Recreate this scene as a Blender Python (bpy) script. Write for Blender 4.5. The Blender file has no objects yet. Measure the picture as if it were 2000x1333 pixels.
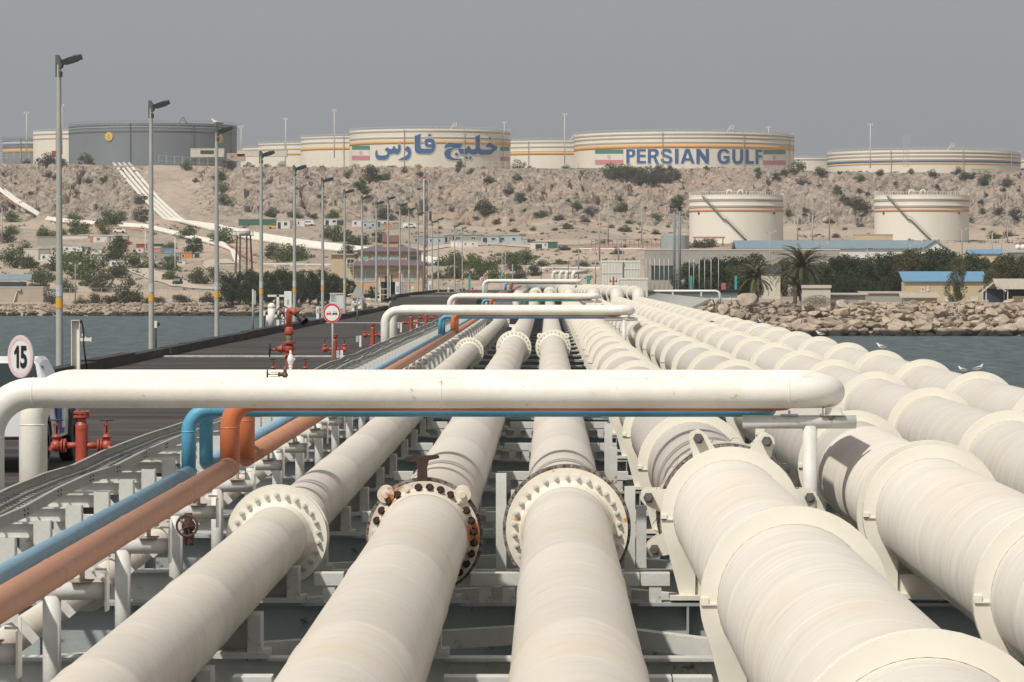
import bpy, bmesh, math, random
import numpy as np
from mathutils import Vector, Matrix, Euler
from mathutils.geometry import tessellate_polygon
R = math.radians
random.seed(7)
SC = bpy.context.scene
COL = SC.collection
# ---------------------------------------------------------------- camera
F = 7500.0                      # focal length in pixels of the 2000 px wide photograph
VPX, VPY = 1070.0, 540.0        # where the pipe direction (+Y) meets the horizon
cam_d = bpy.data.cameras.new('camera'); cam = bpy.data.objects.new('camera', cam_d); COL.objects.link(cam)
cam_d.sensor_width = 36; cam_d.lens = F / 2000 * 36
cam_d.clip_start = 0.5; cam_d.clip_end = 9000
PITCH = math.atan((666.5 - VPY) / F); YAW = math.atan((VPX - 1000) / F)
cam.rotation_euler = (math.pi / 2 - PITCH, 0, YAW)
SC.camera = cam
CAMR = cam.rotation_euler.to_matrix()
# ---------------------------------------------------------------- sky
SUN_EL, SUN_AZ = 51.0, 217.0     # azimuth from +Y clockwise: behind the camera, to the left
w = bpy.data.worlds.new('World'); SC.world = w; w.use_nodes = True
nt = w.node_tree; nt.nodes.clear()
sky = nt.nodes.new('ShaderNodeTexSky'); sky.sky_type = 'NISHITA'; sky.sun_disc = False
sky.sun_elevation = R(SUN_EL); sky.sun_rotation = R(SUN_AZ)
sky.dust_density = 6.0; sky.air_density = 1.2; sky.ozone_density = 1.0
hs = nt.nodes.new('ShaderNodeHueSaturation'); hs.inputs['Saturation'].default_value = 0.0
mx = nt.nodes.new('ShaderNodeMix'); mx.data_type = 'RGBA'; mx.inputs[0].default_value = 0.74
mx.inputs[7].default_value = (4.1, 4.3, 4.55, 1)          # even dust veil
bg = nt.nodes.new('ShaderNodeBackground'); bg.inputs[1].default_value = 0.083
ow = nt.nodes.new('ShaderNodeOutputWorld')
nt.links.new(sky.outputs[0], hs.inputs['Color']); nt.links.new(hs.outputs[0], mx.inputs[6])
nt.links.new(mx.outputs[2], bg.inputs[0]); nt.links.new(bg.outputs[0], ow.inputs[0])
# ---------------------------------------------------------------- sun
sd = bpy.data.lights.new('sun', 'SUN'); so = bpy.data.objects.new('sun', sd); COL.objects.link(so)
sd.energy = 3.15; sd.angle = R(1.5); sd.color = (1.0, 0.95, 0.86)
sv = Vector((math.sin(R(SUN_AZ)) * math.cos(R(SUN_EL)), math.cos(R(SUN_AZ)) * math.cos(R(SUN_EL)), math.sin(R(SUN_EL))))
so.rotation_euler = sv.to_track_quat('Z', 'Y').to_euler()
SC.view_settings.view_transform = 'Standard'; SC.view_settings.look = 'None'
SC.view_settings.exposure = 0.22; SC.view_settings.gamma = 1.0
SC.cycles.max_bounces = 6; SC.cycles.volume_bounces = 0; SC.cycles.transparent_max_bounces = 12

# ---------------------------------------------------------------- measuring helpers
def ray(px, py):
    d = CAMR @ Vector(((px - 1000) / F, (666.5 - py) / F, -1)); return d / d.y
def P(px, py, Y):                 # the point at distance Y along the pier seen in that direction
    d = ray(px, py); return Vector((d.x * Y, Y, d.z * Y))
# ---------------------------------------------------------------- noise / terrain
def _hash(i, j, s):
    n = (i.astype(np.int64) * 374761393 + j.astype(np.int64) * 668265263 + s * 974634777) & 0xffffffff
    n = ((n ^ (n >> 13)) * 1274126177) & 0xffffffff
    return ((n ^ (n >> 16)) & 0xffff) / 65535.0
def vn(x, y, s=0):
    x = np.asarray(x, float); y = np.asarray(y, float)
    i = np.floor(x); j = np.floor(y); u = x - i; v = y - j
    u = u * u * (3 - 2 * u); v = v * v * (3 - 2 * v)
    a = _hash(i, j, s); b = _hash(i + 1, j, s); c = _hash(i, j + 1, s); d = _hash(i + 1, j + 1, s)
    return (a * (1 - u) + b * u) * (1 - v) + (c * (1 - u) + d * u) * v
def fbm(x, y, s=0, o=4):
    t = 0; a = .5
    for k in range(o):
        t = t + a * vn(x, y, s + k); x = np.asarray(x) * 2.03 + 11.3; y = np.asarray(y) * 2.03 + 5.7; a *= .5
    return t / (1 - .5 ** o)
def voro(x, y, s=0):              # distance to second-nearest minus nearest cell point: 0 on a crack; and a value per cell
    x = np.asarray(x, float); y = np.asarray(y, float)
    i = np.floor(x); j = np.floor(y)
    d1 = np.full(x.shape, 9.); d2 = np.full(x.shape, 9.); cv = np.zeros(x.shape)
    for a in (-1, 0, 1):
        for b in (-1, 0, 1):
            hx = _hash(i + a, j + b, s); hy = _hash(i + a, j + b, s + 31)
            d = np.hypot(i + a + hx - x, j + b + hy - y)
            n = d < d1
            d2 = np.where(n, d1, np.minimum(d2, d)); cv = np.where(n, _hash(i + a, j + b, s + 77), cv); d1 = np.where(n, d, d1)
    return d2 - d1, cv
TY = np.array([560, 600, 640, 760, 900, 925, 950, 1013, 1100, 1170, 1340, 1430, 1480, 1560, 1640, 1720, 1800, 3000.])
TP = np.array([-600, 0, 800, 1000, 1150, 1400, 1600, 2600.])
_L = [-10, -9, -8, -8, -8, -7.4, -6.2, -2.6, 0.5, 3.1, 16, 23, 27, 36, 45, 51.5, 52, 52]
_L2 = [-10, -9, -8, -8, -8, -7.4, -6.2, -2.6, 0.5, 3.1, 16, 22, 26, 34, 42.5, 49.5, 50, 50]
_C = [-8, -7, -6, -3.2, -2.5, -2.2, -2, -.5, 2, 4.5, 14.5, 21, 25, 34, 43, 49.3, 50, 50]
_D = [-4.8, -4.6, -4.4, -4, -3, -2, -1, 1, 4, 7.5, 14.2, 19, 23, 34, 43, 49.3, 50, 50]
_E = [-4.8, -4.6, -4.4, -4, -2, -.6, .4, 2, 5, 8.5, 14, 19, 23, 33, 41.5, 47.2, 48, 48]
TT = np.array([_L, _L, _L2, _C, _C, _D, _E, _E])
SHX = np.array([-900, -60, -30, -15, 10, 25, 38, 300, 900.]); SHY = np.array([925, 915, 800, 700, 680, 655, 612, 607, 607.])
def H(X, Y):
    X = np.asarray(X, float); Y = np.asarray(Y, float)
    px = VPX + F * X / np.maximum(Y, 1)
    cm = np.clip((Y - 1380) / 80, 0, 1) * np.clip((1800 - Y) / 70, 0, 1)      # cliff mask
    sand = np.exp(-((px - 335) / 62) ** 2) * np.clip((Y - 1350) / 60, 0, 1)   # the sandy cutting beside the pipelines
    Yw = Y + cm * (120 * (fbm(X / 55, Y / 400, 3, 3) - .5) + 46 * (fbm(X / 17, Y / 60, 9, 3) - .5)) * (1 - .8 * sand)
    yi = np.clip(np.searchsorted(TY, Yw) - 1, 0, len(TY) - 2); pi = np.clip(np.searchsorted(TP, px) - 1, 0, len(TP) - 2)
    u = np.clip((Yw - TY[yi]) / (TY[yi + 1] - TY[yi]), 0, 1); v = np.clip((px - TP[pi]) / (TP[pi + 1] - TP[pi]), 0, 1)
    h = (TT[pi, yi] * (1 - v) + TT[pi + 1, yi] * v) * (1 - u) + (TT[pi, yi + 1] * (1 - v) + TT[pi + 1, yi + 1] * v) * u
    g = np.clip((Y - 960) / 60, 0, 1)
    h = h + g * (fbm(X / 30, Y / 60, 21, 3) - .5) * 2.4 * np.clip((1800 - Y) / 100, 0, 1) + g * (fbm(X / 6, Y / 9, 5, 3) - .5) * .7 * np.clip((1800 - Y) / 60, .25, 1)
    m = cm * (1 - .92 * sand)
    wx = X + 6 * fbm(X / 9, Y / 14, 40, 2); wy = Y + 8 * fbm(X / 9, Y / 14, 45, 2)
    d, c = voro((wx + wy * .35) / 9.5, wy / 17, 60)
    d2, c2 = voro((wx - wy * .2) / 3.6, wy / 7, 64)
    h = h + m * ((c - .5) * 2.6 + np.minimum(d, .3) * 3.6 + (c2 - .5) * 1.1 + np.minimum(d2, .3) * 1.7 - 1.6)
    gl = np.abs(fbm(X / 24 + fbm(X / 9, Y / 30, 171, 2), Y / 150, 170, 2) - .5); h = h - m * (5.5 * np.exp(-(gl / .035) ** 2) - 1.2) + m * 7 * (fbm(X / 45, Y / 90, 175, 2) - .5)
    q = (h + X * .34 + Y * .02 + 9 * fbm(X / 38, Y / 60, 140, 3)) / 4.6; sw = q - np.floor(q)      # tilted ledges
    q2 = (h - X * .16 + 6 * fbm(X / 20, Y / 30, 150, 2)) / 2.1; sw2 = q2 - np.floor(q2)
    h = h + m * (np.where(sw < .75, sw / .75, (1 - sw) / .25) * 2.0 - 1.0 + (np.where(sw2 < .7, sw2 / .7, (1 - sw2) / .3) - .5) * .9) * np.clip(fbm(X / 30, Y / 40, 160, 2) * 3 - .6, .15, 1)
    h = h + m * (fbm(X / 3, Y / 5, 80, 3) - .5) * 1.6
    cap = np.interp(px, TP, TT[:, -1]) + .5 + 1.6 * (fbm(X / 14, Y / 40, 190, 3) - .5) + 3.0 * np.minimum(0, fbm(X / 30, Y / 200, 195, 2) - .45) - np.clip(1800 - Y, 0, 400) * .027     # the rim never rises over the plateau
    h = np.where(Y > 1500, np.minimum(h, cap), h)
    ysh = np.interp(X, SHX, SHY)
    return np.minimum(h, -10.6 + .27 * (Y - ysh) + .5 * (fbm(X / 4, Y / 4, 90, 2) - .5))
_YS = np.concatenate([np.arange(590, 1000, .5), np.arange(1000, 1850, .7)])
def G(px, py, dz=0.0):            # where that line of sight meets the ground
    d = ray(px, py); h = H(d.x * _YS, _YS); z = d.z * _YS
    k = np.argmax(h >= z)
    if not (h >= z).any(): k = len(_YS) - 1
    Y = float(_YS[k]); return Vector((d.x * Y, Y, float(h[k]) + dz))
# ---------------------------------------------------------------- materials
MATS = {}
def _new(name):
    m = bpy.data.materials.new(name); m.use_nodes = True; MATS[name] = m
    n = m.node_tree; b = n.nodes['Principled BSDF']; return m, n, b
def N(n, t, **kw):
    x = n.nodes.new(t)
    for k, v in kw.items():
        if k in x.inputs.keys(): x.inputs[k].default_value = v
        else: setattr(x, k, v)
    return x
def ramp(n, src, a, b, ca=(0, 0, 0, 1), cb=(1, 1, 1, 1)):
    r = n.nodes.new('ShaderNodeValToRGB'); r.color_ramp.elements[0].position = a; r.color_ramp.elements[1].position = b
    r.color_ramp.elements[0].color = ca; r.color_ramp.elements[1].color = cb; n.links.new(src, r.inputs[0]); return r
def mixc(n, fac, a, b, mode='MIX'):
    m = n.nodes.new('ShaderNodeMix'); m.data_type = 'RGBA'; m.blend_type = mode
    if isinstance(fac, (int, float)): m.inputs[0].default_value = fac
    else: n.links.new(fac, m.inputs[0])
    for s, v in ((6, a), (7, b)):
        if isinstance(v, tuple): m.inputs[s].default_value = (*v[:3], 1)
        else: n.links.new(v, m.inputs[s])
    return m.outputs[2]
def mat(name, c1, c2=None, scale=4.0, rough=.6, bump=.0, bscale=None, metal=0.0, spots=None, spot_amt=.62, spot_scale=9, stretch=(1, 1, 1), coord='Object'):
    """surface of two slightly different tones in patches, optional spots of rust or dirt, optional fine relief"""
    if name in MATS: return MATS[name]
    m, n, b = _new(name); c2 = c2 or tuple(x * .8 for x in c1)
    tc = N(n, 'ShaderNodeTexCoord'); mp = N(n, 'ShaderNodeMapping'); mp.inputs['Scale'].default_value = stretch
    n.links.new(tc.outputs[coord], mp.inputs[0])
    t = N(n, 'ShaderNodeTexNoise', Scale=scale, Detail=5.0, Roughness=.6); n.links.new(mp.outputs[0], t.inputs[0])
    r = ramp(n, t.outputs[0], .35, .68)
    c = mixc(n, r.outputs[0], c1, c2)
    if spots:
        s = N(n, 'ShaderNodeTexNoise', Scale=spot_scale, Detail=6.0, Roughness=.7); n.links.new(mp.outputs[0], s.inputs[0])
        rs = ramp(n, s.outputs[0], spot_amt, spot_amt + .07); c = mixc(n, rs.outputs[0], c, spots)
    n.links.new(c, b.inputs['Base Color'])
    b.inputs['Roughness'].default_value = rough; b.inputs['Metallic'].default_value = metal
    if bump:
        bt = N(n, 'ShaderNodeTexNoise', Scale=bscale or scale * 6, Detail=4.0); n.links.new(mp.outputs[0], bt.inputs[0])
        bn = N(n, 'ShaderNodeBump', Strength=bump, Distance=.02); n.links.new(bt.outputs[0], bn.inputs['Height']); n.links.new(bn.outputs[0], b.inputs['Normal'])
    return m
def pipe_mat(name, clean, dusty, pitch, line, dust=.75, weld=None):
    """painted steel pipe: helical weld seam, faint rolled bands, dust lying on top, speckles"""
    m, n, b = _new(name); L = n.links.new
    tc = N(n, 'ShaderNodeTexCoord'); sx = N(n, 'ShaderNodeSeparateXYZ'); L(tc.outputs['Object'], sx.inputs[0])
    at = N(n, 'ShaderNodeMath', operation='ARCTAN2'); L(sx.outputs[0], at.inputs[0]); L(sx.outputs[2], at.inputs[1])
    k = N(n, 'ShaderNodeMath', operation='MULTIPLY'); L(at.outputs[0], k.inputs[0]); k.inputs[1].default_value = .16
    y = N(n, 'ShaderNodeMath', operation='DIVIDE'); L(sx.outputs[1], y.inputs[0]); y.inputs[1].default_value = pitch
    a = N(n, 'ShaderNodeMath', operation='ADD'); L(k.outputs[0], a.inputs[0]); L(y.outputs[0], a.inputs[1])
    fr = N(n, 'ShaderNodeMath', operation='FRACT'); L(a.outputs[0], fr.inputs[0])
    ln = ramp(n, fr.outputs[0], .0, .1); ln.color_ramp.elements[0].color = (1, 1, 1, 1); ln.color_ramp.elements[1].color = (0, 0, 0, 1)
    cb = N(n, 'ShaderNodeCombineXYZ'); L(a.outputs[0], cb.inputs[1]); cb.inputs[2].default_value = 3.0; L(at.outputs[0], cb.inputs[0])
    bands = N(n, 'ShaderNodeTexNoise', Scale=1.6, Detail=3.0); mpb = N(n, 'ShaderNodeMapping'); mpb.inputs['Scale'].default_value = (.25, 2.2, 1); L(cb.outputs[0], mpb.inputs[0]); L(mpb.outputs[0], bands.inputs[0])
    big = N(n, 'ShaderNodeTexNoise', Scale=1.1, Detail=5.0, Roughness=.65); L(tc.outputs['Object'], big.inputs[0])
    geo = N(n, 'ShaderNodeNewGeometry'); gs = N(n, 'ShaderNodeSeparateXYZ'); L(geo.outputs['True Normal'], gs.inputs[0])
    up = ramp(n, gs.outputs[2], -.1, .75)
    br = ramp(n, big.outputs[0], .3, .62)
    d = N(n, 'ShaderNodeMath', operation='MULTIPLY'); L(up.outputs[0], d.inputs[0]); L(br.outputs[0], d.inputs[1])
    d2 = N(n, 'ShaderNodeMath', operation='MULTIPLY_ADD'); L(d.outputs[0], d2.inputs[0]); d2.inputs[1].default_value = dust * .55
    d3 = N(n, 'ShaderNodeMath', operation='MULTIPLY'); L(up.outputs[0], d3.inputs[0]); d3.inputs[1].default_value = dust * .45; L(d3.outputs[0], d2.inputs[2])
    c = mixc(n, d2.outputs[0], clean, dusty)
    bb = ramp(n, bands.outputs[0], .38, .66); c = mixc(n, bb.outputs[0], c, mixc(n, .88, (1, 1, 1), tuple(x * .86 + .06 for x in dusty)))
    f = N(n, 'ShaderNodeMath', operation='MULTIPLY'); L(ln.outputs[0], f.inputs[0]); f.inputs[1].default_value = line
    c = mixc(n, f.outputs[0], c, tuple(min(.82, x * 1.25) for x in clean))
    sp = N(n, 'ShaderNodeTexNoise', Scale=38.0, Detail=3.0, Roughness=.7); L(tc.outputs['Object'], sp.inputs[0])
    sr = ramp(n, sp.outputs[0], .665, .73); sm = N(n, 'ShaderNodeMath', operation='MULTIPLY'); L(sr.outputs[0], sm.inputs[0]); sm.inputs[1].default_value = .5
    c = mixc(n, sm.outputs[0], c, (.20, .13, .09))
    st = N(n, 'ShaderNodeTexNoise', Scale=.9, Detail=4.0, Roughness=.6); mp = N(n, 'ShaderNodeMapping'); mp.inputs['Scale'].default_value = (1, .35, 1.5); mp.inputs['Location'].default_value = (5, 3, 1); L(tc.outputs['Object'], mp.inputs[0]); L(mp.outputs[0], st.inputs[0])
    s2 = ramp(n, st.outputs[0], .52, .78); s3 = N(n, 'ShaderNodeMath', operation='MULTIPLY'); L(s2.outputs[0], s3.inputs[0]); s3.inputs[1].default_value = .38
    c = mixc(n, s3.outputs[0], c, (.60, .44, .28))
    dr = N(n, 'ShaderNodeTexNoise', Scale=5.0, Detail=8.0, Roughness=.8); mpd = N(n, 'ShaderNodeMapping'); mpd.inputs['Scale'].default_value = (.35, 1.3, .35); L(tc.outputs['Object'], mpd.inputs[0]); L(mpd.outputs[0], dr.inputs[0]); drr = ramp(n, dr.outputs[0], .50, .68); dm = N(n, 'ShaderNodeMath', operation='MULTIPLY'); L(drr.outputs[0], dm.inputs[0]); dm.inputs[1].default_value = .30
    c = mixc(n, dm.outputs[0], c, (.36, .31, .26))
    L(c, b.inputs['Base Color']); b.inputs['Roughness'].default_value = .55
    bn = N(n, 'ShaderNodeBump', Strength=.35, Distance=.02); sumh = N(n, 'ShaderNodeMath', operation='MULTIPLY_ADD'); L(ln.outputs[0], sumh.inputs[0]); sumh.inputs[1].default_value = .5; L(bands.outputs[0], sumh.inputs[2])
    L(sumh.outputs[0], bn.inputs['Height']); L(bn.outputs[0], b.inputs['Normal'])
    return m
# ---------------------------------------------------------------- mesh builder
class MB:
    def __init__(s): s.v = []; s.f = []; s.sm = []
    def add(s, vs, fs, smooth=False):
        o = len(s.v); s.v += [tuple(v) for v in vs]; s.f += [tuple(i + o for i in f) for f in fs]; s.sm += [smooth] * len(fs); return s
    def box(s, c, d, rz=0.0, M=None):
        x, y, z = d[0] / 2, d[1] / 2, d[2] / 2
        vs = [Vector((a * x, b * y, e * z)) for a in (-1, 1) for b in (-1, 1) for e in (-1, 1)]
        m = M or Matrix.Rotation(rz, 3, 'Z'); vs = [m @ v + Vector(c) for v in vs]
        return s.add(vs, [(0, 1, 3, 2), (4, 6, 7, 5), (0, 4, 5, 1), (2, 3, 7, 6), (0, 2, 6, 4), (1, 5, 7, 3)])
    def bar(s, p0, p1, w_, h_=None):      # rectangular bar between two points
        p0 = Vector(p0); p1 = Vector(p1); d = p1 - p0; L = d.length; q = d.to_track_quat('X', 'Z').to_matrix()
        return s.box((p0 + p1) / 2, (L, w_, h_ or w_), M=q)
    def cyl(s, p0, p1, r, r1=None, n=14, caps=True, smooth=True):
        p0 = Vector(p0); p1 = Vector(p1); r1 = r if r1 is None else r1
        q = (p1 - p0).to_track_quat('Z', 'Y').to_matrix(); vs = []
        for p, rr in ((p0, r), (p1, r1)):
            vs += [p + q @ Vector((rr * math.cos(2 * math.pi * i / n), rr * math.sin(2 * math.pi * i / n), 0)) for i in range(n)]
        s.add(vs, [(i, (i + 1) % n, n + (i + 1) % n, n + i) for i in range(n)], smooth)
        if caps:
            o = len(s.v) - 2 * n; s.f += [tuple(range(o + n - 1, o - 1, -1)), tuple(range(o + n, o + 2 * n))]; s.sm += [False, False]
        return s
    def tube(s, pts, r, n=14, caps=True):
        pts = [Vector(p) for p in pts]; rs = r if isinstance(r, (list, tuple)) else [r] * len(pts)
        t0 = (pts[1] - pts[0]).normalized(); u = t0.orthogonal().normalized(); vs = []
        for i, p in enumerate(pts):
            a = pts[max(i - 1, 0)]; b = pts[min(i + 1, len(pts) - 1)]; t = (b - a).normalized()
            u = (u - t * u.dot(t)); u = u.normalized() if u.length > 1e-6 else t.orthogonal().normalized(); v = t.cross(u)
            vs += [p + (u * math.cos(2 * math.pi * k / n) + v * math.sin(2 * math.pi * k / n)) * rs[i] for k in range(n)]
        fs = [(i * n + k, i * n + (k + 1) % n, (i + 1) * n + (k + 1) % n, (i + 1) * n + k) for i in range(len(pts) - 1) for k in range(n)]
        s.add(vs, fs, True)
        if caps:
            o = len(s.v) - len(vs); e = len(s.v); s.f += [tuple(range(o + n - 1, o - 1, -1)), tuple(range(e - n, e))]; s.sm += [False, False]
        return s
    def lathe(s, prof, c=(0, 0, 0), axis='Z', n=24, smooth=True, sharp=True):   # prof: (radius, height) pairs
        q = {'Z': Matrix.Identity(3), 'Y': Matrix(((1, 0, 0), (0, 0, 1), (0, -1, 0))), 'X': Matrix(((0, 0, 1), (0, 1, 0), (-1, 0, 0)))}[axis] if isinstance(axis, str) else Vector(axis).to_track_quat('Z', 'Y').to_matrix()
        if axis == 'Y': q = Matrix(((1, 0, 0), (0, 0, 1), (0, 1, 0)))
        c = Vector(c)
        segs = [[prof[i], prof[i + 1]] for i in range(len(prof) - 1)] if sharp else [prof]
        for sg in segs:
            vs = [c + q @ Vector((r * math.cos(2 * math.pi * k / n), r * math.sin(2 * math.pi * k / n), h)) for r, h in sg for k in range(n)]
            s.add(vs, [(i * n + k, i * n + (k + 1) % n, (i + 1) * n + (k + 1) % n, (i + 1) * n + k) for i in range(len(sg) - 1) for k in range(n)], smooth)
        return s
    def prism(s, poly, fn, a, b):          # poly of 2-D points, fn(u, v, t) -> point, between t = a and t = b
        n = len(poly); vs = [Vector(fn(u, v, a)) for u, v in poly] + [Vector(fn(u, v, b)) for u, v in poly]
        tr = tessellate_polygon([[Vector((u, v, 0)) for u, v in poly]])
        fs = [tuple(t) for t in tr] + [tuple(i + n for i in reversed(t)) for t in tr] + [(i, (i + 1) % n, n + (i + 1) % n, n + i) for i in range(n)]
        return s.add(vs, fs)
    def sphere(s, c, r, n=10, sc=(1, 1, 1)):
        pr = [(max(1e-4, math.sin(math.pi * i / n)), -math.cos(math.pi * i / n)) for i in range(n + 1)]
        m = 2 * n; vs = [Vector((c[0] + r * sc[0] * a * math.cos(2 * math.pi * k / m), c[1] + r * sc[1] * a * math.sin(2 * math.pi * k / m), c[2] + r * sc[2] * h)) for a, h in pr for k in range(m)]
        return s.add(vs, [(i * m + k, i * m + (k + 1) % m, (i + 1) * m + (k + 1) % m, (i + 1) * m + k) for i in range(n) for k in range(m)], True)
    def mesh(s, name, m, fix=True):
        me = bpy.data.meshes.new(name); me.from_pydata(s.v, [], s.f)
        if fix and len(s.f) < 60000:
            bm = bmesh.new(); bm.from_mesh(me); bmesh.ops.remove_doubles(bm, verts=bm.verts, dist=1e-5) if False else None
            bmesh.ops.recalc_face_normals(bm, faces=bm.faces); bm.to_mesh(me); bm.free()
        me.polygons.foreach_set('use_smooth', s.sm)
        if m: me.materials.append(m)
        me.update(); return me
    def build(s, name, m, parent=None, loc=None, fix=True, **kw):
        o = bpy.data.objects.new(name, s.mesh(name, m, fix)); COL.objects.link(o)
        if loc is not None: o.location = loc
        if parent is not None: o.parent = parent
        if kw: tag(o, **kw)
        return o
def tag(o, label=None, cat=None, group=None, kind=None):
    if label: o['label'] = label
    if cat: o['category'] = cat
    if group: o['group'] = group
    if kind: o['kind'] = kind
    return o
def thing(name, label, cat, loc=(0, 0, 0), rz=0.0, group=None):
    o = bpy.data.objects.new(name, None); COL.objects.link(o); o.location = loc; o.rotation_euler = (0, 0, rz)
    o.empty_display_size = .2; return tag(o, label, cat, group)
def link(name, me, parent=None, loc=(0, 0, 0), rot=None, sc=None):
    o = bpy.data.objects.new(name, me); COL.objects.link(o); o.location = loc
    if rot: o.rotation_euler = rot
    if sc: o.scale = sc
    if parent is not None: o.parent = parent
    return o
def copy_tree(o, parent=None):
    c = o.copy(); COL.objects.link(c); c.parent = parent
    for ch in list(o.children): copy_tree(ch, c)
    return c
def fillet(pts, rad, k=8):
    pts = [Vector(p) for p in pts]; out = [pts[0]]
    for i in range(1, len(pts) - 1):
        a, b, c = pts[i - 1], pts[i], pts[i + 1]; u = (a - b).normalized(); v = (c - b).normalized()
        ang = u.angle(v)
        if ang > 3.1: out.append(b); continue
        d = rad / math.tan(ang / 2); d = min(d, .49 * (a - b).length, .49 * (c - b).length); r2 = d * math.tan(ang / 2)
        ctr = b + (u + v).normalized() * (r2 / math.sin(ang / 2)); p0 = b + u * d - ctr; p1 = b + v * d - ctr
        for j in range(k + 1):
            w_ = math.pi - ang; f_ = j / k; out.append(ctr + p0 * (math.sin((1 - f_) * w_) / math.sin(w_)) + p1 * (math.sin(f_ * w_) / math.sin(w_)))
    out.append(pts[-1]); return out
ORD = ['first', 'second', 'third', 'fourth', 'fifth', 'sixth', 'seventh', 'eighth', 'ninth', 'tenth', 'eleventh', 'twelfth', 'thirteenth', 'fourteenth', 'fifteenth', 'sixteenth', 'seventeenth', 'eighteenth', 'nineteenth', 'twentieth']
# ================================================================ materials used by many things
CREAM = mat('white_paint', (.79, .765, .70), (.71, .68, .60), 2.5, .5, .12, spots=(.50, .38, .29), spot_amt=.635, spot_scale=6)
CREAM2 = mat('grey_white_paint', (.66, .655, .62), (.56, .555, .52), 3, .55, .15, spots=(.30, .17, .1), spot_amt=.61, spot_scale=5)
WHITE = mat('clean_white', (.80, .79, .76), (.72, .71, .67), 3, .5)
STEELG = mat('girder_paint', (.42, .45, .45), (.33, .36, .36), 2.2, .6, .15, spots=(.15, .085, .055), spot_amt=.60, spot_scale=3.5)
RUST = mat('rusty_steel', (.12, .055, .03), (.05, .025, .02), 12, .8, .4)
DRUST = mat('dark_rust', (.035, .02, .016), (.06, .03, .02), 20, .8, .4)
RIM = mat('peeling_flange_paint', (.34, .31, .28), (.12, .075, .055), 22, .75, .4, spots=(.05, .03, .025), spot_amt=.5, spot_scale=30)
RED = mat('hydrant_red', (.42, .075, .045), (.33, .06, .04), 5, .45, .15, spots=(.16, .05, .03), spot_amt=.66, spot_scale=10)
ORANGE = mat('orange_pipe', (.54, .155, .055), (.47, .14, .06), 2, .5, .1, spots=(.30, .09, .03), spot_amt=.62, spot_scale=4)
ORDUST = mat('dusty_orange_pipe', (.47, .225, .13), (.42, .20, .125), 3, .7, .1, spots=(.5, .33, .24), spot_amt=.66, spot_scale=5, stretch=(3, 1, 3))
BLUE = mat('blue_pipe', (.10, .35, .52), (.08, .30, .46), 3, .5, .1, spots=(.2, .36, .45), spot_amt=.66, spot_scale=6)
BLDUST = mat('dusty_blue_pipe', (.25, .41, .53), (.20, .36, .48), 3, .7, .1, stretch=(3, 1, 3))
GALV = mat('galvanised_steel', (.42, .42, .38), (.34, .34, .31), 2, .55, .05, stretch=(1, 1, .4))
TRAYM = mat('weathered_tray', (.36, .36, .33), (.30, .29, .26), 4, .6, .2, spots=(.2, .13, .08), spot_amt=.70)
BLACK = mat('black_rubber', (.012, .012, .012), (.02, .02, .02), 5, .6)
DARK = mat('dark_metal', (.045, .048, .048), (.03, .03, .03), 5, .5)
YEL = mat('yellow_band', (.70, .38, .05), (.62, .33, .04), 3, .5)
GLASS = mat('window_glass', (.10, .13, .14), (.16, .2, .2), 1, .12)
TANKW = mat('tank_white', (.66, .62, .53), (.60, .565, .48), .05, .7, stretch=(1, 1, .2))
TANKD = mat('tank_grey', (.17, .195, .21), (.15, .17, .185), .05, .7)
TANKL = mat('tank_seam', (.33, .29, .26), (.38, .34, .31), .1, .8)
STRO = mat('tank_stripe_orange', (.62, .33, .10), (.56, .30, .10), .1, .7)
STRR = mat('tank_stripe_rust', (.58, .27, .13), (.53, .25, .12), .1, .7)
STRB = mat('tank_blue', (.022, .085, .21), (.03, .10, .23), .15, .7)
FLG = mat('flag_green', (.07, .20, .13)); FLR = mat('flag_red', (.56, .20, .24)); FLW = mat('flag_white', (.68, .66, .6))
PIPEA = pipe_mat('pipe_paint', (.70, .64, .55), (.60, .535, .455), 2.1, .22, .8)
PIPEB = pipe_mat('pipe_paint_wide', (.71, .67, .60), (.585, .53, .46), 1.08, .30, .9)
SHADM = mat('taupe_shadow', (.24, .205, .18), (.20, .17, .15), 3, .6)  # unused tone with the crossing pipe's shadow on the fifth pipeline put into the colour
RING = mat('ring_paint', (.80, .76, .66), (.74, .70, .60), 2, .5, .1, spots=(.36, .22, .14), spot_amt=.72, spot_scale=5)
# ---- sea
def sea_mat():
    m, n, b = _new('sea_water'); L = n.links.new
    tc = N(n, 'ShaderNodeTexCoord'); mp = N(n, 'ShaderNodeMapping'); mp.inputs['Scale'].default_value = (1, .22, 1); L(tc.outputs['Object'], mp.inputs[0])
    a = N(n, 'ShaderNodeTexNoise', Scale=.42, Detail=8.0, Roughness=.68, Distortion=.6); L(mp.outputs[0], a.inputs[0])
    bn = N(n, 'ShaderNodeBump', Strength=1.0, Distance=3.0); L(a.outputs[0], bn.inputs['Height']); L(bn.outputs[0], b.inputs['Normal'])
    c = N(n, 'ShaderNodeTexNoise', Scale=1.0, Detail=4.0); mp2 = N(n, 'ShaderNodeMapping'); mp2.inputs['Scale'].default_value = (.03, .008, 1); L(tc.outputs['Object'], mp2.inputs[0]); L(mp2.outputs[0], c.inputs[0])
    cr = ramp(n, c.outputs[0], .35, .65); wv = ramp(n, a.outputs[0], .36, .62)
    col = mixc(n, cr.outputs[0], (.120, .180, .176), (.130, .165, .172)); col = mixc(n, wv.outputs[0], mixc(n, 1.0, col, (.45, .5, .55), 'MULTIPLY'), col)
    L(col, b.inputs['Base Color']); b.inputs['Roughness'].default_value = .42; b.inputs['IOR'].default_value = 1.33
    return m
SEA = sea_mat()
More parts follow.
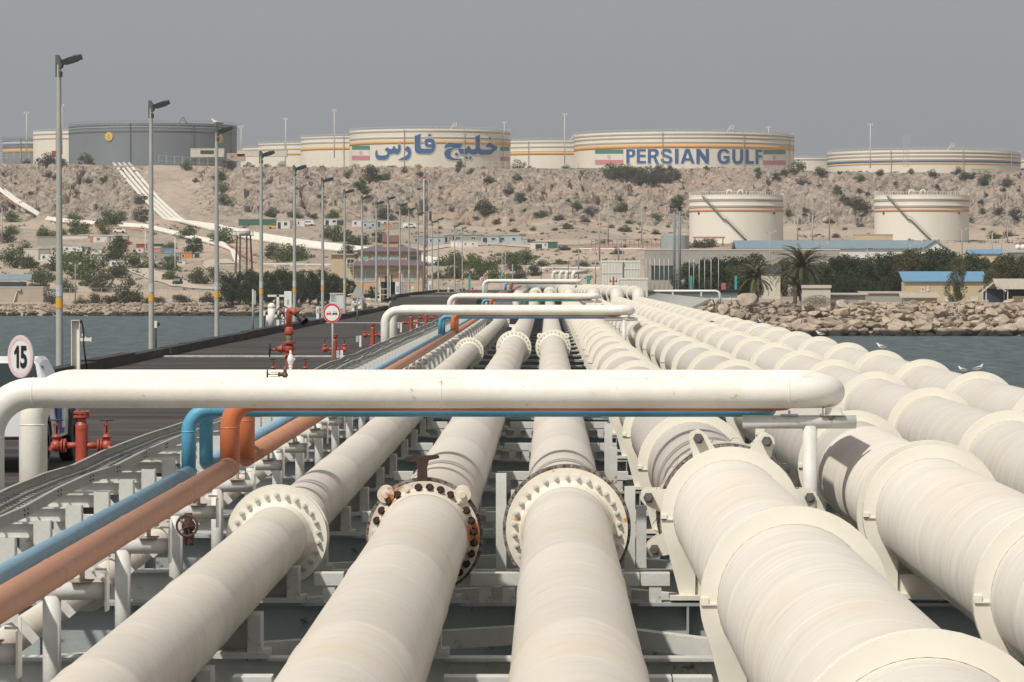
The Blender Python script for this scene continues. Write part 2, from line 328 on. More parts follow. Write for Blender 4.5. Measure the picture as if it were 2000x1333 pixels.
# ---- rock and sand ground
def ground_mat():
    m, n, b = _new('rocky_ground'); L = n.links.new
    tc = N(n, 'ShaderNodeTexCoord')
    nz = N(n, 'ShaderNodeTexNoise', Scale=.05, Detail=8.0, Roughness=.65); L(tc.outputs['Object'], nz.inputs[0])
    sand = ramp(n, nz.outputs[0], .35, .65, (.41, .335, .265, 1), (.49, .40, .315, 1))
    nr = N(n, 'ShaderNodeTexNoise', Scale=.22, Detail=9.0, Roughness=.7); L(tc.outputs['Object'], nr.inputs[0])
    rock = ramp(n, nr.outputs[0], .36, .64, (.185, .155, .13, 1), (.43, .355, .288, 1))
    v = N(n, 'ShaderNodeTexVoronoi', feature='DISTANCE_TO_EDGE', Scale=.30); wv = N(n, 'ShaderNodeTexNoise', Scale=.35, Detail=4.0)
    L(tc.outputs['Object'], wv.inputs[0])
    ad = N(n, 'ShaderNodeVectorMath', operation='MULTIPLY_ADD'); L(wv.outputs[1], ad.inputs[0]); ad.inputs[1].default_value = (5, 9, 5); L(tc.outputs['Object'], ad.inputs[2])
    mp = N(n, 'ShaderNodeMapping'); mp.inputs['Rotation'].default_value = (0, R(24), 0); mp.inputs['Scale'].default_value = (1, .35, 2.0); L(ad.outputs[0], mp.inputs[0]); L(mp.outputs[0], v.inputs[0])
    cr = ramp(n, v.outputs[0], .015, .07); crm = N(n, 'ShaderNodeTexNoise', Scale=.12, Detail=3.0); L(tc.outputs['Object'], crm.inputs[0]); cm_ = ramp(n, crm.outputs[0], .44, .58)
    inv = N(n, 'ShaderNodeMath', operation='SUBTRACT'); inv.inputs[0].default_value = 1; L(cr.outputs[0], inv.inputs[1])
    cf = N(n, 'ShaderNodeMath', operation='MULTIPLY'); L(inv.outputs[0], cf.inputs[0]); L(cm_.outputs[0], cf.inputs[1])
    rock2 = mixc(n, cf.outputs[0], rock.outputs[0], (.12, .095, .08))
    at = N(n, 'ShaderNodeAttribute', attribute_name='rock')
    c = mixc(n, at.outputs['Fac'], sand.outputs[0], rock2)
    sp = N(n, 'ShaderNodeTexNoise', Scale=.6, Detail=6.0, Roughness=.75); L(tc.outputs['Object'], sp.inputs[0]); spr = ramp(n, sp.outputs[0], .60, .66)
    sf = N(n, 'ShaderNodeMath', operation='MULTIPLY'); L(spr.outputs[0], sf.inputs[0]); sf.inputs[1].default_value = .45
    c = mixc(n, sf.outputs[0], c, (.17, .145, .115))
    p = N(n, 'ShaderNodeTexNoise', Scale=.02, Detail=3.0); L(tc.outputs['Object'], p.inputs[0]); pr = ramp(n, p.outputs[0], .5, .7); pf = N(n, 'ShaderNodeMath', operation='MULTIPLY'); L(pr.outputs[0], pf.inputs[0]); pf.inputs[1].default_value = .4
    c = mixc(n, pf.outputs[0], c, (.46, .30, .22))
    L(c, b.inputs['Base Color']); b.inputs['Roughness'].default_value = .9; b.inputs['Specular IOR Level'].default_value = .1
    bn = N(n, 'ShaderNodeBump', Strength=.8, Distance=1.2); L(nr.outputs[0], bn.inputs['Height']); L(bn.outputs[0], b.inputs['Normal'])
    return m
GROUND = ground_mat()
def boulder_mat():
    m, n, b = _new('boulder_stone'); L = n.links.new
    tc = N(n, 'ShaderNodeTexCoord'); geo = N(n, 'ShaderNodeNewGeometry'); oi = N(n, 'ShaderNodeObjectInfo')
    nz = N(n, 'ShaderNodeTexNoise', Scale=1.4, Detail=8.0, Roughness=.68); L(tc.outputs['Object'], nz.inputs[0])
    c1 = ramp(n, nz.outputs[0], .33, .68, (.29, .225, .17, 1), (.52, .43, .335, 1))
    hs_ = N(n, 'ShaderNodeHueSaturation'); mr = N(n, 'ShaderNodeMapRange'); mr.inputs[3].default_value = .78; mr.inputs[4].default_value = 1.12; L(oi.outputs['Random'], mr.inputs[0]); L(mr.outputs[0], hs_.inputs['Value']); L(c1.outputs[0], hs_.inputs['Color'])
    s = N(n, 'ShaderNodeSeparateXYZ'); L(geo.outputs['Position'], s.inputs[0])
    ad = N(n, 'ShaderNodeMath', operation='MULTIPLY_ADD'); L(nz.outputs[0], ad.inputs[0]); ad.inputs[1].default_value = -1.0; L(s.outputs[2], ad.inputs[2])
    wr = N(n, 'ShaderNodeMapRange'); wr.inputs[1].default_value = -9.25; wr.inputs[2].default_value = -8.85; wr.inputs[3].default_value = 1; wr.inputs[4].default_value = 0; L(ad.outputs[0], wr.inputs[0])
    c = mixc(n, wr.outputs[0], hs_.outputs[0], (.045, .04, .03))
    L(c, b.inputs['Base Color']); b.inputs['Roughness'].default_value = .9; b.inputs['Specular IOR Level'].default_value = .15
    bn = N(n, 'ShaderNodeBump', Strength=.7, Distance=.25); L(nz.outputs[0], bn.inputs['Height']); L(bn.outputs[0], b.inputs['Normal'])
    return m
BOULD = boulder_mat()
def plank_mat():
    m, n, b = _new('weathered_deck_planks'); L = n.links.new
    tc = N(n, 'ShaderNodeTexCoord'); cols = []
    for sc_, loc, det in (((.02, .11, 1), (0, 0, 0), 6.0), ((.06, .5, 1), (3, 7, 0), 7.0)):
        mp = N(n, 'ShaderNodeMapping'); mp.inputs['Scale'].default_value = sc_; mp.inputs['Location'].default_value = loc; L(tc.outputs['Object'], mp.inputs[0])
        nz = N(n, 'ShaderNodeTexNoise', Scale=2.2, Detail=det, Roughness=.75); L(mp.outputs[0], nz.inputs[0]); cols.append(nz)
    r1 = ramp(n, cols[0].outputs[0], .40, .62, (.010, .008, .007, 1), (.085, .070, .060, 1)); r2 = ramp(n, cols[1].outputs[0], .46, .56, (.010, .008, .007, 1), (.085, .070, .060, 1))
    sx = N(n, 'ShaderNodeSeparateXYZ'); L(tc.outputs['Object'], sx.inputs[0]); d = N(n, 'ShaderNodeMath', operation='DIVIDE'); L(sx.outputs[1], d.inputs[0]); d.inputs[1].default_value = .45
    fr = N(n, 'ShaderNodeMath', operation='FRACT'); L(d.outputs[0], fr.inputs[0]); gap = ramp(n, fr.outputs[0], .0, .16)
    L(mixc(n, gap.outputs[0], (.012, .01, .009), mixc(n, .62, r1.outputs[0], r2.outputs[0])), b.inputs['Base Color']); b.inputs['Roughness'].default_value = .9; return m
PLANK = plank_mat()
KERB = mat('kerb_timber', (.05, .042, .036), (.022, .018, .016), .8, .85, .4, bscale=2, spots=(.10, .085, .07), spot_amt=.6, spot_scale=2, stretch=(1, .4, 2))

# ================================================================ the setting
MB().add([(-2500, -300, -9.5), (2500, -300, -9.5), (2500, 2500, -9.5), (-2500, 2500, -9.5)], [(0, 1, 2, 3)]).build('water', SEA, kind='structure')
us = np.concatenate([np.arange(-900, -60, 24), np.arange(-60, 2060, 3.6), np.arange(2060, 2900, 24)])
ys = np.concatenate([np.arange(570, 700, 4), np.arange(700, 1010, 6), np.arange(1010, 1380, 3.2), np.arange(1380, 1760, 1.35), np.arange(1760, 1900, 14), np.arange(1900, 3000, 100)])
UU, YY = np.meshgrid(us, ys); XX = (UU - VPX) / F * YY; ZZ = H(XX, YY)
nv = XX.size; me = bpy.data.meshes.new('ground'); me.vertices.add(nv)
me.vertices.foreach_set('co', np.stack([XX, YY, ZZ], -1).ravel())
r_, c_ = XX.shape; ii = (np.arange(r_ - 1)[:, None] * c_ + np.arange(c_ - 1)[None, :]).ravel()
q = np.stack([ii, ii + 1, ii + c_ + 1, ii + c_], -1); nf = len(q)
me.loops.add(nf * 4); me.loops.foreach_set('vertex_index', q.ravel()); me.polygons.add(nf)
me.polygons.foreach_set('loop_start', np.arange(nf) * 4); me.polygons.foreach_set('use_smooth', np.zeros(nf, bool)); me.update(calc_edges=True)
PX_ = VPX + F * XX / YY
rk = np.clip((YY - 1385) / 40, 0, 1) * np.clip((1790 - YY) / 40, 0, 1) * (1 - .95 * np.exp(-((PX_ - 335) / 62) ** 2))
rk = np.maximum(rk, .55 * (fbm(XX / 40, YY / 60, 50, 3) > .56)) * .92 + .06
a_ = me.attributes.new('rock', 'FLOAT', 'POINT'); a_.data.foreach_set('value', rk.ravel().astype(np.float32))
me.materials.append(GROUND); link('ground', me); tag(bpy.data.objects['ground'], kind='structure')
ROADM = mat('packed_sand_track', (.50, .42, .34), (.44, .37, .30), .15, .95)
def road(pts, width):
    w3 = []
    for i in range(len(pts) - 1):
        for t in np.linspace(0, 1, 9)[:-1]:
            w3.append(G(pts[i][0] * (1 - t) + pts[i + 1][0] * t, pts[i][1] * (1 - t) + pts[i + 1][1] * t))
    w3 = [Vector((sum(p.x for p in w3[max(0, i - 3):i + 4]), sum(p.y for p in w3[max(0, i - 3):i + 4]), 0)) / len(w3[max(0, i - 3):i + 4]) for i in range(len(w3))]
    m = MB(); vs = []; K = 5
    for i, p in enumerate(w3):
        t = (w3[min(i + 1, len(w3) - 1)] - w3[max(i - 1, 0)]).normalized(); nrm = Vector((-t.y, t.x, 0))
        for k in range(K):
            q_ = p + nrm * width * (k / (K - 1) - .5); vs.append((q_.x, q_.y, float(H(q_.x, q_.y)) + .22))
    m.add(vs, [(i * K + k, i * K + k + 1, (i + 1) * K + k + 1, (i + 1) * K + k) for i in range(len(w3) - 1) for k in range(K - 1)], True)
    m.build('dirt_road', ROADM, fix=False, kind='structure')
road([(262, 525), (285, 533), (320, 546), (350, 556), (385, 563), (450, 566), (560, 568)], 8)
road([(452, 520), (425, 505), (408, 520), (440, 542), (470, 560)], 5)
road([(800, 496), (860, 482), (960, 478), (1100, 486)], 7)
# ---- the pier deck
def deckz(Y): return float(np.interp(Y, [-60, 348, 362, 480, 650, 760], [-3, -3, -2.05, -2.05, -2.5, -2.7]))
dy = [-20, 60, 140, 220, 300, 348, 355, 362, 420, 480, 560, 650, 760]
m = MB(); XL = lambda y: float(np.interp(y, [0, 480, 520, 760], [-14.6, -14.6, -15.5, -15.5])); XRR = lambda y: -6.62
vs = []
for y in dy: vs += [(XL(y), y, deckz(y)), (XRR(y), y, deckz(y)), (XRR(y), y, deckz(y) - .5), (XL(y), y, deckz(y) - .5)]
m.add(vs, [(i * 4 + k, i * 4 + (k + 1) % 4, i * 4 + 4 + (k + 1) % 4, i * 4 + 4 + k) for i in range(len(dy) - 1) for k in range(4)])
m.build('pier_deck', PLANK, kind='structure')
LINEM = mat('road_line_white', (.62, .60, .55), (.3, .28, .26), 6, .8)
for y in (143, 246, 395, 490):
    MB().box((-10.7, y, deckz(y) + .02), (7.2, .9, .04)).build('road_marking', LINEM, kind='structure')
# kerb: a row of heavy timbers, a little uneven
m = MB(); y = 20.0; rr = random.Random(3)
while y < 700:
    L_ = rr.uniform(7, 13)
    if not 350 < y + L_ < 363:
        z0, z1 = deckz(y), deckz(y + L_); o = rr.uniform(-.05, .05); h = .30 + rr.uniform(-.04, .05)
        m.add([(XL(y) + a * .24 + o, yy, zz + b_ * h) for yy, zz in ((y, z0), (y + L_ - .15, z1)) for a in (-1, 1) for b_ in (0.01, 1)], [(0, 1, 3, 2), (4, 6, 7, 5), (0, 4, 5, 1), (2, 3, 7, 6), (0, 2, 6, 4), (1, 5, 7, 3)])
    y += L_
m.build('kerb', KERB, label='low dark timber kerb along the seaward edge of the pier deck', cat='kerb')
# deck piles and beams (below, seen from the side)
t = thing('pier_trestle', 'steel piles and beams carrying the dark pier deck over the water', 'pier frame', (-10.6, 40, -9.5))
for y in np.arange(30, 700, 26.7):
    MB().box((-10.6, y, deckz(y) - .85), (8.4, .5, .7)).build('cross_beam', STEELG, t, loc=(10.6, -40, 9.5))
    for x in (-13.8, -7.4): MB().cyl((x, y, -12), (x, y, deckz(y) - 1.2), .4).build('pile', STEELG, t, loc=(10.6, -40, 9.5))

# ================================================================ pipe trestle
RY = [16.6 + 8.9 * n for n in range(31)]          # support lines
tr = thing('pipe_trestle', 'grey-white steel girders and bracing under the row of pipelines', 'pipe trestle', (0, 30, -9.5))
TL = (0, -30, 9.5)
gm = MB(); gm.box((1.3, 0, -.44), (14.9, .02, .86)); gm.box((1.3, 0, 0), (14.9, .32, .03)); gm.box((1.3, 0, -.885), (14.9, .32, .03))
for x in np.arange(-6, 8.6, 1.45): gm.box((x, -.085, -.44), (.02, .145, .85))
me_g = gm.mesh('cross_girder', STEELG)
gm = MB(); gm.box((1.3, 0, -.19), (14.9, .02, .36)); gm.box((1.3, 0, 0), (14.9, .24, .025)); gm.box((1.3, 0, -.385), (14.9, .24, .025))
me_s = gm.mesh('cross_beam', CREAM2)
bm_ = MB(); bm_.bar((-5.9, 0, 0), (.2, 4.3, 0), .14, .16); bm_.bar((3.6, 0, 0), (8.6, 4.3, 0), .14, .16); bm_.bar((3.4, 0, .0), (.3, 4.3, .0), .14, .16)
me_b = bm_.mesh('diagonal_brace', CREAM2)
for i, y in enumerate(RY + [RY[-1] + 8.9 * k for k in range(1, 21)]):
    zz = -2.93
    if i >= 22:
        link('cross_girder', me_g, tr, (0, y - 30, zz + 9.5)); link('cross_beam', me_s, tr, (0, y + 4.4 - 30, zz - .05 + 9.5)); continue
    link('cross_girder', me_g, tr, (0, y - 30, zz + 9.5))
    link('cross_beam', me_s, tr, (0, y + 4.4 - 30, zz - .05 + 9.5))
    link('cross_beam', me_s, tr, (0, y + 2.0 - 30, zz - .28 + 9.5)); link('cross_beam', me_s, tr, (0, y + 6.6 - 30, zz - .28 + 9.5))
    if i < 12:
        link('diagonal_brace', me_b, tr, (0, y - 30 + .1, zz - .25 + 9.5)); link('diagonal_brace', me_b, tr, (0, y + 4.45 - 30 + .1, zz - .25 + 9.5))
for x in (-5.2, -1.9, 1.0, 4.4, 7.9):
    l = MB(); l.box((x, 230, -4.2), (.03, 460, .8)); l.box((x, 230, -3.83), (.34, 460, .03)); l.box((x, 230, -4.6), (.34, 460, .03)); l.build('long_girder', STEELG, tr, loc=TL)
for y in np.arange(25.5, 340, 53.4):
    for x in (-4.6, 1.4, 7.2): MB().cyl((x, y, -12), (x, y, -4.6), .45).build('pile', STEELG, tr, loc=TL)
# shoes: little stools and guide blocks on the girders under each pipe
sh = MB(); sh.box((0, 0, .02), (.62, .5, .04)); sh.box((-.20, 0, .16), (.10, .36, .26)); sh.box((.20, 0, .16), (.10, .36, .26)); sh.box((0, .1, .14), (.36, .02, .22))
me_sh = sh.mesh('pipe_shoe', CREAM2)
gb = MB(); gb.box((0, 0, .20), (.26, .22, .11)); gb.box((0, 0, .07), (.11, .2, .16))
me_gb = gb.mesh('guide_block', CREAM2)
PX = [(-2.48, -2.385, .285), (-1.08, -2.276, .381), (.17, -2.26, .385), (1.64, -2.157, .512), (3.45, -2.14, .512), (5.22, -2.14, .512), (6.85, -2.14, .512)]
for i, y in enumerate(RY[:22]):
    for j, (x, z, r) in enumerate(PX):
        if j < 3: link('pipe_shoe', me_sh, tr, (x, y - 30, -2.91 + 9.5), sc=(1, 1, 1.15 if j else 1.05))
        if j < 3 and i < 9: link('pipe_shoe', me_sh, tr, (x, y + 4.4 - 30, -2.96 + 9.5), sc=(1, 1, 1.3 if j else 1.15))
        if i < 7:
            for s_ in (-1, 1): link('guide_block', me_gb, tr, (x + s_ * (.52 if j < 3 else .68), y - 30 - .02, -2.91 + 9.5))
# short upright guide posts between pipe 3 and pipe 4
for x, y, h_ in ((.78, 36.5, .9), (.93, 38.2, .62), (.80, 47, .8), (-.45, 37.0, 1.0), (-.32, 38.6, .75), (.78, 49.5, 1.0)):
    MB().box((x, y, -2.9 + h_ / 2), (.1, .1, h_)).build('guide_post', CREAM2, tr, loc=TL)

# ================================================================ the seven pipelines
NAMES = ['thinnest of the seven cream pipelines, first from the left', 'cream pipeline second from the left, its near flange studded with dark rusty bolts',
         'cream pipeline in the middle of the row, its flange ringed by rusty peeling rim', 'ribbed cream pipeline fourth from the left, with lugged coupling near the viewer',
         'ribbed cream pipeline fifth from the left, shaded by the crossing pipe just behind its flange', 'ribbed cream pipeline second from the right edge of the row', 'outermost ribbed cream pipeline at the right edge over the water']
ringme = None
def ring_mesh():
    pr = [((-.46, -.70), (-.32, -.70))]
    for k in range(0, 33):
        t_ = k / 32; ao = R(205 - 230 * t_); ai = R(232 - 284 * t_)
        pr.append(((.63 * math.cos(ao), .63 * math.sin(ao)), (.515 * math.cos(ai), .515 * math.sin(ai))))
    pr.append(((.46, -.70), (.32, -.70)))
    m = MB(); n = len(pr); vs = []
    for y in (-.05, .05):
        for o_, i_ in pr: vs += [(o_[0], y, o_[1]), (i_[0], y, i_[1])]
    N2 = 2 * n; fs = []
    for k in range(n - 1):
        a = 2 * k; fs += [(a, a + 1, a + 3, a + 2), (N2 + a, N2 + a + 2, N2 + a + 3, N2 + a + 1), (a, a + 2, N2 + a + 2, N2 + a), (a + 1, N2 + a + 1, N2 + a + 3, a + 3)]
    fs += [(0, N2, N2 + 1, 1), (2 * n - 2, 2 * n - 1, N2 + 2 * n - 1, N2 + 2 * n - 2)]
    m.add(vs, fs); m.box((0, 0, -.715), (1.1, .34, .04)); m.box((0, .0, -.62), (.62, .03, .18))
    for s_ in (-1, 1): m.box((s_ * .575, -.055, -.02), (.10, .02, .012)); m.box((s_ * .60, 0, .0), (.05, .13, .05))
    return m.mesh('support_ring', RING)
ringme = ring_mesh()
def bolt_me(m1, r=.020, h=.034):
    b = MB(); b.cyl((0, 0, 0), (0, -h, 0), r, n=6, smooth=False); b.cyl((0, -h, 0), (0, -h * 1.5, 0), r * .55, n=8); b.cyl((0, .004, 0), (0, -.008, 0), r * 1.3, n=10); return b.mesh('bolt', m1)
BOLT_L = bolt_me(CREAM2); BOLT_D = bolt_me(DRUST, .028, .05)
RUSTSTAIN = mat('rust_stained_paint', (.72, .66, .56), (.60, .50, .40), 5, .6, .1, spots=(.45, .17, .06), spot_amt=.54, spot_scale=3.5)
def flange(root, y, r, R_, nb, dark=False, rim=None, rb=None, gap=.05, seed=1, face=RING, rx=.012):
    f_ = MB(); f_.lathe([(r + .004, -.03), (R_, -.03), (R_, .05), (r + .004, .05)], (0, 0, 0), 'Y', 56)
    f_.lathe([(r + .002, -.20), (r + .03, -.05), (r + .05, -.031)], (0, 0, 0), 'Y', 56)
    fo = f_.build('flange', face, root, loc=(0, y, 0))
    b_ = MB(); b_.lathe([(r + .004, .05 + gap), (R_ + rx, .05 + gap), (R_ + rx, .13 + gap), (r + .004, .13 + gap)], (0, 0, 0), 'Y', 56); b_.lathe([(R_ - .10, .05), (R_ - .10, .05 + gap)], (0, 0, 0), 'Y', 40)
    b_.build('back_flange', rim or face, root, loc=(0, y, 0))
    rb = rb or (r + R_) / 2 + .005; rr = random.Random(seed)
    for k in range(nb):
        a = 2 * math.pi * (k + .5) / nb
        if math.sin(a) < -.75: continue
        d = dark and rr.random() > .18
        link('bolt', BOLT_D if d else BOLT_L, fo, (rb * math.cos(a), -.03, rb * math.sin(a)), rot=(0, rr.uniform(0, 1), 0))
    return fo
def lathe_y(prof, n=64):
    m = MB(); m.lathe(prof, (0, 0, 0), 'Y', n, sharp=False); return m
PIPES = []
GRV = lambda y, r: [(r, y - .06), (r + .012, y - .05), (r + .012, y - .01), (r - .012, y), (r - .012, y + .03), (r + .012, y + .04), (r + .012, y + .09), (r - .012, y + .10), (r - .012, y + .13), (r + .012, y + .14), (r + .012, y + .2), (r, y + .22)]
for j, (x, z, r) in enumerate(PX):
    root = thing('pipeline', NAMES[j], 'pipeline', (x, 0, z), group='seven big pipelines side by side on the trestle')
    PIPES.append(root); mt = PIPEA if j < 3 else PIPEB
    fy = [35.1, 33.5, 34.3, 34.75, 34.6, None, None][j]
    if j < 3:
        # straight run, gently swelling at the girth welds, then a rise of 0.7 m and on to the shore
        ringw = []
        for yy in np.arange(3, 288, 6.0): ringw += [(r, yy - .03), (r + .006, yy), (r, yy + .03)]
        gy = fy + {0: 2.6, 1: 1.9, 2: 1.3}[j]
        prof = sorted([p for p in ringw if not gy - .4 < p[1] < gy + .6] + GRV(gy, r), key=lambda p: p[1])
        lathe_y([(r, 1.0)] + prof + [(r, 290)]).build('pipe_wall', mt, root)
        m = MB(); m.tube(fillet([(0, 290, 0), (0, 292, 0), (0, 296, .75), (0, 300, .75), (0, 480, .75)], 1.2), r, 28); m.build('pipe_rise', mt, root)
        if j == 0:
            flange(root, fy, r, .46, 26, rb=.385, seed=2, gap=.04)
        if j == 1:
            fo = flange(root, fy, r, .485, 28, dark=True, rb=.435, rim=RIM, face=RUSTSTAIN, seed=5, rx=.03)
            sp = MB(); out = [(-.045, .44), (-.04, .60), (-.055, .66), (-.135, .655), (-.15, .665), (-.15, .69), (-.13, .70), (.13, .715), (.15, .705), (.15, .685), (.06, .665), (.045, .60), (.05, .44)]
            sp.prism(out, lambda u, v, t: (u, t, v), .03, .055); sp.build('blind_spade', DRUST, root, loc=(-.02, fy + .02, 0))
            for a in (R(132), R(48)):
                lg = MB(); lg.lathe([(.02, -.05), (.075, -.05), (.075, .16), (.02, .16)], (.50 * math.cos(a), 0, .50 * math.sin(a)), 'Y', 16); lg.cyl((.5 * math.cos(a), -.09, .5 * math.sin(a)), (.5 * math.cos(a), .2, .5 * math.sin(a)), .03, n=8)
                lg.build('lug', RUSTSTAIN, root, loc=(0, fy, 0))
        if j == 2: flange(root, fy, r, .545, 30, rim=RIM, rb=.47, seed=9, rx=.030, face=mat('stained_ring_paint', (.78, .73, .62), (.70, .63, .52), 4, .5, .1, spots=(.50, .27, .14), spot_amt=.60, spot_scale=6))
        fo = flange(root, 121 + j * .8, r, r + .17, 24, rb=r + .10, seed=20 + j)
        if j == 0: flange(root, 204, r, r + .16, 16, seed=30)
        flange(root, 320 + 14 * j, r, r + .17, 16, seed=40 + j).location.z = .75
        bpy.data.objects[[o for o in root.children if o.name.startswith('back_flange')][-1].name].location.z = .75
        if j == 1:
            s2 = MB(); s2.prism([(-.06, .5), (-.06, .66), (-.15, .67), (-.15, .75), (.15, .75), (.15, .68), (.05, .66), (.05, .5)], lambda u, v, t: (u, t, v), 0, .04); s2.build('blind_spade', CREAM, root, loc=(0, 121.85, 0))
        if j == 2:
            for a in (R(140), R(40)):
                lg = MB(); lg.lathe([(.02, -.05), (.09, -.05), (.09, .12), (.02, .12)], (.56 * math.cos(a), 0, .56 * math.sin(a)), 'Y', 14); lg.build('lug', RING, root, loc=(0, 122.6, 0))
    else:
        prof = [(r, 1.0)]
        if j == 3: prof += GRV(fy + 1.9, r)
        if j == 4: prof += GRV(41.3, r)
        prof += [(r, 288.0)]
        lathe_y(prof, 72).build('pipe_wall', mt, root)
        m = MB(); m.tube(fillet([(0, 286, 0), (0, 289, 0), (0, 289.05, .8), (0, 292, .8), (0 - 3 * (j - 3), 460, .8)], .55, 10), r, 32); m.build('pipe_rise', mt, root)
        for y in RY: link('support_ring', ringme, root, (0, y, 0))
        for y in np.arange(296, 400, 8.9): 
            ro = link('support_ring', ringme, root, (-3 * (j - 3) * (y - 292) / 168, y, .8))
        # expansion joint on every ribbed pipe with its dark gap
        m = MB(); m.lathe([(r + .01, -.09), (r + .135, -.09), (r + .135, .0), (r + .01, .0)], (0, 0, 0), 'Y', 64); m.build('joint_flange', RING, root, loc=(0, 122.9, 0))
        m = MB(); m.lathe([(r + .10, 0), (r + .10, .05)], (0, 0, 0), 'Y', 48); m.build('joint_gap', BLACK, root, loc=(0, 122.9, 0))
        if j == 3:      # coupling with scalloped rim and bolted lugs just behind the support ring
            m = MB(); n = 96; vs = []
            for y, k0 in ((.0, 0), (.11, 0)):
                for k in range(n):
                    a = 2 * math.pi * k / n; rr_ = .695 - (.04 if (k % 4) < 2 else 0); vs.append((rr_ * math.cos(a), y, rr_ * math.sin(a)))
            m.add(vs, [(k, (k + 1) % n, n + (k + 1) % n, n + k) for k in range(n)]); m.lathe([(r, 0), (.64, 0)], (0, 0, 0), 'Y', 64); m.lathe([(r, .11), (.64, .11)], (0, 0, 0), 'Y', 64)
            m.build('coupling_rim', RIM, root, loc=(0, fy, 0))
            m = MB(); m.lathe([(r, .16), (.655, .16), (.655, .24), (r + .02, .26), (r + .02, .5), (r, .55)], (0, 0, 0), 'Y', 64); m.build('coupling_body', RING, root, loc=(0, fy, 0))
            for a in (R(112), R(63), R(168), R(12), R(205)):
                lg = MB(); q_ = Matrix.Rotation(-(a - math.pi / 2), 3, 'Y')
                LP_ = [(-.12, .55), (-.07, .77), (-.035, .81), (.035, .81), (.07, .77), (.12, .55)]
                lg.prism(LP_, lambda u, v, t: q_ @ Vector((u, t, v)), -.02, .025); MB().prism(LP_, lambda u, v, t: q_ @ Vector((u, t, v)), .26, .305).build('lug', RING, root, loc=(0, fy, 0))
                p0 = q_ @ Vector((0, -.10, .745)); p1 = q_ @ Vector((0, .42, .745)); lg2 = lg.build('lug', RING, root, loc=(0, fy, 0))
                MB().cyl(p0 - Vector((0, .03, 0)), p1, .028, n=8).cyl(p0, p0 + Vector((0, .06, 0)), .05, n=6, smooth=False).build('tie_bolt', mat('nut_steel', (.14, .145, .15), (.10, .07, .05), 20, .6), lg2)
        if j == 4:
            m = MB(); m.lathe([(r + .005, .05), (.66, .05), (.66, .14), (r + .02, .14)], (0, 0, 0), 'Y', 64); m.build('flange', RING, root, loc=(0, fy, 0))
            m = MB(); m.lathe([(.60, .14), (.60, .165)], (0, 0, 0), 'Y', 64); m.build('gasket', BLACK, root, loc=(0, fy, 0))
            fo = MB(); fo.lathe([(r + .02, .165), (.655, .165), (.655, .25), (r + .02, .25)], (0, 0, 0), 'Y', 64); fo.build('back_flange', CREAM2, root, loc=(0, fy, 0))
            for k in range(22):
                a = 2 * math.pi * (k + .5) / 22; link('bolt', BOLT_L, root, (.60 * math.cos(a), fy - .02 - .03, .60 * math.sin(a)))
# ================================================================ expansion loops over the trestle
_before = set(o.name for o in SC.objects)
def loop(kind, Y1, gap, xl, xr, zc, zb, r, elb, m, label, group, seg=22, side=None):
    root = thing('pipe_loop', label, 'pipe loop', (xl, Y1, zb), group=group)
    o = Vector((-xl, -Y1, -zb)); Y2 = Y1 + gap
    pts = [(xl, Y1, zb), (xl, Y1, zc), (xr, Y1, zc), (xr, Y2, zc), (xl, Y2, zc), (xl, Y2, zb)]
    if side: pts = [(xl, side[0], zb)] + pts + [(xl, side[1], zb)]
    MB().tube(fillet(pts, elb, 12), r, seg).build('pipe_bend', m, root, loc=o)
    for yy in (Y1, Y2):                                       # weld beads
        for x_ in (xl + elb, (xl + xr) / 2 + .4, xr - elb):
            MB().lathe([(r + .001, -.012), (r + .006, 0), (r + .001, .012)], (x_, yy, zc), 'X', seg).build('weld', m, root, loc=o)
        MB().lathe([(r + .001, -.012), (r + .006, 0), (r + .001, .012)], (xl, yy, zc - elb), 'Z', seg).build('weld', m, root, loc=o)
    return root
LOOPS = [(50.0, 0.0, 4.3, 'nearest'), (172.0, -.02, 8.0, 'second'), (285.0, 0.02, 10.0, 'third'), (437.0, .98, 14.0, 'farthest')]
STRAT = []
for i, (Y, dz, gap, wd) in enumerate(LOOPS):
    loop('white', Y, gap, -7.29, 3.71, -1.52 + dz, -4.3 + dz, .2, .58, CREAM, f'large white pipe looping high over the pipelines, {wd} of the four', 'white pipe loops crossing over the pipelines', 28)
    g2 = gap * .62
    loop('orange', Y + 1.5, g2, -4.27, 3.2, -1.675 + dz, -2.56 + dz, .133, .36, ORANGE, f'orange pipe loop tucked under the {wd} white crossing pipe', 'orange pipe loops under the white ones', 20)
    loop('blue', Y + 2.1, g2, -4.88, 3.02, -1.812 + dz, -2.67 + dz, .098, .30, BLUE, f'blue pipe loop tucked under the {wd} white crossing pipe', 'blue pipe loops under the white ones', 18)
    # T-shaped tube supports at the right end
    for k, yy in enumerate((Y + .1,)):
        t = thing('pipe_support', f'cream T-shaped post under the right end of the {wd} white crossing pipe', 'pipe support', (3.42, yy, -2.95 + dz), group='T-shaped posts under the crossing pipes')
        MB().cyl((-.88, 0, 0), (.6, 0, 0), .088, n=18).build('cross_arm', CREAM2, t, loc=(0, 0, 1.05))
        MB().cyl((0, 0, -1.0), (0, 0, 1.0), .094, n=18).build('post', CREAM2, t)
        MB().box((.29, 0, 1.145), (.32, .26, .012)).box((.29, 0, 1.19), (.26, .02, .09)).box((.18, 0, 1.19), (.02, .2, .09)).box((.40, 0, 1.19), (.02, .2, .09)).build('shoe', CREAM2, t)
        MB().box((-.27, 0, 1.145), (.22, .24, .012)).box((-.27, 0, 1.17), (.02, .2, .06)).build('shoe', CREAM2, t)
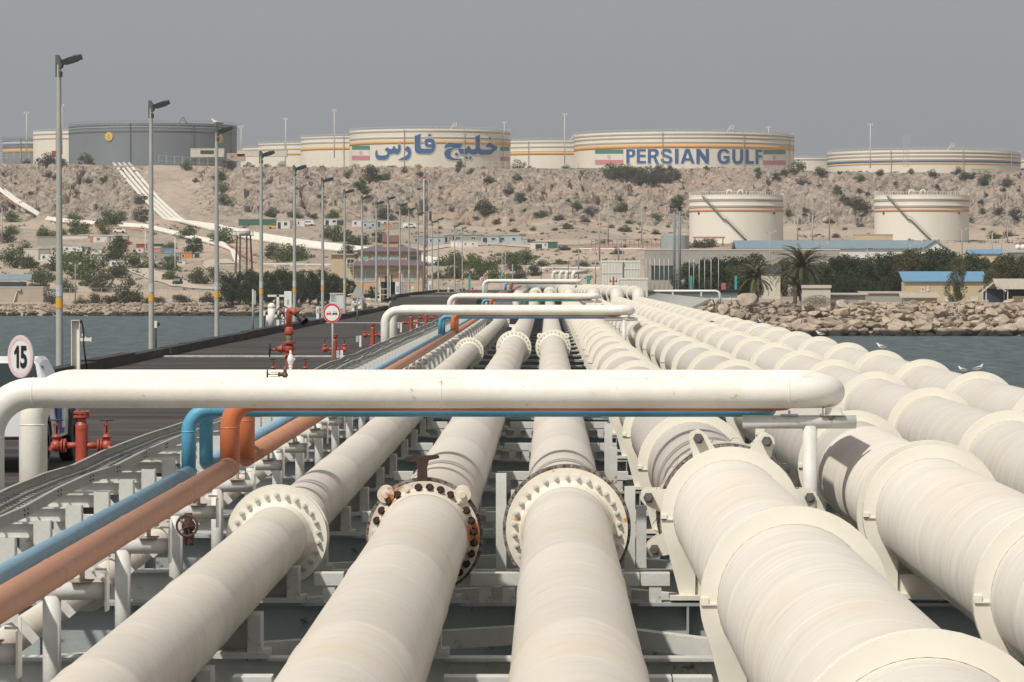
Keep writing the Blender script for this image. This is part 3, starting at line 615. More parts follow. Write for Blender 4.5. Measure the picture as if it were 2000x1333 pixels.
# the long straight blue and orange runs between the loops
def runs(nm, x, z, r, m, lb):
    segs = []; prev = 5.0
    for (Y, dz, gap, wd) in LOOPS:
        a = Y + (1.5 if nm == 'orange' else 2.1); b = a + gap * .62; segs.append((prev, a, dz)); prev = b
    segs.append((prev, 600, .98))
    for k, (a, b, dz) in enumerate(segs):
        t = thing('service_pipe', lb[k], 'pipe', (x, a, z), group=f'lengths of straight {nm} pipe beside the pipelines')
        d2 = LOOPS[k - 1][1] if k else 0
        if k == 3: pts = [(0, 0, d2), (0, 8, d2), (0, 16, dz), (0, b - a, dz)]
        else: pts = [(0, 0, d2), (0, b - a, dz)]
        MB().tube(pts, r, 18).build('pipe_wall', m, t)
        for yy in np.arange(a + 4, min(b, 130), 6.0):
            MB().lathe([(r + .001, -.02), (r + .005, 0), (r + .001, .02)], (0, yy - a, 0), 'Y', 18).build('weld', m, t)
runs('orange', -4.27, -2.56, .133, ORDUST, ['dusty orange pipe running toward the viewer in the lower left', 'dusty orange pipe between the nearest and second crossing', 'dusty orange pipe between the second and third crossing', 'dusty orange pipe between the third and farthest crossing', 'dusty orange pipe beyond the farthest crossing'])
runs('blue', -4.88, -2.67, .096, BLDUST, ['dusty blue pipe running toward the viewer in the lower left', 'dusty blue pipe between the nearest and second crossing', 'dusty blue pipe between the second and third crossing', 'dusty blue pipe between the third and farthest crossing', 'dusty blue pipe beyond the farthest crossing'])
# low grey pipe running beneath the orange one
t = thing('drain_pipe', 'low grey pipe with a bolted joint, beneath the orange pipe', 'pipe', (-5.05, 0, -3.42))
MB().tube([(0, 5, 0), (0, 330, 0)], .15, 24).build('pipe_wall', PIPEA, t)
m = MB(); m.lathe([(.15, -.05), (.25, -.05), (.25, .0), (.15, .0)], (0, 0, 0), 'Y', 28); m.lathe([(.15, .06), (.26, .06), (.26, .12), (.15, .12)], (0, 0, 0), 'Y', 28); fo = m.build('flange', CREAM2, t, loc=(0, 42.0, 0))
for k in range(10):
    a = 2 * math.pi * k / 10; link('bolt', BOLT_L, fo, (.205 * math.cos(a), -.05, .205 * math.sin(a)))
MB().lathe([(.22, .0), (.22, .06)], (0, 0, 0), 'Y', 24).build('gasket', BLACK, t, loc=(0, 42.0, 0))
# small pipe stanchions (mitred tube bracket with an end plate) under blue and orange pipes
st = MB(); st.tube([(-.95, 0, 0), (.0, 0, 0)], .083, 16); st_arm = st.mesh('cross_arm', CREAM2)
st = MB(); st.cyl((-.50, 0, -.04), (-.50, 0, -1.35), .086, n=16); st_post = st.mesh('post', CREAM2)
st = MB(); st.box((.01, 0, 0), (.02, .22, .36)); st.box((-.04, -.0, .20), (.12, .03, .02)); st.box((.02, -.02, .22), (.022, .05, .14)); st_plate = st.mesh('end_plate', CREAM)
st = MB(); st.box((-.22, 0, .095), (.20, .26, .012)); st.box((-.22, 0, .13), (.025, .2, .10)); st_shoe = st.mesh('shoe', mat('shoe_steel', (.50, .42, .34), (.30, .2, .14), 12, .7, .2))
st = MB(); st.box((-.80, 0, .095), (.16, .2, .012)); st.box((-.80, 0, .11), (.02, .16, .05)); st_shoe2 = st.mesh('shoe', MATS['shoe_steel'])
for k, y in enumerate(np.concatenate([np.arange(23.5, 172, 5.9), np.arange(176, 285, 7.5)])):
    t = thing('pipe_stanchion', 'cream tube bracket under the orange pipe', 'pipe support', (-4.07, y, -2.9), group='row of tube brackets under the blue and orange pipes')
    link('cross_arm', st_arm, t); link('post', st_post, t)
    if y < 130: link('end_plate', st_plate, t); link('shoe', st_shoe, t); link('shoe', st_shoe2, t)
# ================================================================ cable tray on white brackets
m = MB(); ysn = list(np.arange(14, 330, 3.1)); rr = random.Random(11)
ox = [rr.uniform(-.022, .022) for _ in ysn]; oz = [rr.uniform(-.030, .030) for _ in ysn]
tray = thing('cable_tray', 'wavy grey ladder tray carrying a cable along the deck edge', 'cable tray', (-6.03, 14, -2.65))
o = (6.03, -14, 2.65)
for sx in (-1, 1):
    m = MB(); vs = []
    for y, a, b_ in zip(ysn, ox, oz):
        X0 = -6.03 + sx * .31 + a; Z0 = -2.56 + b_
        vs += [(X0, y, Z0 - .06), (X0, y, Z0 + .065), (X0 - sx * .045, y, Z0 + .065), (X0 - sx * .045, y, Z0 + .055), (X0 - sx * .012, y, Z0 + .055), (X0 - sx * .012, y, Z0 - .06)]
    m.add(vs, [(i * 6 + k, i * 6 + (k + 1) % 6, i * 6 + 6 + (k + 1) % 6, i * 6 + 6 + k) for i in range(len(ysn) - 1) for k in range(6)])
    m.build('side_rail', TRAYM, tray, loc=o)
    bm2 = MB()
    for y, a, b_ in list(zip(ysn, ox, oz))[:36]:
        for q_ in (-.035, .035):
            for z_ in (-.022, .028):
                bm2.cyl((-6.03 + sx * .31 + a - .016, y + q_ * 4, -2.56 + b_ + z_), (-6.03 + sx * .31 + a + .016, y + q_ * 4, -2.56 + b_ + z_), .011, n=6)
    bm2.build('splice_bolts', DARK, tray, loc=o)
m = MB()
for y in np.arange(14, 140, .30):
    a = float(np.interp(y, ysn, ox)); b_ = float(np.interp(y, ysn, oz)); m.box((-6.03 + a, y, -2.605 + b_), (.6, .035, .012))
m.build('rungs', TRAYM, tray, loc=o)
CABLE = mat('cable_sheath', (.13, .14, .15), (.2, .2, .2), 4, .6)
m = MB(); m.tube([(-6.12 + a * .8 + .02 * math.sin(y * .7), y, -2.575 + b_) for y, a, b_ in zip(ysn, ox, oz)], .022, 8); m.build('cable', CABLE, tray, loc=o)
m = MB(); m.tube([(-5.98 + a * .8 + .015 * math.sin(y * .5 + 2), y, -2.58 + b_) for y, a, b_ in zip(ysn, ox, oz)], .014, 8); m.build('cable', CABLE, tray, loc=o)
br = MB(); br.box((.085, 0, -.55), (.17, .02, 1.1)); br.box((.0, .07, -.55), (.015, .15, 1.1)); br.box((.17, .07, -.55), (.015, .15, 1.1)); b_col = br.mesh('column', CREAM2)
br = MB(); br.box((-.42, 0, -.075), (.84, .015, .15)); br.box((-.42, .0, .0), (.84, .14, .012)); br.box((-.42, 0, -.15), (.84, .14, .012)); b_beam = br.mesh('bracket_beam', CREAM2)
br = MB(); br.bar((.16, .03, -.12), (.75, .03, -.78), .02, .09); b_diag = br.mesh('diagonal', CREAM2)
for k, y in enumerate(np.concatenate([np.arange(22, 200, 2.75), np.arange(200, 300, 5.5)])):
    t = thing('tray_bracket', 'white bracket under the cable tray', 'bracket', (-5.53, y, -3.7), group='row of white brackets under the cable tray')
    link('column', b_col, t, (0, 0, 1.07)); link('bracket_beam', b_beam, t, (0, .35, 1.02))
    if y < 90: link('diagonal', b_diag, t, (0, 0, 1.07))
# these service pipes and their supports are a quarter smaller and nearer than first measured
for ob in SC.objects:
    if ob.name not in _before and ob.parent is None: ob.location = ob.location * .75; ob.scale = (.75, .75, .75)
# ================================================================ hydrants along the deck edge
def handwheel(m, c, r, axis='Z', spokes=5, tr=.1):
    q = {'Z': Matrix.Identity(3), 'X': Matrix.Rotation(R(90), 3, 'Y'), 'Y': Matrix.Rotation(R(90), 3, 'X')}[axis]
    c = Vector(c); pts = [c + q @ Vector((r * math.cos(a), r * math.sin(a), 0)) for a in np.linspace(0, 2 * math.pi, 21)]
    m.tube(pts, r * tr, 8, caps=False)
    for k in range(spokes):
        a = 2 * math.pi * k / spokes; m.bar(c, c + q @ Vector((r * math.cos(a), r * math.sin(a), 0)), r * .12)
    m.cyl(c - q @ Vector((0, 0, r * .15)), c + q @ Vector((0, 0, r * .15)), r * .2, n=10)
def side_valve(root, s_, z, big=1.0):
    """angled hose valve: neck, round flanged body, bonnet, yoke and wheel"""
    v = MB(); x0 = s_ * .11; x1 = s_ * .33 * big
    v.cyl((0, 0, z), (s_ * .26, 0, z), .05, n=14); v.cyl((s_ * .24, 0, z), (s_ * .27, 0, z), .105, n=18); v.cyl((s_ * .285, 0, z), (s_ * .315, 0, z), .105, n=18)
    v.sphere((x1 + s_ * .05, -.02, z), .095, 8); v.cyl((x1 + s_ * .05, -.02, z), (x1 + s_ * .05, -.02, z + .17), .06, .05, n=12)
    v.cyl((x1 + s_ * .05, -.02, z + .12), (x1 + s_ * .05, -.02, z + .145), .08, n=14)
    b = v.build('valve_body', RED, root)
    y_ = MB(); y_.box((x1 + s_ * .05 - .035, -.02, z + .24), (.014, .03, .16)); y_.box((x1 + s_ * .05 + .035, -.02, z + .24), (.014, .03, .16)); y_.box((x1 + s_ * .05, -.02, z + .32), (.09, .035, .02)); y_.build('yoke', RED, b)
    h = MB(); handwheel(h, (x1 + s_ * .05, -.02, z + .385), .10, 'Z', 4); h.cyl((x1 + s_ * .05, -.02, z + .2), (x1 + s_ * .05, -.02, z + .39), .012, n=8); h.build('handwheel', DARK, b)
    n_ = MB(); n_.cyl((x1 + s_ * .05, -.02, z - .02), (x1 + s_ * .13, -.15, z - .04), .045, .036, n=12); n_.build('hose_outlet', DARK if big > 1 else RED, b)
def hydrant(x, y, label, big=1.0, seed=0):
    t = thing('fire_hydrant', label, 'fire hydrant', (x, y, deckz(y)), group='red fire hydrants along the deck edge')
    m = MB(); m.lathe([(.17, 0), (.17, .03), (.10, .04), (.097, .66), (.10, .70), (.095, .75), (.07, .80), (.065, .88)], n=22, sharp=True); m.build('barrel', RED, t)
    m = MB(); m.lathe([(.06, .86), (.125, .865), (.125, .90), (.02, .905)], n=22); m.lathe([(.02, .925), (.125, .925), (.125, .955), (.001, .96)], n=22)
    for k in range(8): a = 2 * math.pi * k / 8; m.cyl((.10 * math.cos(a), .10 * math.sin(a), .85), (.10 * math.cos(a), .10 * math.sin(a), .97), .012, n=6)
    m.build('top_flange', RED, t)
    for s_ in (-1, 1): side_valve(t, s_, .44, big)
    return t
hydrant(-7.05, 58.0, 'red twin-valve fire hydrant beside the white pickup truck')
hydrant(-7.5, 135, 'red fire hydrant standing in front of the no-overtaking sign post', .9)
hydrant(-7.62, 167, 'red fire hydrant just left of the second white pipe riser', .9)
hydrant(-7.55, 212, 'red fire hydrant seen beneath the second white crossing pipe, left one', 1)
hydrant(-7.55, 238, 'red fire hydrant seen beneath the second white crossing pipe, middle one', 1)
hydrant(-7.55, 268, 'red fire hydrant seen beneath the second white crossing pipe, right one', 1)
hydrant(-7.55, 322, 'small far red fire hydrant left of the third white pipe loop')
hydrant(-7.3, 372, 'distant red fire hydrant beneath the round 15 sign')
# tall monitor hydrant with a nozzle
t = thing('fire_monitor', 'tall red hydrant topped by a swivelling black-nozzled water monitor', 'fire hydrant', (-7.48, 111, -3))
m = MB(); m.lathe([(.19, 0), (.19, .03), (.11, .04), (.11, .62), (.13, .66), (.09, .72)], n=22); m.build('barrel', RED, t)
m = MB(); m.lathe([(.05, .70), (.20, .71), (.20, .76), (.10, .765), (.10, .80), (.15, .84), (.16, .92), (.15, .98), (.10, 1.02), (.10, 1.05), (.20, 1.06), (.20, 1.11), (.09, 1.115)], n=22); m.build('gate_valve', RED, t)
m = MB(); m.cyl((-.12, 0, .91), (-.34, -.03, .89), .10, .075, n=14); m.cyl((-.2, 0, .90), (-.24, 0, .9), .13, n=16); m.cyl((-.34, -.03, .89), (-.52, -.06, .87), .035, n=10); vb = m.build('valve_stem', RED, t)
m = MB(); handwheel(m, (-.56, -.07, .87), .185, 'X', 5, .09); m.build('handwheel', BLACK, vb)
m = MB(); m.lathe([(.09, 1.11), (.085, 1.15), (.10, 1.2), (.10, 1.27), (.085, 1.3)], n=20); m.build('collar', mat('olive_collar', (.22, .20, .13)), t)
m = MB(); m.lathe([(.085, 1.29), (.13, 1.33), (.14, 1.40), (.12, 1.5), (.085, 1.54)], n=20); m.tube(fillet([(0, 0, 1.45), (-.02, 0, 2.02), (.12, -.08, 2.0), (.23, -.14, 1.9)], .13, 8), .085, 18); m.cyl((-.13, 0, 1.96), (-.17, 0, 1.96), .07, n=12); m.build('monitor_pipe', RED, t)
m = MB(); m.cyl((.2, -.12, 1.93), (.36, -.22, 1.78), .065, .06, n=16); m.cyl((.33, -.2, 1.81), (.47, -.3, 1.68), .11, .13, n=16, caps=False); m.cyl((.36, -.22, 1.78), (.38, -.235, 1.76), .1, n=16); m.build('nozzle', BLACK, t)
for s_ in (-1, 1): side_valve(t, s_, .22, 1.25)
# white bottle-shaped air vent and little bronze valve on the first loop
t = thing('air_vent', 'white bottle-shaped air vent on top of the nearest crossing pipe', 'valve', (-2.73, 40.72, -.995)); t.scale = (.5, .5, .42)
m = MB(); m.lathe([(.035, 0), (.035, .07), (.045, .075), (.045, .11), (.03, .115), (.05, .16), (.07, .24), (.07, .29), (.05, .36), (.025, .40), (.025, .47), (.012, .50)], n=18); m.build('vent_body', WHITE, t); MB().cyl((.04, 0, .26), (.1, 0, .28), .03, n=10).build('vent_nozzle', CREAM2, t)
BRONZE = mat('tarnished_bronze', (.20, .105, .06), (.11, .06, .04), 25, .6, .3)
t = thing('globe_valve', 'small tarnished bronze valve on its side on the nearest crossing pipe', 'valve', (-2.76, 40.30, -1.03)); t.scale = (.62, .62, .62)
m = MB(); m.cyl((0, .0, .0), (0, 0, .14), .03, n=12); m.sphere((0, 0, -.01), .05, 8); m.cyl((0, 0, 0), (-.12, 0, 0), .04, .03, n=12); m.cyl((-.09, 0, 0), (-.11, 0, 0), .05, n=6); m.build('valve_body', BRONZE, t)
m = MB(); m.box((-.19, 0, .035), (.14, .015, .012)); m.box((-.19, 0, -.035), (.14, .015, .012)); m.cyl((-.1, 0, 0), (-.3, 0, 0), .01, n=8); m.build('yoke', GALV, t)
m = MB(); handwheel(m, (-.30, 0, 0), .075, 'X', 4, .13); m.build('handwheel', RUST, t)
# brown hand wheel valve hanging below the orange pipe
t = thing('gate_valve', 'rusty brown handwheel valve hanging below the orange pipe', 'valve', P(367, 1040, 24.5)); t.scale = (.75, .75, .75)
m = MB(); m.cyl((0, .05, .16), (0, .05, -.02), .035, n=12); m.box((0, .06, -.06), (.09, .1, .11)); m.sphere((0, .06, .05), .06, 8); m.cyl((0, .05, .05), (0, -.07, .05), .025, n=10); m.build('valve_body', DRUST, t)
m = MB(); handwheel(m, (0, -.08, .06), .088, 'Y', 5, .13); m.build('handwheel', RUST, t)
# small electrical boxes with stubby posts along the tray
for k, (px, py, y) in enumerate(((327, 835, 88), (701, 676, 163), (781, 649, 206), (664, 735, 131), (812, 640, 222))):
    p = P(px, py, y); p.z = deckz(y)
    t = thing('junction_box', f'small pale box and stub post at the deck edge, {ORD[k]} nearest' if k else 'small pale box and stub post at the deck edge, nearest of them', 'electrical box', p, group='junction boxes at the deck edge')
    m = MB(); m.box((-.07, 0, .34), (.10, .1, .26)); m.box((-.07, -.055, .40), (.03, .01, .06)); m.build('box', mat('pale_blue_box', (.5, .55, .6)), t); MB().box((.06, 0, .24), (.09, .09, .48)).build('stub_post', CREAM, t)
# ================================================================ signs
SIGNW = mat('sign_white', (.78, .77, .76), (.70, .69, .68), 5, .35); SIGNR = mat('sign_red', (.62, .03, .05), (.55, .03, .04), 6, .4); SIGNP = mat('faded_sign_red', (.75, .50, .50), (.72, .56, .55), 5, .4); SIGNK = mat('sign_black', (.012, .012, .013)); SIGNB = mat('sign_back', (.35, .36, .36), metal=.3)
def text_mesh(body, size, offset=0.0):
    cu = bpy.data.curves.new('t', 'FONT'); cu.body = body; cu.size = size; cu.offset = offset; cu.align_x = 'CENTER'; cu.align_y = 'CENTER'; cu.resolution_u = 4
    ob = bpy.data.objects.new('t', cu); COL.objects.link(ob); bpy.context.view_layer.update()
    me = bpy.data.meshes.new_from_object(ob.evaluated_get(bpy.context.evaluated_depsgraph_get())); bpy.data.objects.remove(ob); bpy.data.curves.remove(cu); return me
def sign_round(px, py, Y, dia, yaw, label, red, what, postz, name='speed_sign'):
    c = P(px, py, Y); t = thing(name, label, 'road sign', (c.x, c.y, postz), R(yaw)); h = c.z - postz
    MB().cyl((0, .02, h), (0, .035, h), dia / 2, n=48).build('sign_plate', SIGNB, t)
    m = MB(); m.lathe([(dia * .49, 0), (0.001, 0)], (0, .014, h), 'Y', 48); m.build('sign_face', SIGNW, t)
    m = MB(); m.lathe([(dia * .475, 0), (dia * .385, 0)], (0, .010, h), 'Y', 48); m.build('red_ring', red, t)
    MB().cyl((0, .06, 0), (0, .06, h + dia * .3), .03, n=12).build('post', GALV, t)
    if what == '15':
        me = text_mesh('05', dia * .60, .012); bmm = bmesh.new(); bmm.from_mesh(me)
        xs = [v.co.x for v in bmm.verts]; y_ = [v.co.y for v in bmm.verts]; cx, cy = (max(xs) + min(xs)) / 2, (max(y_) + min(y_)) / 2
        for v in bmm.verts: v.co = Vector(((v.co.x - cx) * .92, .004, (v.co.y - cy) * 1.12 + h))
        bmesh.ops.delete(bmm, geom=[v for v in bmm.verts if v.co.x < 0], context='VERTS'); z0_, z1_ = min(v.co.z for v in bmm.verts), max(v.co.z for v in bmm.verts)
        S = z1_ - z0_; one = [(-.42, .60), (-.42, .73), (-.20, 1.0), (-.08, 1.0), (-.08, 0), (-.25, 0), (-.25, .74), (-.34, .62)]; bv = [bmm.verts.new((u * S, .004, z0_ + v * S)) for u, v in one]
        for tri in tessellate_polygon([[Vector((u, v, 0)) for u, v in one]]): bmm.faces.new([bv[i] for i in tri])
        bmm.to_mesh(me); bmm.free(); me.materials.append(SIGNK); link('number', me, t)
    else:
        for s_, mt in ((-1, SIGNR), (1, SIGNK)):
            b = MB(); cx = s_ * .098 * dia / .6
            S = dia / .6
            body = [(-.078, -.055), (-.078, -.012), (-.062, .002), (-.048, .046), (.048, .046), (.062, .002), (.078, -.012), (.078, -.055), (.055, -.055), (.055, -.035), (-.055, -.035), (-.055, -.055)]
            b.prism([(u * S + cx, v * S + h) for u, v in body], lambda u, v, tt: (u, tt, v), .002, .006); b.build('car_symbol', mt, t)
            b = MB(); b.prism([(u * S + cx, v * S + h) for u, v in [(-.046, .004), (-.036, .036), (.036, .036), (.046, .004)]], lambda u, v, tt: (u, tt, v), -.001, .001); b.build('car_window', SIGNW, t)
    return t
sign_round(38, 697, 52.6, .60, -46, 'round speed sign reading 15 with faded pink border, at the left edge', SIGNP, '15', -3.0)
sign_round(648, 612, 115, .60, -22, 'round red-bordered no-overtaking sign with a red and a black car', SIGNR, 'cars', -3.0, 'no_overtaking_sign')
sign_round(942, 546.5, 372, .62, 0, 'small distant round speed sign reading 15 at the fourth pipe loop', SIGNR, '15', -2.05)
sign_round(958, 544.5, 430, .5, 0, 'small distant red-bordered sign half behind the fourth pipe loop', SIGNR, 'x', -2.05, 'warning_sign') if False else None
# triangle sign, seen from its grey back, and a slim blank sign plate
c = P(698, 570, 262); t = thing('triangle_sign', 'triangular road sign seen from its grey back beside the lamp posts', 'road sign', (c.x, c.y, -3))
h = c.z + 3; MB().prism([(-.5, h - .42), (.5, h - .42), (0, h + .48)], lambda u, v, tt: (u, tt, v), 0, .03).build('sign_plate', GALV, t); MB().cyl((0, .05, 0), (0, .05, h + .3), .05, n=8).build('post', GALV, t)
c = P(494, 580, 205); t = thing('blank_sign', 'narrow blank grey sign plate on a thin pole over the water', 'road sign', (c.x, c.y, -3))
MB().box((.1, 0, c.z + 3 - .05), (.12, .03, .75)).build('sign_plate', GALV, t); MB().cyl((0, .04, 0), (0, .04, c.z + 3.4), .05, n=8).build('post', GALV, t)
# white channel post with a drooping black hose, at the kerb
t = thing('hose_post', 'white channel post with side arm and drooping black hose by the kerb', 'post', (-14.5, 116, -3.1))
p = P(146, 626, 116); zt = p.z + 3.1; xo = p.x + 14.5
m = MB(); m.box((xo - .09, 0, zt / 2), (.02, .2, zt)); m.box((xo + .02, .08, zt / 2), (.2, .02, zt)); m.box((xo + .15, 0, zt / 2), (.02, .2, zt)); m.box((xo + .02, 0, zt), (.26, .22, .02)); m.build('channel', CREAM, t)
m = MB(); m.box((xo + .33, -.02, zt - .58), (.36, .12, .10)); m.bar((xo + .14, -.02, zt - .38), (xo + .34, -.02, zt - .53), .03, .06); m.box((xo + .5, -.03, zt - .58), (.03, .14, .14)); m.build('side_arm', CREAM, t)
m = MB(); m.tube(fillet([(xo + .14, -.03, zt - .1), (xo + .2, -.05, zt + .05), (xo + .27, -.06, zt - .3), (xo + .28, -.06, zt - .8), (xo + .38, -.1, zt - 1.5)], .2, 6), .028, 10); m.build('hose', BLACK, t)
# ================================================================ street lamps
LAMPS = [(115, 108, 120.7), (295, 197, 152), (423, 247, 178), (510, 295, 212.7), (575, 323, 239), (630, 347, 270), (673, 370, 306.6), (707, 382, 332), (735, 393, 357), (758, 384, 384.6), (781, 397, 415), (799, 406, 443), (816, 415, 472), (844, 431, 505), (856, 426, 530), (888, 440, 612), (903, 444, 668)]
LHEAD = mat('lamp_housing', (.07, .075, .07), (.05, .052, .05), 8, .45)
LENS = mat('lamp_lens', (.15, .16, .15), (.1, .1, .1), 3, .2)
hd = MB(); prf = [(0, -.045), (.10, -.16), (.40, -.21), (.66, -.17), (.74, -.08), (.74, .08), (.66, .17), (.40, .21), (.10, .16), (0, .045)]
hd.prism(prf, lambda u, v, tt: (u, v, tt + .05 * math.sin(min(u, .74) * 4) * (tt > 0)), -.05, .10); head_me = hd.mesh('lamp_head', LHEAD)
ln_ = MB(); ln_.prism([(.22, -.13), (.56, -.13), (.62, 0), (.56, .13), (.22, .13), (.17, 0)], lambda u, v, tt: (u, v, tt), -.075, -.052); lens_me = ln_.mesh('lens', LENS)
bk = MB(); bk.prism([(-.09, -.35), (-.09, .34), (-.02, .34), (.13, .12), (.13, -.04), (.02, -.12), (.09, -.20), (.09, -.35)], lambda u, v, tt: (u, tt, v), -.07, .07); brk_me = bk.mesh('bracket', mat('lamp_bracket', (.10, .105, .10)))
STK = mat('sticker_white', (.62, .62, .6), (.3, .35, .4), 30, .5)
for k, (px, py, Y) in enumerate(LAMPS):
    top = P(px, py, Y); zb = deckz(Y) - .15; Hh = top.z - zb; sc = 1.0
    lb = ['street lamp on a tall grey pole, leftmost and nearest of the row', 'street lamp on a grey pole, second from the left', 'street lamp with a gull perched on top, third from the left'] + [f'street lamp on a grey pole, {ORD[i]} from the left' for i in range(3, 17)]
    t = thing('street_lamp', lb[k], 'street lamp', (top.x, Y, zb), R(-24), group='street lamps along the seaward side of the pier')
    m = MB(); m.cyl((0, 0, 0), (0, 0, Hh * .56), .115, .10, n=14, caps=False); m.cyl((0, 0, Hh * .56), (0, 0, Hh - .3), .093, .075, n=14, caps=False); m.lathe([(.10, Hh * .56), (.093, Hh * .56 + .01)], n=14); m.box((0, 0, .02), (.4, .4, .04)); m.build('pole', GALV, t)
    link('bracket', brk_me, t, (0, 0, Hh - .34)); h_ = link('lamp_head', head_me, t, (.10, 0, Hh - .28), rot=(R(14), R(-13), 0)); link('lens', lens_me, h_)
    zb2 = 2.15
    MB().cyl((0, 0, zb2), (0, 0, zb2 + .30), .120, .119, n=14, caps=False).build('yellow_band', YEL, t); MB().cyl((0, 0, zb2 + .36), (0, 0, zb2 + .72), .1175, .117, n=14, caps=False).build('sticker', STK, t)
for k, (px, py, Y) in enumerate(((305, 634, 153), (517, 612, 214))):
    c = P(px, py, Y); t = thing('call_box', 'white call box on a black stem beside the second street lamp' if k == 0 else 'white call box on a black stem beside the fourth street lamp', 'call box', (c.x, Y, -3.1)); z = c.z + 3.1
    MB().box((-.02, 0, z), (.12, .14, .28)).build('box', CREAM, t); m = MB(); m.sphere((.09, 0, z + .02), .065, 6); m.box((.08, 0, z - .05), (.08, .08, .06)); m.build('handset', DARK, t); MB().cyl((-.01, 0, 0), (-.01, 0, z - .14), .03, n=8).build('stem', BLACK, t)
# white valve station at the kerb, near lamp four
c = P(542, 640, 226); t = thing('valve_station', 'cream valve station with tall frame and black handwheel behind the kerb', 'valve station', (c.x, 226, -3.1)); 
m = MB(); m.box((.02, 0, 1.0), (.16, .12, 2.0)); m.box((-.0, 0, 1.95), (1.15, .12, .12)); m.build('frame', CREAM, t)
m = MB(); m.cyl((-.35, 0, 0), (-.35, 0, 1.3), .22, n=16); m.sphere((-.35, 0, 1.3), .24, 8); m.cyl((-.55, 0, .7), (.1, 0, .7), .14, n=12); m.cyl((-.58, 0, .3), (-.58, 0, .8), .09, n=10); m.cyl((.35, 0, 0), (.35, 0, .9), .12, n=12); m.build('valve_body', CREAM, t)
m = MB(); handwheel(m, (.35, -.2, .95), .38, 'Y', 5, .08); m.build('handwheel', BLACK, t)
for k, (px, py, Y) in enumerate(((629, 605, 268), (697, 593, 300), (572, 585, 236))):
    c = P(px, py, Y); t = thing('white_cabinet', ['slim white post cabinet beside the fifth street lamp', 'slim white post cabinet beside the seventh street lamp', 'white box cabinet above the kerb behind the round no-overtaking sign'][k], 'cabinet', (c.x - .3, Y, -3.1)); hh = c.z + 3.1 + (.5 if k == 2 else .2)
    MB().box((0, 0, hh / 2), (.45 if k == 2 else .2, .3, hh)).build('cabinet_body', WHITE, t); MB().box((0, -.16, hh * .7), (.12, .02, .3)).build('door_panel', GALV, t)
# ================================================================ the white pickup at the left edge
WP = mat('car_white', (.72, .73, .74), (.70, .71, .72), 2, .22); CG = mat('car_glass', (.02, .03, .035), rough=.08); DBL = mat('door_blue', (.02, .07, .32)); HUB = mat('wheel_steel', (.10, .10, .10), rough=.4)
t = thing('pickup_truck', 'white double-cab pickup with blue panel on its door, parked on the deck at the left', 'pickup truck', (-8.62, 60.7, -3.0))
def sec(m, st):  # loft of cross sections along Y: (y, zlow, zhigh, halfwidth_low, halfwidth_high)
    n = 0; vs = []; fs = []
    for (y, z0, z1, w0, w1) in st:
        b = .06; vs += [(-w0, y, z0), (-w0, y, z0 + (z1 - z0) * .5), (-w1, y, z1 - b), (-w1 + b, y, z1), (w1 - b, y, z1), (w1, y, z1 - b), (w0, y, z0 + (z1 - z0) * .5), (w0, y, z0)]
    for i in range(len(st) - 1): fs += [(i * 8 + k, i * 8 + (k + 1) % 8, i * 8 + 8 + (k + 1) % 8, i * 8 + 8 + k) for k in range(8)]
    fs += [tuple(range(7, -1, -1)), tuple(range((len(st) - 1) * 8, len(st) * 8))]; m.add(vs, fs)
# the truck points away from the viewer (+Y): bonnet far, bed near
m = MB(); sec(m, [(-2.5, .55, 1.02, .84, .82), (-1.0, .52, 1.02, .86, .84), (-.95, .45, 1.0, .86, .84), (1.15, .45, 1.0, .87, .85), (1.2, .45, .98, .87, .84), (2.3, .50, .92, .85, .80), (2.5, .52, .80, .80, .72)]); m.build('body', WP, t)
m = MB(); sec(m, [(-.95, .98, 1.02, .82, .82), (-.72, .98, 1.68, .82, .66), (-.4, .98, 1.74, .83, .67), (.35, .98, 1.73, .83, .67), (.62, .98, 1.62, .83, .66), (1.3, .96, 1.0, .82, .80)]); m.build('cab', WP, t)
for y0, y1, yb0, yb1, nm in ((-.62, -.12, -.70, -.1, 'rear_window'), (-.02, .52, -.0, .86, 'side_window')):
    for s_ in (-1, 1):
        m = MB(); m.add([(s_ * .842, yb0, 1.06), (s_ * .842, yb1, 1.06), (s_ * .702, y1, 1.60), (s_ * .702, y0, 1.60), (s_ * .80, yb0, 1.06), (s_ * .80, yb1, 1.06), (s_ * .66, y1, 1.60), (s_ * .66, y0, 1.60)], [(0, 1, 2, 3), (7, 6, 5, 4), (0, 4, 5, 1), (1, 5, 6, 2), (2, 6, 7, 3), (3, 7, 4, 0)]); m.build(nm, CG, t)
m = MB(); m.add([(-.60, -.735, 1.64), (.60, -.735, 1.64), (.72, -.955, 1.08), (-.72, -.955, 1.08)], [(0, 1, 2, 3)]); m.build('back_window', CG, t, loc=(0, -.012, 0))
MB().box((.872, .25, .72), (.01, .95, .44)).build('door_emblem', DBL, t, label='blue panel on the white door'); MB().box((.879, .55, .74), (.01, .34, .3)).build('emblem_panel', WHITE, t)
for y in (-1.6, 1.72):
    for s_ in (-1, 1):
        wh = MB(); wh.lathe([(.2, -.11), (.35, -.11), (.38, -.08), (.38, .08), (.35, .11), (.2, .11)], (s_ * .80, y, .38), 'X', 28); wo = wh.build('tyre', BLACK, t)
        MB().lathe([(.21, -.09), (.19, -.03), (.10, -.06), (.001, -.06)], (s_ * .80, y, .38), 'X', 20).lathe([(.21, .09), (.19, .03), (.10, .06), (.001, .06)], (s_ * .80, y, .38), 'X', 20).build('rim', HUB, wo)
        ar = MB(); ar.tube([(s_ * .87, y + .46 * math.cos(a), .40 + .46 * math.sin(a)) for a in np.linspace(-.15, math.pi + .15, 13)], .055, 8); ar.build('fender_flare', BLACK, t)
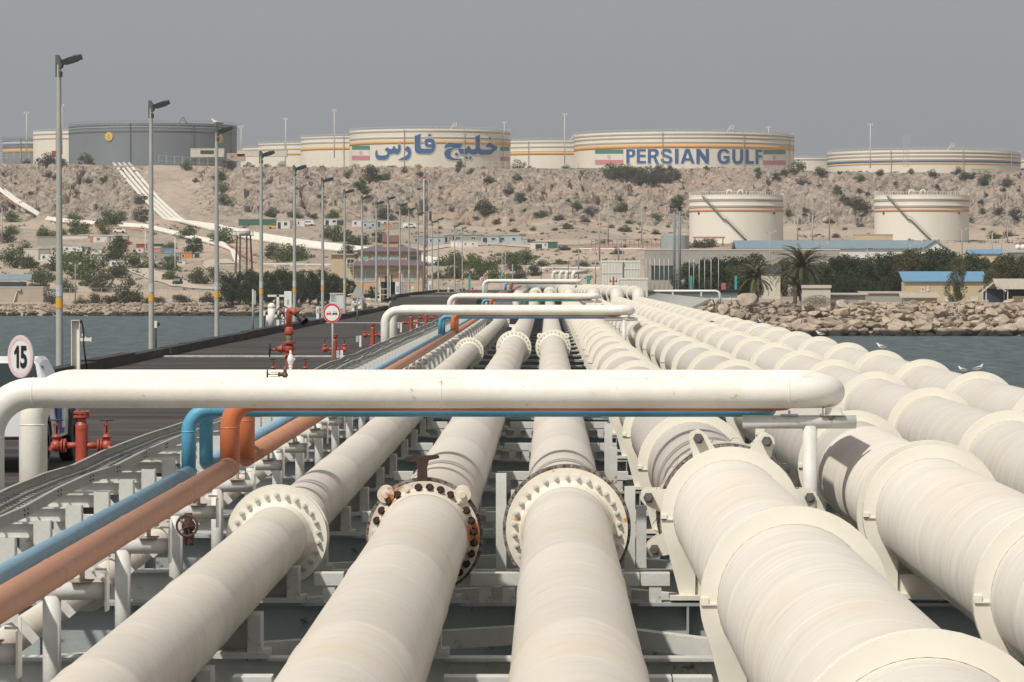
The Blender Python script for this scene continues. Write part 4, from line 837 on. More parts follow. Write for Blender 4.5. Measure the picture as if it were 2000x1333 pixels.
MB().box((0, 2.56, .50), (1.78, .22, .30)).box((.80, 2.45, .50), (.22, .3, .28)).build('bumper', BLACK, t)
for s_ in (-1, 1):
    MB().box((s_ * .78, 2.4, .78), (.20, .24, .17)).build('headlight', mat('headlight_glass', (.5, .52, .54), rough=.1), t)
    MB().box((s_ * .98, 1.02, 1.10), (.17, .1, .2)).build('wing_mirror', BLACK, t)
MB().box((0, -2.54, .78), (1.62, .03, .42)).build('tailgate', WP, t)
# birds on the pipes and on lamp three
GW = mat('gull_white', (.72, .72, .70)); GG = mat('gull_grey', (.22, .23, .25)); GK = mat('gull_black', (.02, .02, .02)); GB = mat('gull_beak', (.5, .2, .05))
def gull(p, rz, label, grp='gulls resting on the pipelines', s=.45):
    t = thing('gull', label, 'gull', p, R(rz), group=grp); t.scale = (s, s, s)
    pts = [(-.26, 0, .10), (-.16, 0, .12), (-.06, 0, .145), (.05, 0, .165), (.12, 0, .20), (.155, 0, .25), (.18, 0, .285), (.215, 0, .285), (.24, 0, .278)]
    MB().tube(pts, [.008, .045, .072, .075, .055, .036, .04, .03, .008], 12).build('body', GW, t)
    for s_ in (-1, 1):
        MB().tube([(.06, s_ * .06, .18), (-.06, s_ * .075, .17), (-.2, s_ * .045, .14), (-.34, s_ * .015, .115)], [.02, .042, .03, .004], 8).build('wing', GG, t)
        MB().cyl((0, s_ * .025, 0), (-.005, s_ * .025, .09), .007, n=6).build('leg', GB, t)
    MB().tube([(.235, 0, .278), (.29, 0, .268)], [.010, .003], 6).build('beak', GB, t)
tp = lambda j, y, rg=.63: Vector((PX[j][0], y, PX[j][1] + rg))
gull(tp(4, 131.9) + Vector((1.77, -8.9, 0)), 200, 'grey gull standing on the sixth pipeline near its dark joint')
p3 = P(423, 236.5, 178); gull(Vector((p3.x, 178, P(423, 247, 178).z)), 170, 'white gull perched on top of the third street lamp', 'gull on the lamp', 1.1)
gull(tp(6, RY[7]), 160, 'grey gull with folded wings on the outermost ribbed pipeline, leftmost of the gulls there')
gull(tp(6, RY[5]), 20, 'small white gull on the outermost ribbed pipeline, right one of the pair', s=.36)
gull(tp(6, RY[5] + .05) + Vector((-.22, .3, -.03)), 150, 'small white gull on the outermost ribbed pipeline, left one of the pair', s=.33)
gull(tp(6, RY[12]), 190, 'gull with spread grey wings on the outermost ribbed pipeline, far from the viewer')
gull(tp(6, RY[9]), 170, 'white gull on the outermost ribbed pipeline, above the shoreline rocks')
# ================================================================ the tank farm on the plateau
def on_cyl(px, py, X, Yc, Rr, off=.25):
    d = ray(px, py); a = d.x ** 2 + 1; b = -2 * (d.x * X + Yc); c = X * X + Yc * Yc - (Rr + off) ** 2
    q = max(b * b - 4 * a * c, 0); Y = (-b - math.sqrt(q)) / (2 * a); return Vector((d.x * Y, Y, d.z * Y))
def band(t, nm, Rr, z0, z1, m, off=.12, a0=0, a1=2 * math.pi, n=128):
    b = MB(); vs = []
    for k in range(n + 1):
        a = a0 + (a1 - a0) * k / n
        for rr_ in (Rr - .05, Rr + off):
            for z in (z0, z1): vs.append((rr_ * math.cos(a), rr_ * math.sin(a), z))
    b.add(vs, [f for k in range(n) for f in ((4 * k, 4 * k + 4, 4 * k + 5, 4 * k + 1), (4 * k + 2, 4 * k + 3, 4 * k + 7, 4 * k + 6), (4 * k + 1, 4 * k + 5, 4 * k + 7, 4 * k + 3), (4 * k, 4 * k + 2, 4 * k + 6, 4 * k + 4))], True)
    return b.build(nm, m, t, fix=False)
def tank(px0, px1, Yc, ytop, zb, label, body=None, girders=(), stripes=(), posts=True, group='storage tanks on the plateau', top_extra=True, rust=TANKL):
    body = body or TANKW; hw = (px1 - px0) / 2; Rr = Yc * hw / F; X = ((px0 + px1) / 2 - VPX) / F * Yc; Yf = Yc - Rr
    Z = lambda y: (VPY - y) / F * Yf
    t = thing('storage_tank', label, 'storage tank', (X, Yc, zb), group=group); H_ = Z(ytop) - zb
    m = MB(); m.lathe([(Rr, -3), (Rr, H_), (Rr - .6, H_), (Rr - .6, H_ - 3), (.01, H_ - 2.5)], n=128); m.build('tank_shell', body, t, fix=False)
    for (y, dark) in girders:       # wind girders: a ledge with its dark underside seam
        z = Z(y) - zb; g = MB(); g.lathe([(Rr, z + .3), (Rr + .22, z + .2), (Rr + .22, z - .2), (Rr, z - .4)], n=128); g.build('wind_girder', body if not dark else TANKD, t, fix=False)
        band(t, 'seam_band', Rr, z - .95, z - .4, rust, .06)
    for (y0, y1, m_) in stripes: band(t, 'stripe', Rr, Z(y1) - zb, Z(y0) - zb, m_)
    if posts:
        g = MB()
        for k in range(48):
            a = math.pi + math.pi * (k + .5) / 48; g.box((Rr * math.cos(a), Rr * math.sin(a), H_ + .5), (.1, .1, 1.0))
        g.tube([((Rr) * math.cos(math.pi + math.pi * k / 40), Rr * math.sin(math.pi + math.pi * k / 40), H_ + 1.0) for k in range(41)], .07, 4); g.build('top_railing', body, t)
    if top_extra:
        a = R(-80 + 25 * random.random()); c = Vector((Rr * math.cos(a), Rr * math.sin(a), H_)); g = MB()
        g.bar(c + Vector((-2, 1, 0)), c + Vector((0, 0, 3.0)), .35); g.bar(c + Vector((2, 1, 0)), c + Vector((0, 0, 3.0)), .35); g.box(c + Vector((0, 0, 1.4)), (2.4, .3, .3)); g.box(c + Vector((1, 0, 2.2)), (.25, .25, 2.6)); g.build('gauge_platform', body, t)
        for aa in (a + .12, a - .62, a + .8):
            MB().box(((Rr + .5) * math.cos(aa), (Rr + .5) * math.sin(aa), H_ / 2), (.28, .28, H_)).build('down_pipe', rust, t)
    return t, X, Rr, Yf
G3 = lambda y: [(y, 0), (y + 9, 0), (y + 18, 0)]
tank(5, 130, 2350, 270, 50, 'small grey-blue tank with a yellow band, farthest left on the plateau', TANKD, [(275, 1), (285, 1)], [(277, 283, mat('pale_blue_band', (.34, .40, .42))), (291, 298, STRO)], rust=TANKD)
tank(65, 240, 2150, 256, 51, 'cream tank between the big dark grey tank and the small blue-grey one', TANKW, [(260, 0), (269, 0)])
dk, dX, dR, dYf = tank(135, 462, 1930, 240, 51.2, 'huge dark grey tank with yellow round emblems, upper left', TANKD, [(243.5, 1), (255, 1)], [(247, 250, mat('grey_blue_band', (.25, .28, .30)))], rust=mat('dark_seam', (.11, .10, .11)))
EMB = mat('emblem_yellow', (.66, .45, .08)); EMD = mat('emblem_mark', (.36, .24, .06))
for (px, py) in ((213, 267), (429.5, 271)):
    c = on_cyl(px, py, dX, 1930, dR, .2); nrm = Vector((c.x - dX, c.y - 1930, 0)).normalized(); loc = c - dk.location
    m = MB(); m.lathe([(2.2, .0), (2.2, .25), (.001, .25)], loc, nrm, 32); e = m.build('round_emblem', EMB, dk)
    q_ = nrm.to_track_quat('Z', 'Y').to_matrix(); m = MB(); c2 = loc + nrm * .3; s_ = Vector((-nrm.y, nrm.x, 0))
    m.add([c2 + Vector((0, 0, 1.0)), c2 + s_ * .6 + Vector((0, 0, .15)), c2 - s_ * .6 + Vector((0, 0, .15))], [(0, 1, 2)]); m.add([c2 + s_ * .5 + Vector((0, 0, -.25)), c2 - s_ * .5 + Vector((0, 0, -.25)), c2 - s_ * .35 + Vector((0, 0, -1.1)), c2 + s_ * .35 + Vector((0, 0, -1.1))], [(0, 1, 2, 3)]); m.build('emblem_mark', EMD, dk, fix=False)
tank(505, 700, 2350, 279.5, 50, 'cream tank with orange band, third one left of the Persian lettering', TANKW, G3(281)[:2], [(299, 303.5, STRO)])
tank(470, 640, 2600, 289, 50, 'cream tank barely showing right of the dark grey tank', TANKW, [(291, 0)], top_extra=False)
tank(588, 815, 2150, 266.5, 50, 'cream tank with orange band, just left of the lettered Persian tank', TANKW, G3(268)[:2], [(287, 293, STRO)])
ft, fX, fR, fYf = tank(683, 997, 1930, 252, 50.3, 'large cream tank with blue Persian lettering on its side', TANKW, [(255, 0), (267.5, 0)], [(275, 281.5, STRO)])
tank(950, 1232, 2150, 275, 50, 'cream tank with orange band between the two lettered tanks', TANKW, G3(277), [(297, 303, STRO)])
pt, pX, pR, pYf = tank(1121, 1550, 1930, 257.5, 50, 'largest cream tank, blue English capitals across its front', TANKW, [(261, 0), (268, 0), (277, 0)], [(282.5, 290, STRO)])
tank(1500, 1640, 2350, 309, 49, 'low cream tank half hidden right of the largest lettered tank', TANKW, [(311, 0)], top_extra=False)
tank(1615, 1990, 1930, 293.5, 47.8, 'wide cream tank with thin blue and yellow lines at the far right', TANKW, [(297, 0), (304, 0), (311, 0)], [(314.5, 317.5, STRB), (319, 321.5, STRO)])
tank(1992, 2190, 2050, 311, 48, 'sliver of a cream tank at the right edge of the plateau', TANKW, [(313, 0)], [(327, 331, STRB)])
# flags painted on both lettered tanks
def patch(t, X, Yc, Rr, x0, x1, y0, y1, m, nm='flag_stripe', off=.2, n=8):
    b = MB(); vs = []
    for k in range(n + 1):
        x = x0 + (x1 - x0) * k / n
        for y in (y0, y1):
            c = on_cyl(x, y, X, Yc, Rr, off); vs += [c - t.location, on_cyl(x, y, X, Yc, Rr, off - .15) - t.location]
    b.add(vs, [f for k in range(n) for f in ((4 * k, 4 * k + 2, 4 * k + 6, 4 * k + 4), (4 * k, 4 * k + 4, 4 * k + 5, 4 * k + 1), (4 * k + 2, 4 * k + 3, 4 * k + 7, 4 * k + 6))]); return b.build(nm, m, t)
for (tt, X, Rr, x0, x1, yt, hh) in ((pt, pX, pR, 1162, 1217, 292.5, 29), (pt, pX, pR, 1491, 1534.5, 293.5, 29), (ft, fX, fR, 687.5, 722, 285, 28), (ft, fX, fR, 978, 995, 287, 28)):
    s_ = MB(); fl = patch(tt, X, 1930, Rr, x0, x1, yt, yt + hh * .29, FLG, 'green_stripe'); patch(tt, X, 1930, Rr, x0, x1, yt + hh * .29, yt + hh * .7, FLW, 'white_stripe', .18); patch(tt, X, 1930, Rr, x0, x1, yt + hh * .7, yt + hh, FLR, 'red_stripe')
    mx_ = (x0 + x1) / 2; my = yt + hh * .5
    if x1 - x0 > 30:
        for (u0, u1, v0, v1) in ((-.6, .6, -4, 3.5), (-3, -2, -2.5, 1.5), (2, 3, -2.5, 1.5), (-2, 2, 3, 4)): patch(tt, X, 1930, Rr, mx_ + u0, mx_ + u1, my + v0, my + v1, FLR, 'flag_emblem', .26, 2)
# lettering: flat outlines cut into narrow strips and bent round the shell
def bend(polys, t, X, Yc, Rr, m, nm, off, holes=None):
    bmm = bmesh.new()
    for poly in polys:
        loops_ = poly if isinstance(poly[0][0], (tuple, list)) else [poly]
        vv = [[Vector((u, v, 0)) for u, v in lp] for lp in loops_]; tr_ = tessellate_polygon(vv); fl = [p for lp in vv for p in lp]
        bv = [bmm.verts.new(p) for p in fl]
        for a, b, c in tr_:
            try: bmm.faces.new((bv[a], bv[b], bv[c]))
            except ValueError: pass
    _bend_bm(bmm, t, X, Yc, Rr, m, nm, off)
def _bend_bm(bmm, t, X, Yc, Rr, m, nm, off):
    xs = [v.co.x for v in bmm.verts]
    for cx in np.arange(min(xs) + 4, max(xs), 5.0):
        bmesh.ops.bisect_plane(bmm, geom=bmm.verts[:] + bmm.edges[:] + bmm.faces[:], plane_co=(cx, 0, 0), plane_no=(1, 0, 0))
    for v in bmm.verts: v.co = on_cyl(v.co.x, v.co.y, X, Yc, Rr, off) - t.location
    me_ = bpy.data.meshes.new(nm); bmm.to_mesh(me_); bmm.free(); me_.materials.append(m); link(nm, me_, t)
def smooth(poly, k=3):
    out = []; n = len(poly)
    for i in range(n):
        p0, p1, p2, p3 = (Vector(poly[(i + j - 1) % n]) for j in range(4))
        d1 = (p1 - p0); d2 = (p2 - p1); 
        out.append(tuple(p1))
        if d2.length < 45: continue
        for j in range(1, k):
            s_ = j / k; c = .5 * ((2 * p1) + (p2 - p0) * s_ * .6 + (2 * p0 - 5 * p1 + 4 * p2 - p3) * s_ * s_ * .0) ; 
            out.append(tuple(p1 + (p2 - p1) * s_))
    return out
def grow(poly, d):
    n = len(poly); ar = sum(poly[i][0] * poly[(i + 1) % n][1] - poly[(i + 1) % n][0] * poly[i][1] for i in range(n)); sg = 1 if ar > 0 else -1; out = []
    for i in range(n):
        a, b, c = Vector(poly[i - 1]), Vector(poly[i]), Vector(poly[(i + 1) % n]); e1 = (b - a).normalized(); e2 = (c - b).normalized()
        n1 = Vector((e1.y, -e1.x)) * sg; n2 = Vector((e2.y, -e2.x)) * sg; nn = n1 + n2; l = nn.length
        nn = nn / l if l > .1 else n1; out.append(tuple(b + nn * d / max(.5, nn.dot(n1))))
    return out
A_ = [
 [(235,620),(205,625),(185,680),(180,760),(200,840),(240,885),(300,900),(440,900),(520,870),(565,820),(590,740),(640,740),(680,730),(705,715),(740,735),(790,742),(840,720),(880,670),(897,600),(900,520),(885,460),(868,450),(805,505),(825,540),(810,575),(770,585),(745,560),(735,520),(705,505),(680,525),(670,570),(640,590),(585,590),(545,560),(510,535),(450,610),(450,625),(500,665),(525,700),(510,740),(470,765),(380,775),(290,768),(255,740),(245,690),(243,640)],
 [(1075,505),(1005,600),(1005,615),(1060,660),(1100,705),(1095,735),(1040,780),(900,850),(820,885),(900,915),(1050,905),(1130,860),(1175,780),(1187,700),(1185,630),(1165,570),(1120,530)],
 [[(1280,230),(1450,165),(1450,540),(1480,575),(1540,582),(1750,580),(1785,560),(1640,545),(1590,520),(1560,470),(1550,400),(1570,340),(1620,300),(1700,290),(1780,300),(1830,345),(1860,410),(1870,500),(1850,600),(1800,680),(1740,715),(1680,728),(1420,728),(1340,705),(1295,650),(1285,580),(1280,400)], [(1645,435),(1665,455),(1700,462),(1740,455),(1760,435),(1735,415),(1700,405),(1665,412)]],
 [(1705,155),(1770,208),(1703,245),(1640,208)]]
B_ = [
 [(265,580),(255,530),(290,470),(340,420),(400,405),(520,420),(640,430),(770,430),(755,470),(725,550),(690,552),(695,575),(740,590),(850,590),(885,560),(905,510),(935,490),(960,510),(985,570),(1010,600),(1080,600),(1120,585),(1125,550),(1120,262),(1110,255),(1250,190),(1250,560),(1265,590),(1320,605),(1450,615),(1560,605),(1595,585),(1560,560),(1500,540),(1460,540),(1425,558),(1415,530),(1435,480),(1470,430),(1520,405),(1570,425),(1640,480),(1690,510),(1745,522),(1715,630),(1680,635),(1640,665),(1580,720),(1530,750),(1450,755),(1270,755),(1225,735),(1190,705),(1150,740),(1100,748),(1010,745),(965,725),(935,700),(900,735),(850,742),(740,742),(690,720),(655,665),(645,590),(645,560),(590,575),(520,580),(460,620),(430,690),(430,760),(460,815),(520,850),(620,860),(720,862),(750,878),(720,900),(600,912),(450,905),(340,870),(275,810),(250,740),(260,670),(300,620),(360,585),(440,565),(500,555),(480,545),(380,542),(320,550)],
 [(597,685),(660,740),(595,790),(535,740)], [(877,785),(925,832),(880,880),(825,832)], [(980,785),(1030,832),(980,885),(930,832)], [(1517,245),(1580,300),(1520,350),(1485,300)]]
def cv(lst, ox_, oy_):
    f = lambda poly: [(ox_ + u / 14.2857, oy_ + v / 14.2857) for u, v in poly]
    return [[f(q) for q in p] if isinstance(p[0][0], (tuple, list)) else f(p) for p in lst]
PLY = cv(A_, 720, 250) + cv(B_, 850, 250)
OUTL = mat('letter_outline', (.76, .74, .68))
bend([grow(p[0] if isinstance(p[0][0], (tuple, list)) else p, .9) for p in PLY], ft, fX, 1930, fR, OUTL, 'letter_outline', .27)
bend(PLY, ft, fX, 1930, fR, STRB, 'persian_lettering', .32)
EN = [
 [[(22,82),(120,82),(143,95),(150,125),(143,170),(120,195),(68,200),(68,288),(22,288)], [(68,118),(68,165),(95,165),(104,150),(104,130),(95,118)]],
 [(168,82),(295,82),(295,118),(212,118),(212,160),(292,160),(292,196),(212,196),(212,248),(298,248),(298,288),(168,288)],
 [[(322,82),(430,80),(465,95),(478,130),(468,170),(438,192),(480,288),(432,288),(398,205),(368,205),(368,288),(322,288)], [(368,118),(368,168),(415,165),(430,142),(415,120)]],
 [(660,135),(615,140),(600,122),(575,118),(552,125),(550,142),(570,158),(630,178),(662,200),(670,235),(655,272),(610,292),(560,290),(515,270),(500,220),(540,215),(552,242),(580,255),(615,250),(622,232),(608,212),(545,190),(512,165),(505,130),(520,98),(560,78),(620,80),(652,100)],
 [(700,80),(753,80),(753,288),(700,288)],
 [[(848,80),(905,80),(978,285),(930,285),(915,245),(840,245),(825,285),(780,285)], [(878,135),(852,210),(905,210)]],
 [(1000,80),(1050,80),(1130,190),(1130,80),(1177,80),(1177,288),(1130,288),(1048,175),(1048,288),(1000,288)],
 [(1465,130),(1418,140),(1405,122),(1380,115),(1355,125),(1342,160),(1340,200),(1350,235),(1372,252),(1400,250),(1420,235),(1420,215),(1380,215),(1380,178),(1465,178),(1465,262),(1430,285),(1385,294),(1335,282),(1305,250),(1292,190),(1300,130),(1325,92),(1375,78),(1425,85),(1455,108)],
 [(1500,82),(1545,82),(1545,215),(1555,245),(1578,252),(1600,245),(1610,215),(1610,84),(1655,84),(1655,220),(1640,270),(1610,290),(1578,295),(1540,288),(1510,265),(1500,220)],
 [(1687,86),(1732,86),(1732,248),(1802,248),(1802,290),(1687,290)],
 [(1825,88),(1925,88),(1925,124),(1868,124),(1868,168),(1918,168),(1918,204),(1868,204),(1868,292),(1825,292)]]
fe = lambda poly: [(1220 + u / 7.143, 280 + v / 7.143) for u, v in poly]
EN = [[fe(q) for q in p] if isinstance(p[0][0], (tuple, list)) else fe(p) for p in EN]
bend([grow(p[0] if isinstance(p[0][0], (tuple, list)) else p, .7) for p in EN], pt, pX, 1930, pR, OUTL, 'letter_outline', .15)
bend(EN, pt, pX, 1930, pR, STRB, 'lettering', .20)
# two smaller tanks at the foot of the cliff, with their zig-zag stairs
for k, (x0, x1, lb) in enumerate(((1346, 1529, 'white tank with orange band and diagonal stair, left one of the two below the cliff'), (1707, 1891, 'white tank with orange band and diagonal stair, right one of the two below the cliff'))):
    t, X, Rr, Yf = tank(x0, x1, 1268, 380.5, 10.5, lb, mat('tank_white_near', (.70, .67, .59), (.64, .61, .53), .08, .65, stretch=(1, 1, .15)), [(388, 0), (401, 0)], [(409, 413.5, STRR)], group='two white tanks below the cliff', top_extra=False)
    pts = [(x0 + 25, 383), (x0 + 66, 428), (x0 + 72, 430), (x0 + 112, 470)]
    m = MB(); path = []
    for i in range(3):
        for s_ in np.linspace(0, 1, 8)[:-1]: path.append((pts[i][0] + (pts[i + 1][0] - pts[i][0]) * s_, pts[i][1] + (pts[i + 1][1] - pts[i][1]) * s_))
    path.append(pts[-1]); w_ = [on_cyl(a, b, X, 1268, Rr, .6) - t.location for a, b in path]
    m.tube(w_, .28, 4); m.tube([p + Vector((0, -.3, 1.0)) for p in w_], .06, 4); m.build('stair', mat('stair_steel', (.16, .15, .14)), t)
    for sx in (40, 62):
        MB().tube([(X + (sx - 92) / 6.0 - X, -Rr + 4, Z_) for Z_ in (H_ for H_ in (0,))] * 0 + fillet([(((x0 + 92 - x0 - 92) + (sx + (30 if k == 0 else 20)) - 92) / 6.0, -Rr + 3, 15.7), (((sx + (30 if k == 0 else 20)) - 92) / 6.0, -Rr + 3, 17.6), (((sx + (30 if k == 0 else 20)) - 92) / 6.0 + 1.6, -Rr + 3, 17.6), (((sx + (30 if k == 0 else 20)) - 92) / 6.0 + 1.6, -Rr + 3, 16.6)], .7, 5), .25, 8).build('vent_pipe', WHITE, t)
    for px in (x0 + 18, x0 + 166): patch(t, X, 1268, Rr, px - 1, px + 2, 415, 419, DARK, 'number_plate', .2, 2)
p = G(1316, 486); t = thing('steel_tank', 'small bare grey steel tank left of the first white tank', 'storage tank', (p.x, 1200, 7.5))
m = MB(); m.lathe([(4.4, -1), (4.4, 5.2), (.01, 5.6)], n=40); m.build('tank_shell', mat('bare_tank', (.33, .35, .35), (.28, .30, .30), .5), t)
m = MB(); m.tube([(4.4 * math.cos(a), 4.4 * math.sin(a), 6.3) for a in np.linspace(0, 2 * math.pi, 25)], .06, 4)
for a in np.linspace(0, 2 * math.pi, 13): m.box((4.4 * math.cos(a), 4.4 * math.sin(a), 5.8), (.1, .1, 1.1))
m.build('top_railing', GALV, t)
# ================================================================ masts and poles
CONC = mat('concrete_pole', (.36, .34, .31), (.30, .28, .26), 1, .8)
def mast(px, ytop, ybase, Y, label, head='flood', r=.28, m=None, name='light_mast', grp=None, zb=None):
    c = P(px, ytop, Y); b = P(px, ybase, Y); zb = b.z if zb is None else zb
    t = thing(name, label, 'mast' if 'mast' in name else 'pole', (c.x, Y, zb - .6), group=grp); h = c.z - zb + .6
    MB().cyl((0, 0, 0), (0, 0, h), r, r * .6, n=8).build('pole', m or CONC, t)
    if head == 'flood':
        g = MB(); g.box((0, 0, h - .1), (r * 7, .5, .25)); g.box((-r * 3, -.2, h - .5), (r * 1.8, .5, .7)); g.box((r * 3, -.2, h - .5), (r * 1.8, .5, .7)); g.build('floodlights', DARK if m is None else m, t)
    if head == 'twin':
        for s_ in (-1, 1): 
            g = MB(); g.bar((0, 0, h - .7), (s_ * 1.0, 0, h - .15), .1); g.box((s_ * 1.15, -.1, h + .05), (.75, .4, .45), M=Matrix.Rotation(-s_ * .5, 3, 'Y')); g.build('floodlight', GALV, t)
    if head == 'cross':
        MB().box((0, 0, h - .6), (2.6, .14, .14)).box((0, 0, h - 1.6), (1.8, .12, .12)).build('cross_arm', m or CONC, t)
    if head == 'lamp': MB().bar((0, 0, h), (1.5, 0, h + .25), .12, .2).build('lamp_arm', DARK, t)
    return t
MW = mat('mast_white', (.62, .60, .55))
for k, (px, yt, yb, Y) in enumerate(((52, 219, 300, 1780), (121, 204, 300, 1820), (471, 246, 302, 1850), (558, 231, 306, 1850), (653, 214, 306, 1840), (985, 238, 300, 2100), (1103, 222, 318, 1850), (1501, 247, 300, 2100), (1700, 242, 326, 1840))):
    mast(px, yt, yb, Y, f'tall white floodlight mast on the plateau, {ORD[k]} from the left', m=MW, grp='floodlight masts on the plateau', r=.30)
def lattice(px, yt, yb, Y, w_, label, m, head=None, n=9, group=None):
    b = P(px, yb, Y); c = P(px, yt, Y); h = c.z - b.z; t = thing('lattice_tower', label, 'lattice tower', (b.x, Y, b.z), group=group); g = MB()
    for sx in (-1, 1):
        for sy in (-1, 1): g.box((sx * w_ / 2, sy * w_ / 2, h / 2), (.12, .12, h))
    for i in range(n):
        z0, z1 = h * i / n, h * (i + 1) / n
        for sy in (-1, 1): g.bar((-w_ / 2, sy * w_ / 2, z0), (w_ / 2, sy * w_ / 2, z1 if i % 2 else z0), .09); g.bar((-w_ / 2, sy * w_ / 2, z1), (w_ / 2, sy * w_ / 2, z0), .09)
    g.build('lattice', m, t); return t, h
lattice(1770, 263, 326, 1840, 2.6, 'open lattice tower on the plateau before the wide right tank', GALV)
t, h = lattice(832, 352, 566, 860, .55, 'tall red-tipped communication tower rising behind the lamp row', DARK, n=24)
MB().cyl((-.35, 0, 0), (-.35, 0, h + .3), .26, n=12).build('mast_tube', GALV, t); MB().sphere((-.35, 0, h + .6), .35, 6).build('warning_light', RED, t)
m = MB(); m.sphere((-1.6, 0, h - 2.0), .55, 6, (1, .6, .5)); m.box((-1, 0, h - 2), (1.4, .1, .1)); m.box((1.0, 0, h - 8), (.5, .5, 2.0)); m.build('antenna', DARK, t)
lattice(982, 520, 470, 1, 1, '', GALV) if False else None
lattice(984, 477, 565, 880, .9, 'low grey lattice mast with lamps beyond the third pipe loop', GALV)
for k, (px, yt, yb, Y, hd_) in enumerate(((1130, 447, 560, 760, 'cross'), (1163, 483, 556, 800, 'flood'), (1171, 415, 505, 1080, 'cross'), (1188, 390, 480, 1250, None), (1253, 395, 485, 1250, None), (1208, 455, 520, 1000, None), (1216, 468, 545, 900, None), (1001, 516, 560, 720, 'lamp'),
        (1504, 452, 545, 900, 'twin'), (1587, 420, 470, 1240, 'twin'), (1620, 375, 470, 1260, None), (1558, 420, 470, 1240, 'cross'), (1606, 476, 560, 830, 'twin'), (1778, 476, 560, 830, 'twin'), (1879, 447, 520, 1060, 'twin'), (1967, 392, 462, 1260, 'flood'), (1968, 440, 470, 1250, None), (1938, 455, 505, 1080, None), (1745, 506, 575, 800, 'twin'), (1956, 464, 510, 1000, None), (1694, 487, 520, 1000, 'lamp'), (147, 515, 588, 930, 'twin'), (284, 452, 500, 1180, None), (342, 464, 520, 1120, None), (4, 405, 475, 1280, None))):
    mast(px, yt, yb, Y, ['slim pole with crossbar left of the white panelled box', 'lamp pole just left of the white panelled box', 'wooden crossarm pole above the white panelled box', 'tall bare pole on the slope, left of the next one', 'tall bare pole on the slope left of the twin masts', 'thin pole above the white panelled box', 'short thin pole behind the white panelled box', 'thin pole with lamp arm beyond the pipes',
        'twin-headed lamp pole before the first white tank', 'twin-headed lamp pole between the two white tanks', 'tall bare pole between the two white tanks', 'crossarm pole right of the first white tank', 'twin-headed lamp above the palm, left', 'twin-headed lamp before the right white tank', 'twin-headed lamp pole right of the second white tank', 'tall pole on the slope at the far right', 'short pole on the slope at the far right', 'short pole behind the dark trees at right', 'green-stemmed lamp pole in front of the dark trees', 'dark thin pole behind the dark trees at right', 'small lamp by the white warehouse wall', 'thin twin-headed lamp pole behind the left fence', 'white pole standing among the left shacks', 'second white pole standing among the left shacks', 'wooden pole at the far left edge'][k],
        hd_, .16 if Y < 1000 else .24, m=[CONC, GALV, CONC, CONC, CONC, CONC, CONC, CONC][k % 8] if k not in (18, 22, 23) else (mat('green_pole', (.06, .16, .09)) if k == 18 else MW), name='utility_pole')
# tall twin steel masts with floodlights
for k, (px, yt) in enumerate(((1317, 412), (1329, 405))):
    c = P(px, yt, 520); t = thing('floodlight_mast', ['left one of the twin tall steel masts with platform and floodlights', 'right one of the twin tall steel masts with platform and floodlights'][k], 'mast', (c.x, 520 + k * 3, -3)); h = c.z + 3
    MB().cyl((0, 0, 0), (0, 0, h), .17, n=12).build('pole', mat('mast_grey', (.20, .22, .24), (.16, .18, .2), 1), t)
    if k: g = MB(); g.box((-.3, 0, h), (1.9, .9, .06)); g.tube([(-1.2, -.4, h + .5), (.6, -.4, h + .5)], .03, 4); [g.box((x_, -.4, h + .25), (.05, .05, .5)) for x_ in (-1.2, -.6, 0, .6)]; g.bar((0, 0, h - 1.2), (-.9, 0, h), .07); g.build('platform', DARK, t)
    for s_ in (-.42, .1): MB().box((s_, -.3, h + .75 - .25 * (k == 0)), (.4, .3, .32)).build('floodlight', DARK, t)
    if k: lg = MB(); lg.box((-.55, .1, h / 2), (.05, .05, h)); lg.box((-.20, .1, h / 2), (.05, .05, h)); [lg.box((-.37, .1, z), (.35, .03, .04)) for z in np.arange(.3, h, .45)]; lg.build('ladder', mat('ladder_steel', (.42, .40, .35)), t)
# a row of bent-topped fence posts
BP = mat('fence_post_white', (.55, .54, .50))
for k, px in enumerate((1250, 1262, 1270, 1279, 1289, 1298, 1307, 1348, 1357, 1368, 1379, 1392, 1407)):
    c = P(px, 506 if px < 1320 else 507, 560); t = thing('bent_post', 'slim white bent-topped post beyond the pipe bends', 'fence post', (c.x, 560 + .5 * k, -3), group='bent white posts of the security fence'); h = c.z + 3
    m = MB(); m.cyl((0, 0, 0), (0, 0, h), .045, n=6); m.bar((0, 0, h), (-.35 if k < 7 else .4, 0, h + .25), .06); m.build('post', BP, t)
